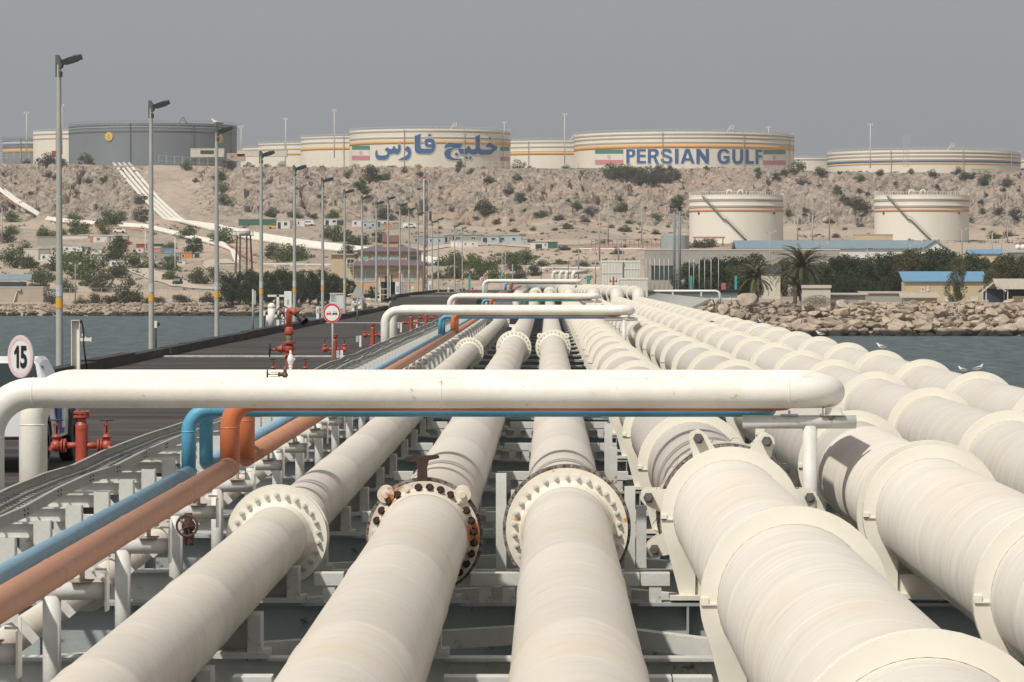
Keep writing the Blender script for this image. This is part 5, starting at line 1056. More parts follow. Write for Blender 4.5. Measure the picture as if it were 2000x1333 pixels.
# ================================================================ slope pipelines
SLP = mat('slope_pipe', (.74, .71, .63), (.68, .64, .56), .3, .6); SLR = mat('slope_pipe_red', (.46, .20, .16))
def slope_pipe(pts, r, m, label, grp, lift=.9, n=5):
    w_ = []
    for i in range(len(pts) - 1):
        for s_ in np.linspace(0, 1, n)[:-1]: w_.append(G(pts[i][0] + (pts[i + 1][0] - pts[i][0]) * s_, pts[i][1] + (pts[i + 1][1] - pts[i][1]) * s_, lift))
    w_.append(G(*pts[-1], lift))
    Yf_ = np.array([p.y for p in w_]); 
    for _ in range(3): Yf_ = np.convolve(np.pad(Yf_, 1, 'edge'), [.25, .5, .25], 'valid')
    flat = []
    px_ = []
    for i in range(len(pts) - 1):
        for s_ in np.linspace(0, 1, n)[:-1]: px_.append((pts[i][0] + (pts[i + 1][0] - pts[i][0]) * s_, pts[i][1] + (pts[i + 1][1] - pts[i][1]) * s_))
    px_.append(pts[-1]); w2 = [P(a[0], a[1] - 2.5, y - 3) for a, y in zip(px_, Yf_)]
    t = thing('slope_pipeline', label, 'pipeline', w2[0], group=grp)
    MB().tube(w2, r, 12).build('pipe_wall', m, t, loc=-w2[0]); g = MB()
    for p_, q_ in list(zip(w2, w_))[2::3]: g.box((p_.x, p_.y, (p_.z + float(H(p_.x, p_.y))) / 2 - .5), (1.0, .5, max(.5, p_.z - float(H(p_.x, p_.y)) + .6)))
    g.build('sleepers', CREAM2, t, loc=-w2[0])
for j in range(4):
    slope_pipe([(222 + 10 * j, 322), (250 + 10 * j, 356), (282 + 9.5 * j, 392), (323 + 9 * j, 431 - .8 * j), (347 + 5 * j, 434 + j), (425, 444 + 3.4 * j), (500, 460 + 3.4 * j), (600, 476 + 3 * j), (700, 487 + 3 * j), (800, 501 + 2.6 * j), (872, 513 + 2 * j)], .70, SLP, f'white pipe down the cliff, {ORD[j]} from the left of the four side by side', 'four white pipes running down the cliff')
for j in range(3):
    slope_pipe([(-12, 357 + 4.5 * j), (30, 390 + 4 * j), (88, 427 + 2.2 * j), (112, 431 + 2.2 * j), (170, 436 + 2.2 * j), (285, 443 + 2 * j), (350, 458 + 2.4 * j), (400, 469 + 2.6 * j), (436, 478 + 3 * j), (452 + 3 * j, 492 + j), (462 + 4 * j, 517)], .50, SLP if j < 2 else SLP, f'white pipe at the far left of the cliff, {["upper", "middle", "lower"][j]} one of three', 'white pipes crossing the left slope')
slope_pipe([(-12, 374), (30, 403), (83, 430), (112, 437), (170, 441), (230, 446), (300, 456)], .22, SLR, 'thin red pipe running beneath the white ones on the left slope', None)
slope_pipe([(385, 463), (430, 474), (458, 486), (475, 502), (500, 516)], .30, SLR, 'red pipe curving past the water tower', None)
slope_pipe([(515, 519), (560, 519), (600, 519.5), (652, 519.5)], .2, SLP, 'thin white pipe leading to the beige building', None, 1.5)
slope_pipe([(1056, 527), (1100, 527), (1140, 527), (1174, 527)], .28, SLP, 'white pipe on low stands left of the white panelled box', None, 1.5)
slope_pipe([(1128, 489), (1180, 489), (1262, 489)], .2, SLP, 'thin pale pipe crossing the slope above the white panelled box', None, .6)
# ================================================================ buildings, cabins and sheds
def M_(n, *a, **k): return mat(n, *a, **k)
WB = M_('wall_beige', (.50, .36, .24), (.46, .33, .22), .4, .85); WT = M_('wall_tan', (.52, .42, .27), (.47, .38, .25), .4, .85); WG = M_('wall_grey', (.34, .32, .29), (.28, .265, .24), .3, .85, spots=(.2, .18, .16), spot_amt=.64, spot_scale=1); WS = M_('wall_sand', (.42, .36, .29), (.37, .315, .25), .4, .9)
WW = M_('wall_white', (.66, .66, .64), (.58, .58, .56), .4, .7); WBL = M_('wall_pale_blue', (.42, .50, .56)); WN = M_('wall_navy', (.03, .045, .07)); WGR = M_('wall_green', (.04, .14, .09)); WOR = M_('wall_orange', (.58, .25, .05)); WR = M_('wall_red', (.32, .06, .05)); WC = M_('wall_cream', (.58, .53, .45), (.52, .48, .40), .5, .8)
RP = M_('roof_purple', (.16, .11, .125), (.13, .09, .105), 1, .7); RB = M_('roof_blue', (.135, .275, .42), (.12, .25, .385), .6, .6); RBD = M_('roof_blue_dusty', (.19, .26, .295), (.165, .23, .265), .4, .7); RG = M_('roof_grey', (.36, .35, .33), (.28, .27, .25), 1, .8); RC = M_('roof_corrugated', (.42, .37, .30), (.34, .30, .25), 1, .8, stretch=(4, 1, 1)); RRD = M_('roof_red', (.48, .22, .17))
def bld(px0, px1, ytop, ybase, Y, depth, wall, roof, name, label, cat, style='flat', wins=(), rot=0, zb=None, rh=1.2, over=.3, roof_dy=None):
    a = P(px0, ybase, Y); b = P(px1, ybase, Y); top = P(px0, ytop, Y); w_ = b.x - a.x; h = top.z - a.z
    t = thing(name, label, cat, ((a.x + b.x) / 2, Y, a.z), R(rot)); D = depth
    MB().box((0, D / 2, h / 2 - .6), (w_, D, h + 1.2)).build('wall', wall, t)
    if style == 'flat': MB().box((0, D / 2, h + .12), (w_ + over, D + over, .24)).build('roof', roof, t)
    if style == 'parapet': m = MB(); m.box((0, -.08, h + .15), (w_ + .3, .3, .5)); m.box((0, D, h + .15), (w_ + .3, .3, .5)); m.box((0, D / 2, h - .0), (w_ + .02, D, .1)); m.build('roof', roof, t)
    if style == 'shed': m = MB(); m.add([(-w_ / 2 - over, -over, h + .02), (w_ / 2 + over, -over, h + .02), (w_ / 2 + over, D + over, h + rh), (-w_ / 2 - over, D + over, h + rh), (-w_ / 2 - over, -over, h + .15), (w_ / 2 + over, -over, h + .15), (w_ / 2 + over, D + over, h + rh + .13), (-w_ / 2 - over, D + over, h + rh + .13)], [(0, 3, 2, 1), (4, 5, 6, 7), (0, 1, 5, 4), (1, 2, 6, 5), (2, 3, 7, 6), (3, 0, 4, 7)]); m.build('roof', roof, t)
    if style == 'gable': m = MB(); o_ = over; m.prism([(-o_, h), (D / 2, h + rh), (D + o_, h), (D + o_, h + .2), (D / 2, h + rh + .2), (-o_, h + .2)], lambda u, v, tt: (tt, u, v), -w_ / 2 - o_, w_ / 2 + o_); m.build('roof', roof, t); g = MB(); g.prism([(0, h - .1), (D / 2, h + rh - .02), (D, h - .1)], lambda u, v, tt: (tt, u, v), -w_ / 2 + .01, w_ / 2 - .01); g.build('gable', wall, t)
    if style == 'hip': m = MB(); o_ = over; m.add([(-w_ / 2 - o_, -o_, h), (w_ / 2 + o_, -o_, h), (w_ / 2 + o_, D + o_, h), (-w_ / 2 - o_, D + o_, h), (-w_ / 2 - o_, -o_, h + .25), (w_ / 2 + o_, -o_, h + .25), (w_ / 2 + o_, D + o_, h + .25), (-w_ / 2 - o_, D + o_, h + .25), (-w_ * .12, D / 2, h + rh), (w_ * .12, D / 2, h + rh)], [(0, 3, 2, 1), (0, 1, 5, 4), (1, 2, 6, 5), (2, 3, 7, 6), (3, 0, 4, 7), (4, 5, 9, 8), (5, 6, 9), (6, 7, 8, 9), (7, 4, 8)]); m.build('roof', roof, t)
    for (x0, x1, y0, y1, mm, nn) in wins:      # openings given as fractions of the front
        cx = ((x0 + x1) / 2 - .5) * w_; ww = (x1 - x0) * w_; cz = (y0 + y1) / 2 * h; hh = (y1 - y0) * h
        f_ = MB(); e_ = .09; f_.box((cx, -.06, cz + hh / 2), (ww + 2 * e_, .12, e_)); f_.box((cx, -.06, cz - hh / 2), (ww + 2 * e_, .16, e_)); f_.box((cx - ww / 2, -.06, cz), (e_, .12, hh)); f_.box((cx + ww / 2, -.06, cz), (e_, .12, hh))
        if nn == 'window' and ww > 1.5: f_.box((cx, -.05, cz), (.07, .1, hh))
        fo_ = f_.build(nn, WHITE if nn == 'window' else mm, t); MB().box((cx, -.01, cz), (ww - .02, .06, hh - .02)).build('pane' if nn == 'window' else 'door_leaf', mm, fo_)
    return t
GLT = M_('teal_window', (.22, .34, .33), (.30, .40, .38), 1, .2); GLC = M_('curtained_window', (.38, .40, .37), (.22, .24, .23), 3, .3, stretch=(4, 1, .2)); GLD = M_('dark_window', (.045, .06, .065), rough=.2)
# main two-storey building with purple hip roofs
t = bld(693, 825, 520, 563, 962, 12, WB, RP, 'beige_building', 'two-storey beige building with purple hipped roofs behind the lamp row', 'building', 'hip', [(.02, .30, .3, .82, GLC, 'window'), (.72, .97, .3, .82, GLC, 'window'), (.45, .55, .0, .6, GLD, 'door')], rh=3.4, over=2.0)
a = P(698, 520, 965).z - t.location.z
w1 = MB(); w1.box((0, 6, a + 1.5), (15.8, 9, 4.6)); w1.build('upper_wall', WB, t)
up = P(698, 493, 965).z - t.location.z; m = MB(); wx = 8.9
m.add([(-wx, .5, up), (wx, .5, up), (wx, 11.5, up), (-wx, 11.5, up), (-wx, .5, up + .3), (wx, .5, up + .3), (wx, 11.5, up + .3), (-wx, 11.5, up + .3), (-2.5, 6, up + 1.9), (2.5, 6, up + 1.9)], [(0, 3, 2, 1), (0, 1, 5, 4), (1, 2, 6, 5), (2, 3, 7, 6), (3, 0, 4, 7), (4, 5, 9, 8), (5, 6, 9), (6, 7, 8, 9), (7, 4, 8)]); m.build('upper_roof', RP, t)
for (x0, x1) in ((702, 718), (727, 745), (750, 757), (763, 780), (795, 819)):
    p0 = P(x0, 501, 963.4) - t.location; p1 = P(x1, 511.5, 963.4) - t.location
    f_ = MB(); f_.box(((p0.x + p1.x) / 2, 1.40, (p0.z + p1.z) / 2), (p1.x - p0.x + .25, .1, p0.z - p1.z + .25)); fo_ = f_.build('window', WHITE, t); MB().box(((p0.x + p1.x) / 2, 1.33, (p0.z + p1.z) / 2), (p1.x - p0.x, .08, p0.z - p1.z)).build('pane', GLT if x0 < 790 else GLD, fo_)
c0 = P(763, 472, 968) - t.location; m = MB(); m.box((c0.x, 6, c0.z - 1.6), (3.9, 4, 3.3)); m.build('roof_tower', WB, t); m = MB(); m.prism([(3.7, c0.z), (6, c0.z + 1.55), (8.3, c0.z), (8.3, c0.z - .25), (3.7, c0.z - .25)], lambda u, v, tt: (tt, u, v), c0.x - 2.1, c0.x + 2.1); m.build('tower_roof', M_('tower_red', (.17, .085, .08)), t)
for px in (704.5, 716): p0 = P(px, 512, 962.5) - t.location; g = MB(); g.box((p0.x, .9, p0.z), (.9, .5, .8)); go = g.build('air_conditioner', WHITE, t); MB().cyl((p0.x - .05, .62, p0.z), (p0.x - .05, .66, p0.z), .28, n=14).build('fan', DARK, go)
bld(647, 697, 498, 560, 966, 9, WT, WT, 'beige_annex', 'plain tan annex with flat slab roof at the left of the beige building', 'building', 'flat', [(.62, .9, .62, .86, GLD, 'window')], over=1.4)
c = P(683, 502, 955); t = thing('stair_frame', 'white open stair frame against the annex', 'scaffold', (c.x, 955, -3.4)); hh = c.z + 3.4; g = MB()
for x_ in (-.9, 0, .9): g.box((x_, 0, hh * .42), (.09, .09, hh * .84))
for z in np.arange(.8, hh * .84, .72): g.box((0, 0, z), (1.9, .07, .06))
g.box((0, 0, hh - .35), (2.4, .1, .1)); g.box((-1.1, 0, hh - .9), (.1, .1, 1.1)); g.box((1.1, 0, hh - .9), (.1, .1, 1.1)); g.build('frame', WW, t)
# open gatehouse canopy with white frame
c = P(762, 586, 600); t = thing('gate_shelter', 'open white-framed shelter with sloping canopy beside the pier road', 'shelter', (c.x, 600, c.z - .3)); g = MB()
xs = [(735 - 762) / 12.5, (742 - 762) / 12.5, (762 - 762) / 12.5, (785 - 762) / 12.5]; zt = [(586 - y) / 12.5 for y in (533, 537, 531, 527)]
for x_, z_ in zip(xs, zt): g.box((x_, 0, z_ / 2), (.12, .12, z_)); g.box((x_, 2.5, z_ / 2), (.12, .12, z_))
g.bar((xs[0] - .3, 0, zt[0]), (xs[3] + .6, 0, zt[3] + .5), .12); g.bar((xs[0], 0, zt[0] - .5), (xs[3] + .4, 0, zt[3] + .1), .1)
for z_ in (1.1, 2.0): g.box((-.8, 0, z_), (1.7, .08, .08))
g.build('frame', WHITE, t); g = MB(); g.add([(xs[0] - .4, -.5, zt[0] + .1), (xs[3] + .8, -.5, zt[3] + .6), (xs[3] + .8, 3, zt[3] + .6), (xs[0] - .4, 3, zt[0] + .1)], [(0, 1, 2, 3)]); g.build('canopy', RG, t); MB().box((0.2, 1.8, 1.6), (3.4, .2, 3.0)).build('back_panel', WN, t); MB().box((-1.2, 1.2, 1.6), (.5, .3, 2.6)).build('side_panel', M_('dark_yellow', (.25, .15, .04)), t)
for k, (px, y0, y1, w_, mm, lb) in enumerate(((777, 551, 578, 10, WHITE, 'white equipment cabinet beside the gate shelter'), (791, 555, 575, 8, M_('pink_panel', (.55, .30, .33)), 'pink panel board beside the gate shelter'), (840, 549, 572, 7, WHITE, 'white cabinet by the pier kerb, right of the communication tower'), (876, 561, 571, 3.5, WHITE, 'slim white kerb cabinet near the far end'), (894, 554, 573, 9, WS, 'beige cabinet between the two farthest lamps'), (806, 560, 570, 4, WHITE, 'small white cabinet behind the far kerb'))):
    Y = 560 - 8 * k; a = P(px, y1, Y); b = P(px, y0, Y); t = thing('roadside_cabinet', lb, 'cabinet', (a.x, Y, a.z - .2)); MB().box((0, 0, (b.z - a.z) / 2), (w_ * Y / F, .5, b.z - a.z + .4)).build('cabinet_body', mm, t); MB().box((0, -.27, (b.z - a.z) * .6), (w_ * Y / F * .6, .04, (b.z - a.z) * .4)).build('door_panel', GALV, t)
t = thing('rubble_slab_pile', 'white broken slabs heaped by the gate shelter', 'slab pile', P(725, 590, 640)); g = MB(); rr = random.Random(4)
for k in range(26): g.box((rr.uniform(-3, 3), rr.uniform(-1, 3), rr.uniform(-1, 1.2)), (rr.uniform(.5, 2.6), rr.uniform(.4, 1.5), .16), M=Euler((rr.uniform(-.6, .6), rr.uniform(-.7, .7), rr.uniform(0, 3))).to_matrix())
g.build('slabs', WC, t)
bld(645, 671, 575, 592, 800, 3, WW, WC, 'kiosk', 'small pale kiosk with a glazed corner between lamp poles', 'kiosk', 'flat', [(.05, .4, .3, .9, GLT, 'window')])
bld(691, 705, 577, 588, 700, 1, WHITE, WHITE, 'sentry_box', 'small white hut with two dark slots behind the triangle sign', 'hut', 'flat', [(.15, .35, .2, .9, GLD, 'window'), (.55, .75, .2, .9, GLD, 'window')])
# right-hand buildings
t = bld(1640, 1808, 487, 530, 1050, 26, WW, RBD, 'warehouse', 'long white warehouse with dusty blue roof behind the palm', 'warehouse', 'flat', [(.32, .37, .25, .45, GLD, 'window')])
for ch in list(t.children):
    if ch.name.startswith('roof'): bpy.data.objects.remove(ch)
a = P(1440, 487, 1050); b = P(1808, 487, 1050); L0 = a.x - t.location.x; L1 = b.x - t.location.x; zz = a.z - t.location.z
MB().box(((L0 - 11.76) / 2 + 0, 13, zz / 2 - .6), (-11.76 - L0, 25.9, zz + 1.2)).build('wall', WW, t)
m = MB(); m.prism([(-.5, zz), (13, zz + 2.2), (26.5, zz), (26.5, zz + .3), (13, zz + 2.5), (-.5, zz + .3)], lambda u, v, tt: (tt, u, v), L0 - .4, L1 - .2); m.build('roof', RBD, t)
c = P(1857, 489, 1040); MB().prism([(L1 - .3, -1), (L1 - .3, zz), ((L1 + c.x - t.location.x) / 2, zz + 2.2), (c.x - t.location.x, zz), (c.x - t.location.x, -1)], lambda u, v, tt: (u, tt, v), .3, 26).build('gable_end', WW, t)
x0_, x1_ = L1 - .7, c.x - t.location.x + .3; mx0 = (x0_ + x1_) / 2; m = MB(); m.prism([(x0_, zz - .05), (mx0, zz + 2.25), (x1_, zz - .05), (x1_, zz + .25), (mx0, zz + 2.6), (x0_, zz + .25)], lambda u, v, tt: (u, tt, v), -.2, 26.2); m.build('gable_roof', RBD, t)
bld(1259, 1640, 489, 545, 905, .6, WG, WC, 'compound_wall', 'long grey compound wall with pale coping behind the bent posts', 'wall', 'flat', over=.2)
bld(1267, 1322, 519, 560, 880, 4, WG, WG, 'ruined_shed', 'dark-fronted concrete shed in front of the grey compound wall', 'shed', 'flat', [(.1, .9, .35, .98, GLD, 'door')])
bld(1353, 1414, 464, 478, 1180, 5, WN, RRD, 'red_canopy', 'open shelter with flat red roof before the first white tank', 'shelter', 'flat', over=.8) if False else None
c = P(1385, 478, 1150); t = thing('red_canopy', 'open shelter with flat red roof before the first white tank', 'shelter', (c.x, 1150, c.z - .5)); g = MB()
for x_ in (-4.2, -1.4, 1.4, 4.2): MB().box((x_, 0, 1.2), (.15, .15, 2.6)).build('post', RUST, t)
[MB().box((x_, 3, 1.3), (.15, .15, 2.6)).build('post', RUST, t) for x_ in (-4.2, 4.2)]; MB().box((0, 1.5, 2.6), (9.6, 4, .5)).build('roof', RRD, t)
bld(1670, 1744, 459, 470, 1230, 6, WT, WT, 'low_beige_building', 'low beige building in front of the right white tank', 'building', 'flat')
bld(1768, 1925, 551, 594, 668, 7, WT, RB, 'blue_roof_building', 'tan building with bright blue metal roof above the right-hand rocks', 'building', 'shed', [(.20, .235, .55, .75, GLT, 'window'), (.28, .29, .6, .8, GLD, 'window'), (.50, .57, .1, .3, WW, 'window'), (.82, .90, .1, .3, WW, 'window')], rh=1.7, over=.45)
bld(1682, 1770, 574, 590, 650, 4, WG, RC, 'low_shack', 'low grey shack with ragged sheet roof left of the blue-roofed building', 'shack', 'shed', rh=.25)
bld(1622, 1690, 577, 592, 640, 3, WG, RC, 'low_shack', 'low shack under loose sheets beside the pale block', 'shack', 'shed', rh=.25, over=.5)
bld(1764, 1830, 583, 592, 632, 2.5, WT, RC, 'lean_to', 'lean-to with pale corrugated roof in front of the blue-roofed building', 'shed', 'shed', [(.02, .3, .2, .8, GLT, 'window')], rh=.8, over=.5)
bld(1567, 1622, 562, 592, 625, 4, WC, WC, 'pale_block', 'pale cream block right of the big palm', 'block', 'parapet')
# open shelter at the right edge
c = P(1968, 594, 640); t = thing('thatched_shelter', 'open shelter with pale corrugated gable roof at the right edge', 'shelter', (c.x, 640, c.z - .5)); g = MB(); k_ = 640 / F
for x_ in (-42, 0, 48): MB().box((x_ * k_, 0, 1.7), (.2, .2, 3.4)).build('post', WC, t); MB().box((x_ * k_, 5, 1.7), (.2, .2, 3.4)).build('post', WC, t)
0; m = MB(); m.add([(-1.8, -.4, 2.95), (6.0, -.4, 2.95), (5.0, 2.8, 4.7), (-2.2, 2.8, 4.7), (-4.4, -.4, 2.4), (-2.2, 2.8, 4.7), (-1.8, -.4, 2.95), (-4.4, 6, 2.4), (6, 6, 2.8)], [(0, 1, 2, 3), (3, 2, 8, 7)]); m.build('roof', RC, t); m = MB(); m.bar((-4.6, -.3, 2.2), (-2.4, -.3, 4.1), .12, .25); m.bar((-2.4, -.3, 4.1), (-.3, -.3, 2.6), .12, .25); m.build('bargeboard', WC, t)
MB().box((.6, 5.2, 1.5), (8.2, .1, 3)).build('back_wall', WN, t); MB().box((2.4, .0, .9), (3.2, .1, 1.8)).build('front_panel', M_('brown_panel', (.23, .16, .11)), t); MB().box((-3.6, 0, .6), (.9, .1, 1.2)).build('side_panel', WG, t)
bld(1893, 1955, 497, 515, 900, 6, WT, RB, 'small_blue_roof_house', 'small house with blue gable roof among the trees at right', 'house', 'gable', rh=1.0)
t = bld(1970, 2030, 494, 520, 880, 6, WG, RG, 'tank_roof_house', 'grey-roofed house carrying two round white water tanks at right', 'house', 'shed', rh=.9)
for k, px in enumerate((1988, 1998.5)): c = P(px, 483, 884); tt = thing('water_tank', ['round white water tank on the house roof, left one', 'round white water tank on the house roof, right one'][k], 'water tank', (c.x, 884, c.z - .6), group='water tanks on the roof'); MB().sphere((0, 0, .6), .62, 8).cyl((0, 0, 0), (0, 0, .3), .4, n=12).build('tank_body', WHITE, tt)
bld(1490, 1524, 535, 592, 705, 6, WC, M_('roof_dark', (.05, .045, .04)), 'gable_hut', 'grey hut with dark roof edge between the two palms', 'hut', 'gable', rh=1.2)
# white panelled box at the end of the pipe bends
t = bld(1174, 1216, 513, 556, 470, 2.0, mat('panel_cream', (.72, .69, .60), (.66, .63, .54), 1, .6), CREAM, 'panel_enclosure', 'tall cream panelled enclosure at the far end of the pipes, left half', 'enclosure', 'flat', over=.1)
t2 = bld(1217.5, 1249, 513, 548, 470.3, 2.0, MATS['panel_cream'], CREAM, 'panel_enclosure', 'tall cream panelled enclosure at the far end of the pipes, right half', 'enclosure', 'flat', over=.1)
t3 = bld(1210, 1265, 547, 568, 462, 2.0, MATS['panel_cream'], CREAM, 'panel_enclosure', 'low cream panelled box in front of the tall enclosure', 'enclosure', 'flat', over=.1)
for tt, w_ in ((t, 2.62), (t2, 1.96), (t3, 3.38)):
    g = MB()
    for x_ in np.arange(-w_ / 2, w_ / 2 + .01, .36): g.box((x_, -.02, 1.2), (.05, .05, 2.6 if tt is not t3 else 1.3), )
    g.box((0, -.03, 1.35), (w_, .05, .06)); g.build('ribs', CREAM2, tt)
hy = hydrant(P(1198, 555, 455).x, 455, 'small far hydrant in front of the cream panelled enclosure'); hy.location.z = P(1198, 557, 455).z
# jetty girder with the pipe crossing to the right of the bends
c = P(1350, 580, 480); t = thing('jetty_girder', 'pale steel girder bridge with black deck right of the pipe bends', 'girder bridge', (c.x, 480, c.z)); k_ = 480 / F
g = MB(); g.box((0, 0, .1), (180 * k_, .1, .9)); [g.box((x_ * k_, -.08, .1), (.06, .12, .9)) for x_ in range(-85, 90, 18)]; g.build('girder', CREAM, t); MB().box((0, 1.5, .72), (190 * k_, 4, .34)).build('deck', BLACK, t)
c = P(1258, 569, 474); MB_ = thing('jetty_pipe', 'white pipe along the jetty girder, bending down at its right end', 'pipe', c); MB().tube(fillet([(0, 0, 0), (146 * k_, 0, 0), (146 * k_, 0, -1.6)], .55, 8), .16, 14).build('pipe_bend', CREAM, MB_); g = MB(); [g.box((x_ * k_, 0, -.35), (.2, .2, .6)) for x_ in (55, 110)]; g.build('stands', CREAM, MB_)
for k in range(8):
    a = P(1262 + 3 * k, 584 - 1.2 * k, 420 + 4 * k); b_ = P(1352 + 5 * k, 603 - 2.4 * k, 400 + 5 * k); t = thing('stacked_pipe', 'weathered grey pipe in the sloping pile right of the pipe bends', 'pipe', a, group='grey pipes piled right of the bends'); MB().tube([(0, 0, 0), b_ - a], .17, 10).build('pipe_wall', TRAYM, t)
TEAL = mat('teal_board', (.06, .36, .33))
for k, (px, y0, y1, w_, Y) in enumerate(((917, 539, 566, 4.2, 520), (977, 538, 552, 4, 520), (1149.5, 539, 558, 7, 500), (1350, 539, 566, 4.5, 500), (1437, 539, 568, 4.5, 520))):
    a = P(px, y1, Y); b = P(px, y0, Y); t = thing('teal_banner', f'narrow teal marker board, {ORD[k]} from the left', 'marker board', (a.x, Y, a.z), group='teal marker boards'); MB().box((0, 0, (b.z - a.z) / 2), (w_ * Y / F, .08, b.z - a.z)).build('board', TEAL, t); MB().box((0, .1, -.2), (.08, .08, (b.z - a.z) + 1.2)).build('post', GALV, t)
a = P(1413, 569, 520); t = thing('red_board', 'faded red board right of the twin masts', 'marker board', (a.x, 520, a.z)); MB().box((0, 0, .55), (.6, .08, 1.1)).build('board', M_('faded_red', (.48, .14, .16)), t); MB().box((0, .1, 0), (.08, .08, 1.4)).build('post', GALV, t)
# four white pipe risers beyond the third loop
for k, px in enumerate((1080, 1094, 1106, 1119)):
    c = P(px, 556, 620); t = thing('pipe_riser', f'white pipe riser with elbow beyond the pipe loops, {ORD[k]} of four', 'pipe', c, group='four white pipe risers'); kk = 620 / F
    MB().tube(fillet([(0, 0, -1), (0, 0, 24 * kk), (2.2, 2.0, 25 * kk)], .6, 8), .32, 14).build('pipe_bend', SLP, t)
c = P(1083, 540, 600); t = thing('hanger_frame', 'rusty open pipe frame in front of the white risers', 'frame', (c.x, 600, c.z)); kk = 600 / F; g = MB()
for px in (1057, 1110): g.box(((px - 1083) * kk, 0, 0), (.09, .09, 44 * kk))
g.box((0, 0, .5), (53 * kk, .08, .08)); g.build('frame', RUST, t)
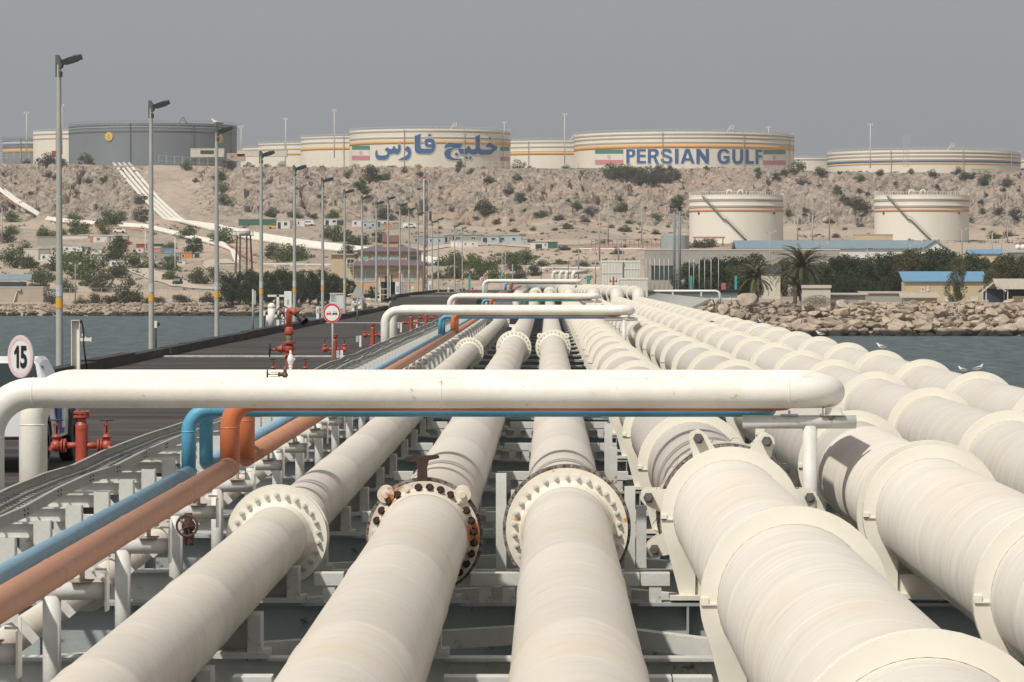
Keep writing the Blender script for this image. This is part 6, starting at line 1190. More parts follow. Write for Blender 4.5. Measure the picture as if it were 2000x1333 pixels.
# cabins and shacks on the slopes: (left, right, top, base, wall, roof, label, style, openings)
W1 = [(.15, .35, .3, .75, GLD, 'window')]; W2 = [(.1, .25, .35, .75, GLD, 'window'), (.6, .75, .35, .75, GLD, 'window')]; DO = [(.1, .3, .0, .75, GLD, 'door'), (.55, .8, .4, .8, GLD, 'window')]
CAB = [(46, 75, 487, 509, WC, WC, 'tall cream box cabin at the left, behind the dark shed', 0, []), (75, 96, 487, 505, WG, WG, 'grey box between two cream cabins at the left', 0, []), (96, 112, 488, 500, WT, WT, 'cream-yellow cabin beside the first lamp pole', 0, []),
 (-5, 26, 495, 508, WBL, RB, 'pale blue cabin at the far left edge', 0, DO), (32, 62, 503, 518, WN, RG, 'open-fronted dark shed at the left', 0, []), (79, 104, 496, 510, WW, RG, 'white cabin with grey roof beside the first lamp pole', 0, W1), (50, 62, 494, 502, WW, RG, 'small white cabin above the dark shed', 0, []),
 (72, 112, 464, 480, WG, RC, 'long grey walled shed with pinkish roof at the left', 0, []), (122, 172, 461, 466, WW, RG, 'long low white roofline at the left slope', 0, []), (175, 209, 462, 474, WW, WC, 'white shack with orange door panel on the left slope', 0, [(.02, .18, .1, .9, WOR, 'door'), (.4, .6, .4, .8, WR, 'window')]), (209, 250, 462, 476, WG, WC, 'grey walled shack beside the white one, its front hung with cloth', 0, [(.2, .55, .1, .8, WBL, 'window')]),
 (124, 150, 481, 492, WW, RG, 'white caravan on the left slope', 0, W1), (142, 160, 482, 494, WW, WW, 'white container with a dark upper vent', 0, W1), (159, 176, 483, 492, WG, RG, 'grey hut beside the white container', 0, []), (167, 198, 488, 496, WW, RBD, 'small white and blue cabin left of the large dark tree', 0, DO), (152, 216, 498, 510, WS, WS, 'sand-coloured low building with air conditioners at the left', 0, [(.4, .55, .3, .7, GLD, 'window'), (.72, .85, .3, .7, GLD, 'window')]), (125, 155, 498, 506, WC, WC, 'pale low wall left of the sand-coloured building', 0, []),
 (214, 242, 509, 521, WW, RBD, 'white cabin with blue trim below the large dark tree', 0, W1), (172, 212, 508, 512, WBL, RBD, 'blue-roofed lean-to below the sand-coloured building', 0, []), (252, 286, 495, 507, WS, WS, 'low sand building between the second lamp and the dark tree', 0, []), (258, 280, 486, 494, WW, WC, 'pale shed above the low sand building', 0, DO), (266, 286, 478, 486, WR, WR, 'dark red hut behind the second lamp pole', 0, []),
 (300, 318, 477, 482, WN, RBD, 'dark hut with blue roof right of the second lamp pole', 0, []), (299, 314, 486, 494, M_('salmon', (.55, .25, .16)), RG, 'salmon coloured cabin right of the second lamp pole', 0, []), (317, 338, 486, 493, RB, RBD, 'bright blue container on the left slope', 0, []), (300, 318, 494, 511, WG, RG, 'grey shack under the salmon cabin', 0, W1), (318, 352, 495, 512, WG, RBD, 'grey shack with blue roof edge on the left slope', 0, [(.1, .9, .2, .6, GLD, 'door')]), (330, 362, 509, 518, WW, RG, 'row of white crates on the left slope', 0, DO), (352, 375, 495, 506, WOR, WOR, 'orange cabin machine on the left slope', 0, W1), (380, 388, 495, 504, WN, RG, 'small dark box right of the orange cabin', 0, []),
 (466, 540, 429, 441, WGR, WG, 'long dark green container row right of the third lamp', 0, []), (540, 566, 431, 447, WW, WW, 'white cabin with peaked top right of the green containers', 0, DO), (557, 571, 433, 442, WG, RG, 'grey shed beside the peaked white cabin', 0, []), (579, 595, 430, 442, WW, WW, 'white container office right of the fifth lamp pole', 0, W1), (595, 612, 429, 441, WW, RG, 'white cabin beside the container office', 0, W2), (633, 662, 428, 440, WW, RG, 'white cabin between the sixth and seventh lamps', 0, DO), (658, 671, 431, 441, WN, RG, 'black container left of the seventh lamp', 0, []),
 (688, 712, 430, 443, WW, RG, 'white cabin right of the seventh lamp', 0, W1), (708, 738, 434, 447, WBL, RG, 'pale blue cabin between the eighth and ninth lamps', 0, W2), (736, 760, 431, 444, WW, RG, 'white cabin behind the ninth lamp', 0, DO), (742, 753, 438, 449, WG, WG, 'dark grey skip in front of the white cabins', 0, []), (753, 764, 438, 449, WOR, WOR, 'orange skip in front of the white cabins', 0, []), (766, 782, 436, 448, WG, RG, 'grey cabin right of the orange skip', 0, []), (787, 812, 435, 446, WW, WC, 'white shack with red marks left of the communication tower', 0, [(.5, .8, .2, .7, WR, 'door')]),
 (806, 836, 462, 477, WG, RG, 'grey cabin just left of the white one with blue corner', 0, W1), (836, 868, 464, 477, WBL, RBD, 'pale blue cabin, first of the long blue-roofed row', 0, W2), (868, 884, 461, 474, WG, RBD, 'grey cabin in the long blue-roofed row', 0, DO), (880, 934, 472, 483, WW, WW, 'long white cabin with blue corner in front of the blue-roofed row', 0, [(.0, .25, .1, .95, WHITE, 'door'), (.5, .56, .4, .75, GLD, 'window'), (.78, .84, .4, .75, GLD, 'window')]), (884, 944, 460, 472, WG, RBD, 'long blue-roofed cabin block behind the white cabin', 0, W2), (940, 975, 462, 474, WBL, RBD, 'pale blue cabin at the middle of the blue-roofed row', 0, DO), (974, 1018, 461, 474, WBL, RBD, 'pale blue cabin at the right end of the row', 0, W2), (1021, 1030, 468, 478, WBL, RG, 'small booth right of the blue-roofed row', 0, W1),
 (1036, 1070, 474, 486, WW, RBD, 'white cabin with blue roof edge and open dark door', 0, [(.3, .65, .05, .7, GLD, 'door'), (.8, .9, .5, .8, GLD, 'window')]), (1070, 1089, 474, 486, WGR, WGR, 'green container joined to the white cabin', 0, []), (1090, 1142, 479, 485, WS, WS, 'low rubble-coloured wall right of the green container', 0, []),
 (372, 437, 291, 302, WC, WC, 'open-sided pale building in front of the dark grey tank', 1, [(.3, .7, .1, .7, GLD, 'door')]), (443, 478, 301, 310, M_('pinkish', (.46, .32, .25)), WC, 'low pinkish building right of the dark grey tank', 1, [(.2, .4, .2, .7, GLD, 'window')]), (463, 560, 294, 301, WC, WC, 'long low cream building on the plateau right of the dark tank', 1, []), (1900, 1942, 331, 339, WS, WS, 'low flat building at the right end of the plateau', 1, []), (1980, 2012, 334, 342, WG, WS, 'small building at the right edge of the plateau', 1, []),
 (101, 111, 296, 302, WR, WR, 'small red hut on the plateau behind the first lamp pole', 1, [])]
for (x0, x1, yt, yb, wl, rf, lb, hi, op) in CAB:
    g_ = G((x0 + x1) / 2, yb); Y = 1800 if hi else g_.y
    kk = Y / F; nm = 'cabin' if (yb - yt) < 16 else 'shed'
    bld(x0, x1, yt, yb, Y, max(2.5, min(6, (x1 - x0) * kk * .5)), wl, rf, nm, lb, 'cabin', 'flat', op, over=.25)
# pale building with blue roof on the left shore
t = bld(-30, 84, 562, 592, 945, 8, WS, WC, 'shore_building', 'long sand-grey building at the left shore with an air conditioner on its wall', 'building', 'flat', over=.2)
c = P(36, 566, 943.5) - t.location; MB().box((c.x, -.3, c.z), (.95, .6, .6)).build('air_conditioner', GALV, t); c = P(30, 580, 944) - t.location; MB().bar((c.x - .6, -.5, c.z - 1.6), (c.x + .2, -.1, c.z + 1.2), .5, .08).build('leaning_board', WC, t)
m = MB(); m.box((P(25, 550, 948).x - t.location.x - 6, 3, P(25, 556, 948).z - t.location.z), (18, 6, 1.2)); m.build('upper_wall', WN, t); m = MB(); c = P(60, 548, 948) - t.location; m.add([(c.x - 20, -.4, c.z), (c.x + .6, -.4, c.z), (c.x, 5, c.z + 1.4), (c.x - 20, 5, c.z + 1.4), (c.x - 20, -.4, c.z + .15), (c.x + .6, -.4, c.z + .15), (c.x, 5, c.z + 1.55), (c.x - 20, 5, c.z + 1.55)], [(0, 3, 2, 1), (4, 5, 6, 7), (0, 1, 5, 4), (1, 2, 6, 5), (2, 3, 7, 6), (3, 0, 4, 7)]); m.build('blue_roof', RBD, t)
c = P(440, 585, 935); t = thing('fuel_tank', 'cream horizontal drum tank beside the dark trees on the left shore', 'drum tank', (c.x, 935, c.z)); MB().cyl((-.7, 0, 0), (.7, 0, 0), .8, n=20).sphere((-.7, 0, 0), .8, 8, (.3, 1, 1)).sphere((.7, 0, 0), .8, 8, (.3, 1, 1)).build('drum', WC, t); MB().box((-.5, 0, -1), (.15, .8, 1)).box((.5, 0, -1), (.15, .8, 1)).build('cradle', WC, t)
# water tower
b = G(478, 530); Y = b.y - 25; k_ = Y / F; b = P(478, 530, Y); t = thing('water_tower', 'small white tank on tall rusty legs, left of the beige building', 'water tower', b); g = MB()
for (x0, x1) in ((459, 463), (468, 469), (481, 482), (492, 489)): g.bar(((x0 - 478) * k_, -1, -1), ((x1 - 478) * k_, -.6, 70 * k_), .22); g.bar(((x0 - 477) * k_, 2, -1), ((x1 - 478) * k_, 1.6, 70 * k_), .2)
for z in (20, 45): g.box((0, -.8, z * k_), (30 * k_, .14, .16)); g.bar((-14 * k_, -.8, z * k_), (12 * k_, -.8, (z + 22) * k_), .1)
g.build('legs', RUST, t); m = MB(); m.cyl((0, .5, 70 * k_), (0, .5, 83 * k_), 11 * k_, n=24); m.build('tank_body', WW, t); m = MB(); m.cyl((0, .5, 69 * k_), (0, .5, 70 * k_), 17 * k_, n=24); m.tube([(17 * k_ * math.cos(a), .5 + 17 * k_ * math.sin(a), 77 * k_) for a in np.linspace(0, 6.283, 25)], .06, 4); [m.box((17 * k_ * math.cos(a), .5 + 17 * k_ * math.sin(a), 73 * k_), (.08, .08, 8 * k_)) for a in np.linspace(0, 6.283, 15)]; m.build('gallery', RUST, t)
# fences
def fence(pts, hpx, label, m, Y=None, step=18, rails=3, grp=None):
    P0 = [G(x, y) if Y is None else P(x, y, Y) for x, y in pts]; t = thing('fence', label, 'fence', P0[0], group=grp); a0 = P0[0]; tot = 0; k = hpx
    for i in range(len(P0) - 1):
        a, b = P0[i], P0[i + 1]; L = (b - a).length; n_ = max(1, int(abs(pts[i + 1][0] - pts[i][0]) / step)); h = hpx * a.y / F
        for j in range(n_ + (i == len(P0) - 2)): 
            q_ = a.lerp(b, j / n_) - a0; MB().box((q_.x, q_.y, q_.z + h / 2 - .3), (.12, .12, h + .6)).build('post', m, t)
        g = MB(); [g.bar(a - a0 + Vector((0, 0, h * z_)), b - a0 + Vector((0, 0, h * z_)), .06) for z_ in np.linspace(.12, 1, rails)]; g.build('rail', m, t)
    return t
fence([(84, 590), (115, 578 + 10), (240, 587), (350, 587), (450, 588)], 24, 'chain-link fence above the rocks on the left shore', GALV, Y=945, step=19, rails=4)
FW = mat('fence_white', (.62, .60, .56))
fence([(310, 316), (372, 320), (440, 322)], 12, 'white barrier fence at the top of the sandy cutting', FW, Y=1745, step=14, rails=2)
fence([(0, 309), (40, 308), (90, 308)], 11, 'pale fence on the plateau at the far left', FW, Y=1760, step=13)
fence([(500, 322), (620, 320), (760, 324), (860, 324), (1000, 325), (1130, 326)], 9, 'long white fence along the cliff top below the Persian lettering', FW, Y=1770, step=12, rails=2)
fence([(1130, 327), (1220, 327), (1300, 327)], 8, 'white fence along the cliff top left of the largest tank front', FW, Y=1770, step=12, rails=2)
fence([(1480, 331), (1560, 333), (1615, 333)], 7, 'white fence along the cliff top below the right corner of the largest tank', FW, Y=1775, step=6, rails=2)
fence([(1530, 478), (1640, 478), (1760, 478), (1880, 478), (2020, 478)], 8, 'rusty wire fence before the two white tanks', RUST, Y=1215, step=14, rails=3)
fence([(1155, 480), (1230, 480), (1290, 480)], 12, 'rusty mesh fence on the slope left of the steel tank', RUST, Y=1200, step=8, rails=4)
g = MB(); a = P(1140, 484, 1225); b = P(2100, 484, 1225); g.box(((a.x + b.x) / 2, 1225, a.z + .3), (b.x - a.x, .5, 2.0)); g.build('embankment_wall', M_('pink_wall', (.42, .30, .23), (.36, .26, .2), .3, .9), label='low reddish embankment wall below the two white tanks', cat='wall')
# parked vehicles far away
def car(px, py, label, mm, wpx=14, rz=0, jeep=False):
    g_ = G(px, py); kk = 1.0; t = thing('parked_car' if not jeep else 'off_road_car', label, 'car', g_, R(rz)); L = 4.3; W = 1.8
    m = MB(); m.prism([(-2.1, .35), (-2.1, .95), (-1.2, 1.02), (-.8, 1.6), (.9, 1.65), (1.4, 1.05), (2.1, .95), (2.1, .35)], lambda u, v, tt: (u, tt, v), -.88, .88); m.build('body', mm, t)
    MB().box((.05, 0, 1.3), (1.9, 1.80, .4)).build('windows', CG, t)
    for x_ in (-1.3, 1.3):
        for y_ in (-.82, .82): MB().cyl((x_, y_ - .12, .34), (x_, y_ + .12, .34), .36, n=14).build('wheel', BLACK, t)
    return t
car(347, 556.5, 'dark off-road car driving down the dirt road toward the shore', M_('car_dark', (.035, .04, .045), rough=.4), rz=80, jeep=True)
car(233, 455, 'white car parked on the left slope above the shacks', WHITE); car(602, 441, 'white pickup parked before the cabins, right of the fifth lamp', WHITE); car(584, 441, 'dark car parked beside the white pickup on the slope', M_('car_navy', (.02, .03, .06))); car(800, 446, 'white car parked by the shack with red marks', WHITE, rz=15)
car(243, 478, 'red and white car parked beside the large dark tree', M_('car_red', (.4, .03, .03))); car(535, 447, 'yellow machine among scrap right of the fourth lamp', M_('machine_yellow', (.6, .42, .05)))
# tank car / mixer and people-sized poles skipped: too small to read
# ================================================================ boulders
def hull(seed, n=18, sq=(1, .9, .78)):
    rr = random.Random(seed); bmm = bmesh.new()
    for k in range(n):
        v = Vector((rr.gauss(0, 1), rr.gauss(0, 1), rr.gauss(0, 1))).normalized() * rr.uniform(.82, 1.05); 
        v = Vector((max(-.74, min(.74, v.x)), max(-.74, min(.74, v.y)), max(-.66, min(.66, v.z))))
        bmm.verts.new((v.x * sq[0], v.y * sq[1], v.z * sq[2]))
    r_ = bmesh.ops.convex_hull(bmm, input=bmm.verts[:]); bmesh.ops.delete(bmm, geom=[e for e in r_['geom_interior'] if isinstance(e, bmesh.types.BMVert)], context='VERTS')
    bmesh.ops.dissolve_limit(bmm, angle_limit=.18, verts=bmm.verts[:], edges=bmm.edges[:])
    bmesh.ops.bevel(bmm, geom=bmm.edges[:], offset=.05, segments=1, affect='EDGES'); bmesh.ops.triangulate(bmm, faces=bmm.faces[:])
    bmesh.ops.subdivide_edges(bmm, edges=bmm.edges[:], cuts=1)
    for v in bmm.verts:
        nn = float(fbm(v.co.x * 3 + seed, v.co.y * 3 + v.co.z * 4, seed, 3)) - .5; v.co *= 1 + .16 * nn
    me_ = bpy.data.meshes.new('boulder'); bmm.to_mesh(me_); bmm.free(); me_.materials.append(BOULD); return me_
BM_ = [hull(s) for s in range(9)]
rr = random.Random(21); spots = []
def shore_right(x): return float(np.interp(x, SHX, SHY))
# big named ones first, then rows up the bank
for (px, py, sz) in ((1460, 583, 42), (1520, 590, 24), (1878, 597, 26), (1895, 606, 20), (1980, 606, 40), (1785, 596, 22), (1700, 598, 22), (1393, 600, 26), (1413, 600, 30), (1440, 610, 36), (1475, 600, 24)):
    Y = 625; c = P(px, py, Y); spots.append((c.x, Y, c.z - .4, sz * Y / F * .62))
row = 0
for zz_, yo, sp, sz in ((-9.35, -.5, 1.9, 1.25), (-8.7, 1.6, 1.75, 1.15), (-7.8, 4.2, 1.65, 1.1), (-6.9, 7.0, 1.6, 1.0), (-6.0, 10.0, 1.5, .95), (-5.1, 13, 1.7, .95), (-4.5, 16.5, 1.9, .85)):
    x = 22.0 + row * .5
    while x < 84:
        y = shore_right(x) + yo + rr.uniform(-.8, .8); spots.append((x, y, zz_ + rr.uniform(-.3, .3), sz * rr.choice((.5, .7, .9, 1.1, 1.4, 1.7)))); x += sp * rr.uniform(.75, 1.2)
    row += 1
spots = spots[:292]
for k, (x, y, z, s) in enumerate(spots):
    o = link('boulder', BM_[k % 9], None, (x, y, z), rot=(rr.uniform(-.4, .4), rr.uniform(-.4, .4), rr.uniform(0, 6.3)), sc=(s * rr.uniform(.9, 1.35), s, s * rr.uniform(.75, 1.0)))
    if k == 0: lb = 'largest tan boulder, standing highest at the left end of the right bank'
    elif k == 4: lb = 'very large flat-topped boulder at the right edge of the rock bank'
    elif k == 2: lb = 'upright pointed pale boulder below the blue-roofed building'
    else: lb = 'tan boulder in the rock bank along the right shore'
    tag(o, lb, 'boulder', 'boulders of the right-hand rock bank')
# the many smaller stones of both banks, past counting
def rubble(name, pts, label):
    vs = []; fs = []; src = [(np.array([v.co for v in m_.vertices]), [tuple(p.vertices) for p in m_.polygons]) for m_ in [hull(s, 14) for s in range(30, 34)]]
    for (x, y, z, s) in pts:
        V, Fc = rr.choice(src); a = rr.uniform(0, 6.3); ca, sa = math.cos(a), math.sin(a); sx, sy, sz_ = s * rr.uniform(.8, 1.4), s, s * rr.uniform(.6, 1); o = len(vs)
        X_ = V[:, 0] * sx; Y_ = V[:, 1] * sy; vs += list(zip(X_ * ca - Y_ * sa + x, X_ * sa + Y_ * ca + y, V[:, 2] * sz_ + z)); fs += [tuple(i + o for i in f) for f in Fc]
    me_ = bpy.data.meshes.new(name); me_.from_pydata(vs, [], fs); me_.materials.append(BOULD); o = link(name, me_); tag(o, label, 'rocks', kind='stuff')
pts = []
for k in range(420):
    x = rr.uniform(20, 90); u = rr.random(); pts.append((x, shore_right(x) - 1 + u * 17, -9.7 + u * 5.2, rr.uniform(.3, .75)))
rubble('rubble', pts, 'small stones filling the gaps of the right rock bank')
pts = []
for k in range(2300):
    x = rr.uniform(-140, -25); u = rr.random() ** 1.5; y = float(np.interp(x, SHX, SHY)) - 2 + u * 20; px_ = VPX + F * x / y
    s = rr.choice((.4, .6, .8, 1.1, 1.4)) * (1.1 if px_ > 220 else .75) * (1.15 - .5 * u); pts.append((x, y, float(H(x, y)) + s * .25, s))
rubble('shore_rubble', pts, 'rocks scattered along the left shore')
for k, (px, py, s) in enumerate(((349, 591, 1.35), (376, 597, 1.1), (388, 598, .8), (413, 598, 1.0), (420, 603, 1.0), (330, 600, .9), (300, 602, .9), (260, 604, .9), (236, 606, .9), (440, 606, 1.0), (470, 603, 1.0), (255, 597, .6), (190, 536, 1.0), (68, 521, 1.2))):
    g_ = P(px, py, 938) if py > 560 else G(px, py); o = link('boulder', BM_[(k * 2 + 1) % 9], None, (g_.x, g_.y, g_.z), rot=(.2, .5 if k == 0 else .1, k * 1.3), sc=(s * 1.2, s, s))
    tag(o, ['large slanting pale boulder behind the second lamp on the left shore', 'pointed pale boulder right of the slanting one'][k] if k < 2 else 'pale boulder on the left shore', 'boulder', 'boulders on the left shore')
# ================================================================ vegetation
def leafmat(name, c1, c2):
    m, n, b = _new(name); L = n.links.new; geo = N(n, 'ShaderNodeNewGeometry'); tc = N(n, 'ShaderNodeTexCoord')
    nz = N(n, 'ShaderNodeTexNoise', Scale=3.0, Detail=3.0); L(tc.outputs['Object'], nz.inputs[0]); r = ramp(n, nz.outputs[0], .35, .65)
    c = mixc(n, geo.outputs['Random Per Island'], c1, c2); c = mixc(n, r.outputs[0], c, mixc(n, .5, c1, c2)); oi = N(n, 'ShaderNodeObjectInfo'); hs_ = N(n, 'ShaderNodeHueSaturation'); mr = N(n, 'ShaderNodeMapRange'); mr.inputs[3].default_value = .8; mr.inputs[4].default_value = 1.2; L(oi.outputs['Random'], mr.inputs[0]); L(mr.outputs[0], hs_.inputs['Value']); L(c, hs_.inputs['Color'])
    L(hs_.outputs[0], b.inputs['Base Color']); b.inputs['Roughness'].default_value = .8; b.inputs['Specular IOR Level'].default_value = .15; return m
LD = leafmat('leaf_grey_green', (.060, .066, .044), (.105, .105, .075)); LG = leafmat('leaf_green', (.055, .085, .028), (.12, .15, .055)); LK = leafmat('leaf_dark', (.016, .030, .013), (.060, .080, .034)); LO = leafmat('leaf_olive', (.050, .060, .026), (.13, .125, .06)); LP = leafmat('palm_leaf', (.045, .055, .025), (.14, .13, .07)); LT = leafmat('twig', (.13, .095, .07), (.2, .15, .115))
BARK = mat('bark', (.11, .085, .065), (.16, .13, .10), 8, .9)
NR = np.random.default_rng(5)
def leaves(cent, n, size, flat=.6):
    """n small crossed leaf faces scattered over clumps (centre, radii)"""
    V = []; 
    for (c, r, k) in cent:
        m_ = int(n * k); d = NR.normal(size=(m_, 3)); d /= np.linalg.norm(d, axis=1)[:, None]; q_ = d * (NR.random((m_, 1)) ** .38) * np.array(r) + np.array(c)
        V.append(q_)
    C = np.concatenate(V); m_ = len(C); a = NR.normal(size=(m_, 3)); a /= np.linalg.norm(a, axis=1)[:, None]; b = NR.normal(size=(m_, 3)); b -= (a * b).sum(1)[:, None] * a; b /= np.linalg.norm(b, axis=1)[:, None]
    s = size * (.6 + .8 * NR.random((m_, 1))); q = np.stack([C - a * s, C - b * s * flat, C + a * s, C + b * s * flat], 1).reshape(-1, 3)
    return q, np.arange(m_ * 4).reshape(-1, 4)
def leafmesh(name, cent, n, size, m, flat=.6):
    v, f = leaves(cent, n, size, flat); me_ = bpy.data.meshes.new(name); me_.from_pydata(v.tolist(), [], f.tolist()); me_.materials.append(m); return me_
def bush_cent(seed, w_=1.0, h=.55, k=9):
    rr_ = random.Random(seed); out = []
    for i in range(k):
        a = rr_.uniform(0, 6.3); d = rr_.uniform(.0, .36) * w_; s = rr_.uniform(.13, .24) * w_
        out.append(((d * math.cos(a), d * math.sin(a), rr_.uniform(.28, 1.0) * h * (1 - d)), (s, s, s * .62), 1.0 / k * rr_.uniform(.6, 1.4)))
    out.append(((0, 0, h * .25), (.4 * w_, .4 * w_, h * .22), .35)); return out
def branch_mesh(seed, h, w_, n=7):
    rr_ = random.Random(seed); m = MB()
    for k in range(n):
        a = 6.283 * k / n + rr_.uniform(-.3, .3); m.tube([(0, 0, -.12), (.05 * math.cos(a), .05 * math.sin(a), h * .25), (w_ * math.cos(a), w_ * math.sin(a), h * rr_.uniform(.7, 1))], [.028, .02, .006], 5, caps=False)
    return m.mesh('trunk', BARK)
BUSH = {}
for key, mm in (('d', LD), ('g', LG), ('o', LO), ('k', LK)):
    BUSH[key] = [(leafmesh('foliage', bush_cent(s + ord(key), 1.0, .42 + .10 * (s % 3)), 1300, .024, mm), branch_mesh(s, .42, .33)) for s in range(4)]
def bush(px, py, wpx, key, label, grp, name='shrub', cat='shrub', lift=0, hsc=1.0, pt=None):
    g_ = pt or G(px, py); w_ = wpx * g_.y / F * 1.12; v = rr.randrange(4); t = thing(name, label, cat, (g_.x, g_.y, g_.z - .05 * w_), rr.uniform(0, 6.3), grp); t.scale = (w_, w_, w_ * rr.uniform(.85, 1.15) * hsc)
    link('crown', BUSH[key][v][0], t); link('trunk', BUSH[key][v][1], t); return t
RIMB = 'd', 'grey-green shrub along the plateau rim below the tanks', 'shrubs along the cliff top'
CLIFF = 'd', 'dark shrub rooted in the rocky cliff face', 'shrubs on the cliff face'
SLOPE = 'd', 'low desert shrub on the sandy slope below the cliff', 'shrubs on the sandy slope'
LOWL = 'g', 'spreading green thorn bush among the shacks on the left', 'thorn bushes among the left shacks'
LST = [
 (RIMB, [(166,312,48),(92,322,46),(54,310,30),(120,325,30),(446,330,34),(485,324,30),(553,323,30),(520,322,30),(625,323,30),(694,320,34),(720,322,26),(770,321,26),(795,322,24),(815,324,30),(857,325,16),(835,326,20),(900,328,22),(1010,328,40),(1035,328,24),(1107,328,26),(1602,342,34),(1556,340,40),(1530,342,24),(1719,342,22),(1821,345,24),(1870,343,28),(1895,350,30),(1882,352,26),(1780,341,14),(1640,341,14),(1215,343,40),(1245,341,34),(1290,340,32),(1190,340,32),(1380,331,14),(1480,336,20),(1310,334,22)]),
 (CLIFF, [(6,342,12),(94,347,24),(110,350,20),(173,358,20),(204,356,22),(365,334,28),(383,356,16),(275,400,38),(430,352,40),(435,376,42),(440,400,36),(722,358,50),(750,352,34),(678,348,24),(704,370,36),(715,378,24),(790,339,14),(820,342,18),(921,340,24),(895,336,18),(957,358,28),(995,380,28),(627,388,22),(946,418,50),(883,414,16),(788,420,38),(574,425,38),(610,426,28),(650,427,36),(533,425,36),(755,430,50),(1010,353,24),(1079,368,12),(1015,395,30),(1025,414,14),(1127,408,26),(1153,421,30),(1214,415,36),(1212,393,18),(1260,410,10),(1324,405,38),(1200,350,46),(1225,356,46),(1250,360,48),(1275,359,50),(1300,356,48),(1318,352,34),(1240,350,40),(1285,350,40),(1265,354,44),
   (1518,352,22),(1569,363,36),(1679,356,26),(1679,378,18),(1694,383,14),(1681,410,48),(1665,404,30),(1635,383,24),(1648,394,26),(1655,400,22),(1921,364,36),(1967,364,38),(1542,424,22),(1573,416,18),(1918,420,18),(1895,434,14),(1951,419,32),(1985,430,42),(1926,385,12),(1959,377,14),(1990,374,10),(1918,402,20),(30,360,10),(60,380,14),(150,380,16),(600,350,12),(580,370,10),(860,370,10),(830,400,14),(1060,380,12),(1110,395,12),(1480,352,14),(1600,365,12),(1750,362,14),(1830,370,14)]),
 (SLOPE, [(972,438,24),(974,451,12),(1056,424,36),(1092,430,34),(1143,434,28),(1230,437,24),(1283,430,30),(1108,448,30),(1084,451,20),(1041,451,16),(1222,453,36),(1194,446,20),(1250,456,12),(1281,458,28),(1059,458,12),(1005,454,24),(1178,480,30),(1219,484,16),(1102,489,28),(1128,494,20),(1033,474,20),(1204,497,30),(1380,484,60),(1360,484,40),(1094,517,32),(1140,520,32),(1235,515,32),(1571,428,18),(1684,428,18),(1681,443,18),(1620,436,32),(1634,465,22),(1696,459,10),(1599,460,12),(1944,467,38),(1972,462,36),(900,440,14),(930,432,16),(860,448,14),(1000,432,16),(1160,455,14),(1170,440,10),(1305,445,12),(1560,450,12),(1650,450,14),(1920,450,14)]),
 (LOWL, [(145,433,38),(212,442,68),(235,432,36),(275,434,46),(23,434,40),(26,458,30),(15,474,44),(51,498,46),(89,464,46),(120,464,34),(153,458,54),(204,458,34),(367,466,50),(434,477,62),(332,487,36),(30,524,64),(115,529,70),(60,524,40),(166,545,96),(140,530,50),(82,551,66),(77,568,56),(204,571,66),(170,560,40),(128,572,54),(230,543,60),(255,557,26),(270,526,60),(300,524,40),(332,528,54),(334,548,44),(388,554,54),(439,554,54),(420,545,40),(564,510,84),(590,506,50),(536,505,44),(676,498,42),(663,472,62),(700,478,60),(640,466,40),(740,474,40),(883,518,64),(921,524,56),(860,520,30),(985,516,46),(1025,518,50),(1000,530,40),(960,528,40),(1010,510,36),(1060,520,30),(890,545,60),(930,548,60),(970,548,50),(1010,545,50),(860,545,40),(1040,540,40)]),
 (('o', 'bush in front of the chain-link fence on the left shore', 'bushes by the left fence'), [(247,594,76),(225,594,50),(357,590,48),(408,592,40),(158,596,32),(102,592,40),(290,594,40),(185,592,40),(430,592,34),(315,594,30)])]
for (key, lb, grp), pts in LST:
    for i, (px, py, w_) in enumerate(pts):
        k2 = key if rr.random() < .72 else ('g' if key == 'd' else 'd'); pt = P(px, py, 938) if 'fence' in lb else None
        bush(px, py, w_, k2, lb, grp, pt=pt, hsc=1.0 if grp != SLOPE[2] else .7)
bush(378, 497, 42, 'k', 'single dark bushy tree right of the third white pole', None, 'thorn_tree', 'tree', hsc=1.7); bush(227, 516, 60, 'k', 'large dark round tree towering over the left shacks', None, 'thorn_tree', 'tree', hsc=1.75); bush(946, 420, 40, 'd', 'umbrella-shaped tree alone at the foot of the cliff', None, 'thorn_tree', 'tree', hsc=1.4)
# dense dark trees: a tapered trunk with limbs and a tall ragged crown
def tree_cent(seed, w_=.5, h=1.0, k=26):
    rr_ = random.Random(seed); out = []
    for i in range(k):
        z = rr_.uniform(.12, .95) * h; wz = w_ * (1 - abs(z / h - .42) ** 1.6 * 1.15); a = rr_.uniform(0, 6.3); d = rr_.uniform(0, .75) * wz; s = rr_.uniform(.08, .16)
        out.append(((d * math.cos(a), d * math.sin(a), z), (s, s, s * 1.1), 1.0 / k * rr_.uniform(.5, 1.5)))
    return out
def trunk_mesh(seed, h=.9):
    rr_ = random.Random(seed); m = MB(); m.tube([(0, 0, -.1), (.01, 0, .3), (-.01, .01, .6), (0, 0, h)], [.035, .028, .018, .005], 7)
    for k in range(8):
        a = rr_.uniform(0, 6.3); z = rr_.uniform(.15, .6); m.tube([(0, 0, z), (.14 * math.cos(a), .14 * math.sin(a), z + .1), (.3 * math.cos(a), .3 * math.sin(a), z + .26)], [.014, .009, .003], 5, caps=False)
    return m.mesh('trunk', BARK)
TREE = {k: [(leafmesh('foliage', tree_cent(s * 3 + ord(k), .50 + .07 * s, 1.0, 40), 5200, .019, mm, .6), trunk_mesh(s)) for s in range(3)] for k, mm in (('k', LK), ('o', LO))}
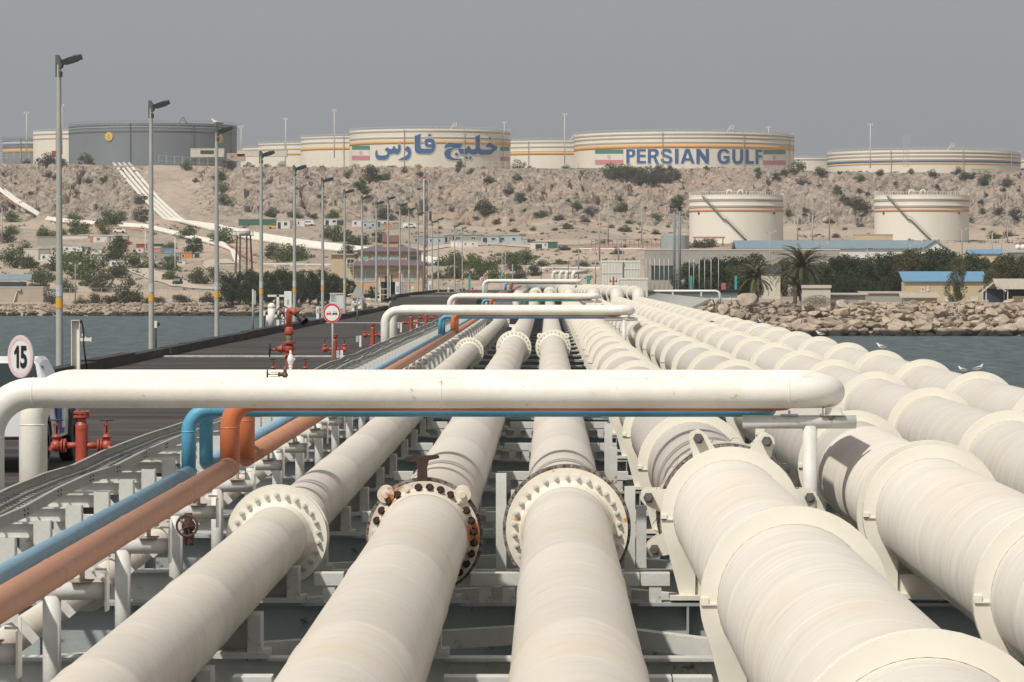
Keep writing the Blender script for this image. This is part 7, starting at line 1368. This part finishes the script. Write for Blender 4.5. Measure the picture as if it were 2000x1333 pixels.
def tree(px, ytop, ybase, Y, wf, key, label, grp):
    a = P(px, ybase, Y); h = P(px, ytop, Y).z - a.z; v = rr.randrange(3); t = thing('dense_tree', label, 'tree', a, rr.uniform(0, 6.3), grp); t.scale = (h * wf, h * wf, h * 1.02); link('crown', TREE[key][v][0], t); link('trunk', TREE[key][v][1], t)
GR = 'dark trees of the belt behind the right shore'
for i, (px, yt, Y) in enumerate([(1340, 515, 740), (1365, 512, 745), (1390, 508, 750), (1418, 505, 745), (1445, 506, 750), (1470, 498, 760), (1500, 520, 745), (1530, 512, 760), (1620, 510, 740), (1640, 506, 750), (1655, 500, 760), (1675, 508, 740), (1695, 510, 750), (1712, 499, 765), (1725, 512, 740), (1740, 496, 765), (1755, 500, 745), (1775, 494, 760), (1795, 490, 770), (1810, 497, 745), (1825, 490, 765), (1842, 493, 750), (1858, 496, 765), (1872, 506, 745), (1890, 501, 760), (1905, 508, 750), (1925, 505, 765), (1945, 510, 745), (1962, 503, 760), (1980, 500, 750), (2000, 503, 760), (2020, 500, 755), (1585, 520, 750), (1605, 515, 760), (1560, 518, 765), (1385, 520, 735), (1430, 522, 735), (1460, 520, 738), (1410, 524, 736), (1350, 525, 735)]):
    tree(px, yt, 584, Y, rr.uniform(1.0, 1.3), ('k' if rr.random() < .62 else 'o') if px < 1930 or rr.random() < .4 else 'o', 'dense dark tree in the belt behind the right shore' if px < 1930 else 'olive-toned tree at the right end of the tree belt', GR)
for i, (px, yt, yb, Y, wf) in enumerate([(1655, 540, 582, 715, 1.1), (1690, 545, 582, 712, 1.1), (1725, 545, 582, 715, 1.0), (1635, 548, 584, 712, 1.1), (1480, 552, 584, 700, 1.1), (1840, 525, 560, 720, 1.0)]): tree(px, yt, yb, Y, wf, 'k', 'lower dark tree at the front of the right tree belt', GR)
for i, (px, yt, Y) in enumerate([(452, 540, 930), (468, 534, 935), (486, 528, 940), (505, 535, 932), (522, 532, 940), (540, 528, 938), (556, 536, 930), (572, 534, 940), (588, 530, 935), (605, 534, 930), (622, 530, 938), (640, 536, 930), (655, 540, 935), (672, 545, 930), (690, 550, 938), (725, 560, 930), (752, 560, 930), (446, 555, 925), (480, 550, 926), (530, 552, 926), (580, 552, 926)]):
    tree(px, yt, 594 if px < 660 else 585, Y, rr.uniform(1.0, 1.3), 'k', 'dark tree in the grove on the left shore' if px < 700 else 'small dark tree before the beige building', 'trees of the grove on the left shore')
tree(1870, 520, 597, 655, .72, 'o', 'thin half-bare tree in front of the blue-roofed building', None); tree(1935, 530, 597, 655, .7, 'o', 'sparse olive tree at the right end of the blue-roofed building', None); tree(1950, 545, 600, 650, .8, 'o', 'leafy olive bush-like tree left of the open shelter', None)
# palms: ringed trunk, arching feathered fronds
def palm(px, ytop, ybase, Y, spread, label, n=46, seed=1):
    a = P(px, ybase, Y); h = P(px, ytop, Y).z - a.z; t = thing('palm_tree', label, 'palm', a, 0, 'palms on the right shore'); rr_ = random.Random(seed); hc = h * .52; L = spread
    m = MB(); pr = []
    for i in range(16): z = hc * i / 15; pr += [(.30 - .06 * i / 15, z), (.36 - .06 * i / 15, z + hc / 30)]
    m.lathe(pr, n=12); m.build('trunk', BARK, t)
    vs = []; fs = []
    for k in range(n):
        a_ = rr_.uniform(0, 6.3); el = rr_.uniform(-.35, 1.45); l = L * rr_.uniform(.8, 1.1); dx, dy = math.cos(a_), math.sin(a_); p = Vector((0, 0, hc)); e = el; pts_ = [p.copy()]
        for s_ in range(9): p = p + Vector((dx * math.cos(e), dy * math.cos(e), math.sin(e))) * l / 9; e -= rr_.uniform(.12, .2); pts_.append(p.copy())
        side = Vector((-dy, dx, 0))
        for s_ in range(1, 10):
            for q_ in (0, .33, .66):
                if s_ == 9 and q_ > 0: continue
                c = pts_[s_].lerp(pts_[min(9, s_ + 1)], q_); fw = (pts_[min(9, s_ + 1)] - pts_[s_ - 1]).normalized(); ll = .62 * (1 - abs(s_ / 9 - .45) * .9) * rr_.uniform(.8, 1.2)
                for sg in (-1, 1):
                    tip = c + (side * sg * .8 + fw * .8 + Vector((0, 0, -.15 + rr_.uniform(-.2, .25)))).normalized() * ll; w_ = fw * .075; o = len(vs); vs += [tuple(c - w_), tuple(c + w_), tuple(tip)]; fs.append((o, o + 1, o + 2))
        for s_ in range(9): o = len(vs); w_ = Vector((0, 0, .04)); vs += [tuple(pts_[s_] - w_), tuple(pts_[s_] + w_), tuple(pts_[s_ + 1] + w_ * .6), tuple(pts_[s_ + 1] - w_ * .6)]; fs.append((o, o + 1, o + 2, o + 3))
    me_ = bpy.data.meshes.new('fronds'); me_.from_pydata(vs, [], fs); me_.materials.append(LP); link('fronds', me_, t); return t
palm(1566, 466, 590, 632, 6.0, 'tall date palm with arching fronds above the right rock bank', 130, 3)
palm(1478, 506, 590, 640, 4.2, 'smaller palm at the left of the tall date palm', 80, 8)
t = palm(1553, 530, 592, 628, 3.2, 'low drooping palm offshoot at the foot of the tall palm', 30, 12)
# dry twig mound
v, f = leaves([((0, 0, .5), (2.6, 1.4, 1.1), 1.0)], 2600, .16, .12); me_ = bpy.data.meshes.new('twigs'); me_.from_pydata(v.tolist(), [], f.tolist()); me_.materials.append(LT)
c = P(1595, 592, 615); o = link('dry_brush_pile', me_, None, (c.x, 615, c.z - .3)); tag(o, 'mound of dry leafless twigs in front of the pale block', 'brush pile')
# driftwood-like bare branch near the jetty pipe
t = thing('bare_branch', 'dark bare branch sticking up from the rocks by the jetty pipe', 'branch', P(1394, 605, 560)); m = MB()
m.tube([(0, 0, 0), (.1, 0, .9), (-.15, 0, 1.6), (.1, 0, 2.6)], [.08, .07, .05, .02], 6); m.tube([(.1, 0, .9), (-.3, 0, 1.5), (-.35, 0, 2.2)], [.05, .04, .02], 5); m.tube([(-.15, 0, 1.6), (.4, 0, 2.1), (.5, 0, 3.3)], [.05, .03, .01], 5); m.build('branches', DRUST, t)
# scrub too small and too many to count
pts_v = []; pts_f = []; n_ = 0
xs_ = NR.uniform(-60, 2060, 5200); ys_ = 1000 + 760 * NR.random(5200) ** .9
for px_, y_ in zip(xs_, ys_):
    x = (px_ - VPX) / F * y_; d_ = float(fbm(x / 28, y_ / 34, 120, 3))
    if d_ < .50 or abs(px_ - 335) < 55 and y_ > 1380: continue
    z = float(H(x, y_)); s = random.uniform(.35, 1.25)
    if z < -6: continue
    m_ = 26; q = NR.normal(size=(m_, 3)) * np.array([.42, .42, .20]) * s + np.array([x, y_, z + .22 * s]); a = NR.normal(size=(m_, 3)) * .17 * s; b = NR.normal(size=(m_, 3)) * .17 * s
    pts_v.append(np.stack([q - a, q + b, q + a], 1).reshape(-1, 3)); n_ += m_
V = np.concatenate(pts_v); me_ = bpy.data.meshes.new('low_scrub'); me_.from_pydata(V.tolist(), [], np.arange(len(V)).reshape(-1, 3).tolist()); me_.materials.append(LD); tag(link('low_scrub', me_), 'tiny desert scrub dotted over the slopes and cliff', 'scrub', kind='stuff')
# ================================================================ dusty air
HZ = MB(); HZ.box((0, 1300, 42), (2600, 3400, 108)); hm, hn, hb = _new('haze_air'); hn.nodes.remove(hb)
pv = N(hn, 'ShaderNodeVolumePrincipled', Density=.00010, Anisotropy=.3); pv.inputs['Color'].default_value = (.93, .93, .93, 1); hn.links.new(pv.outputs[0], hn.nodes['Material Output'].inputs['Volume'])
HZ.build('haze', hm, kind='stuff')

# ---- every repeat says where it stands among its kind
from collections import defaultdict
gr_ = defaultdict(list)
for o in SC.objects:
    if o.parent is None and 'label' in o and o.get('kind') is None: gr_[o['label']].append(o)
CI = CAMR.transposed()
def ordn(n): return f"{n}{'th' if 10 <= n % 100 <= 20 else {1: 'st', 2: 'nd', 3: 'rd'}.get(n % 10, 'th')}"
for lb, os_ in gr_.items():
    if len(os_) < 2: continue
    near = 'bracket' in lb; os_.sort(key=lambda o: o.location.y if near else o.location.x / o.location.y)
    if lb.startswith('tan boulder in the rock bank'):
        rows = defaultdict(list)
        for o in os_: rows[min(5, max(0, int((o.location.z + 9.7) / .95)))].append(o)
        for r_i, ro in rows.items():
            for i, o in enumerate(ro): o['label'] = f"tan boulder, {ordn(i + 1)} from the left, {['at the waterline', 'just above the waterline', 'low', 'at mid height', 'high', 'along the top'][r_i]} in the right rock bank"
        continue
    for i, o in enumerate(os_): o['label'] = f"{lb}, {ordn(i + 1)} {'counting away from the viewer' if near else 'from the left'}"
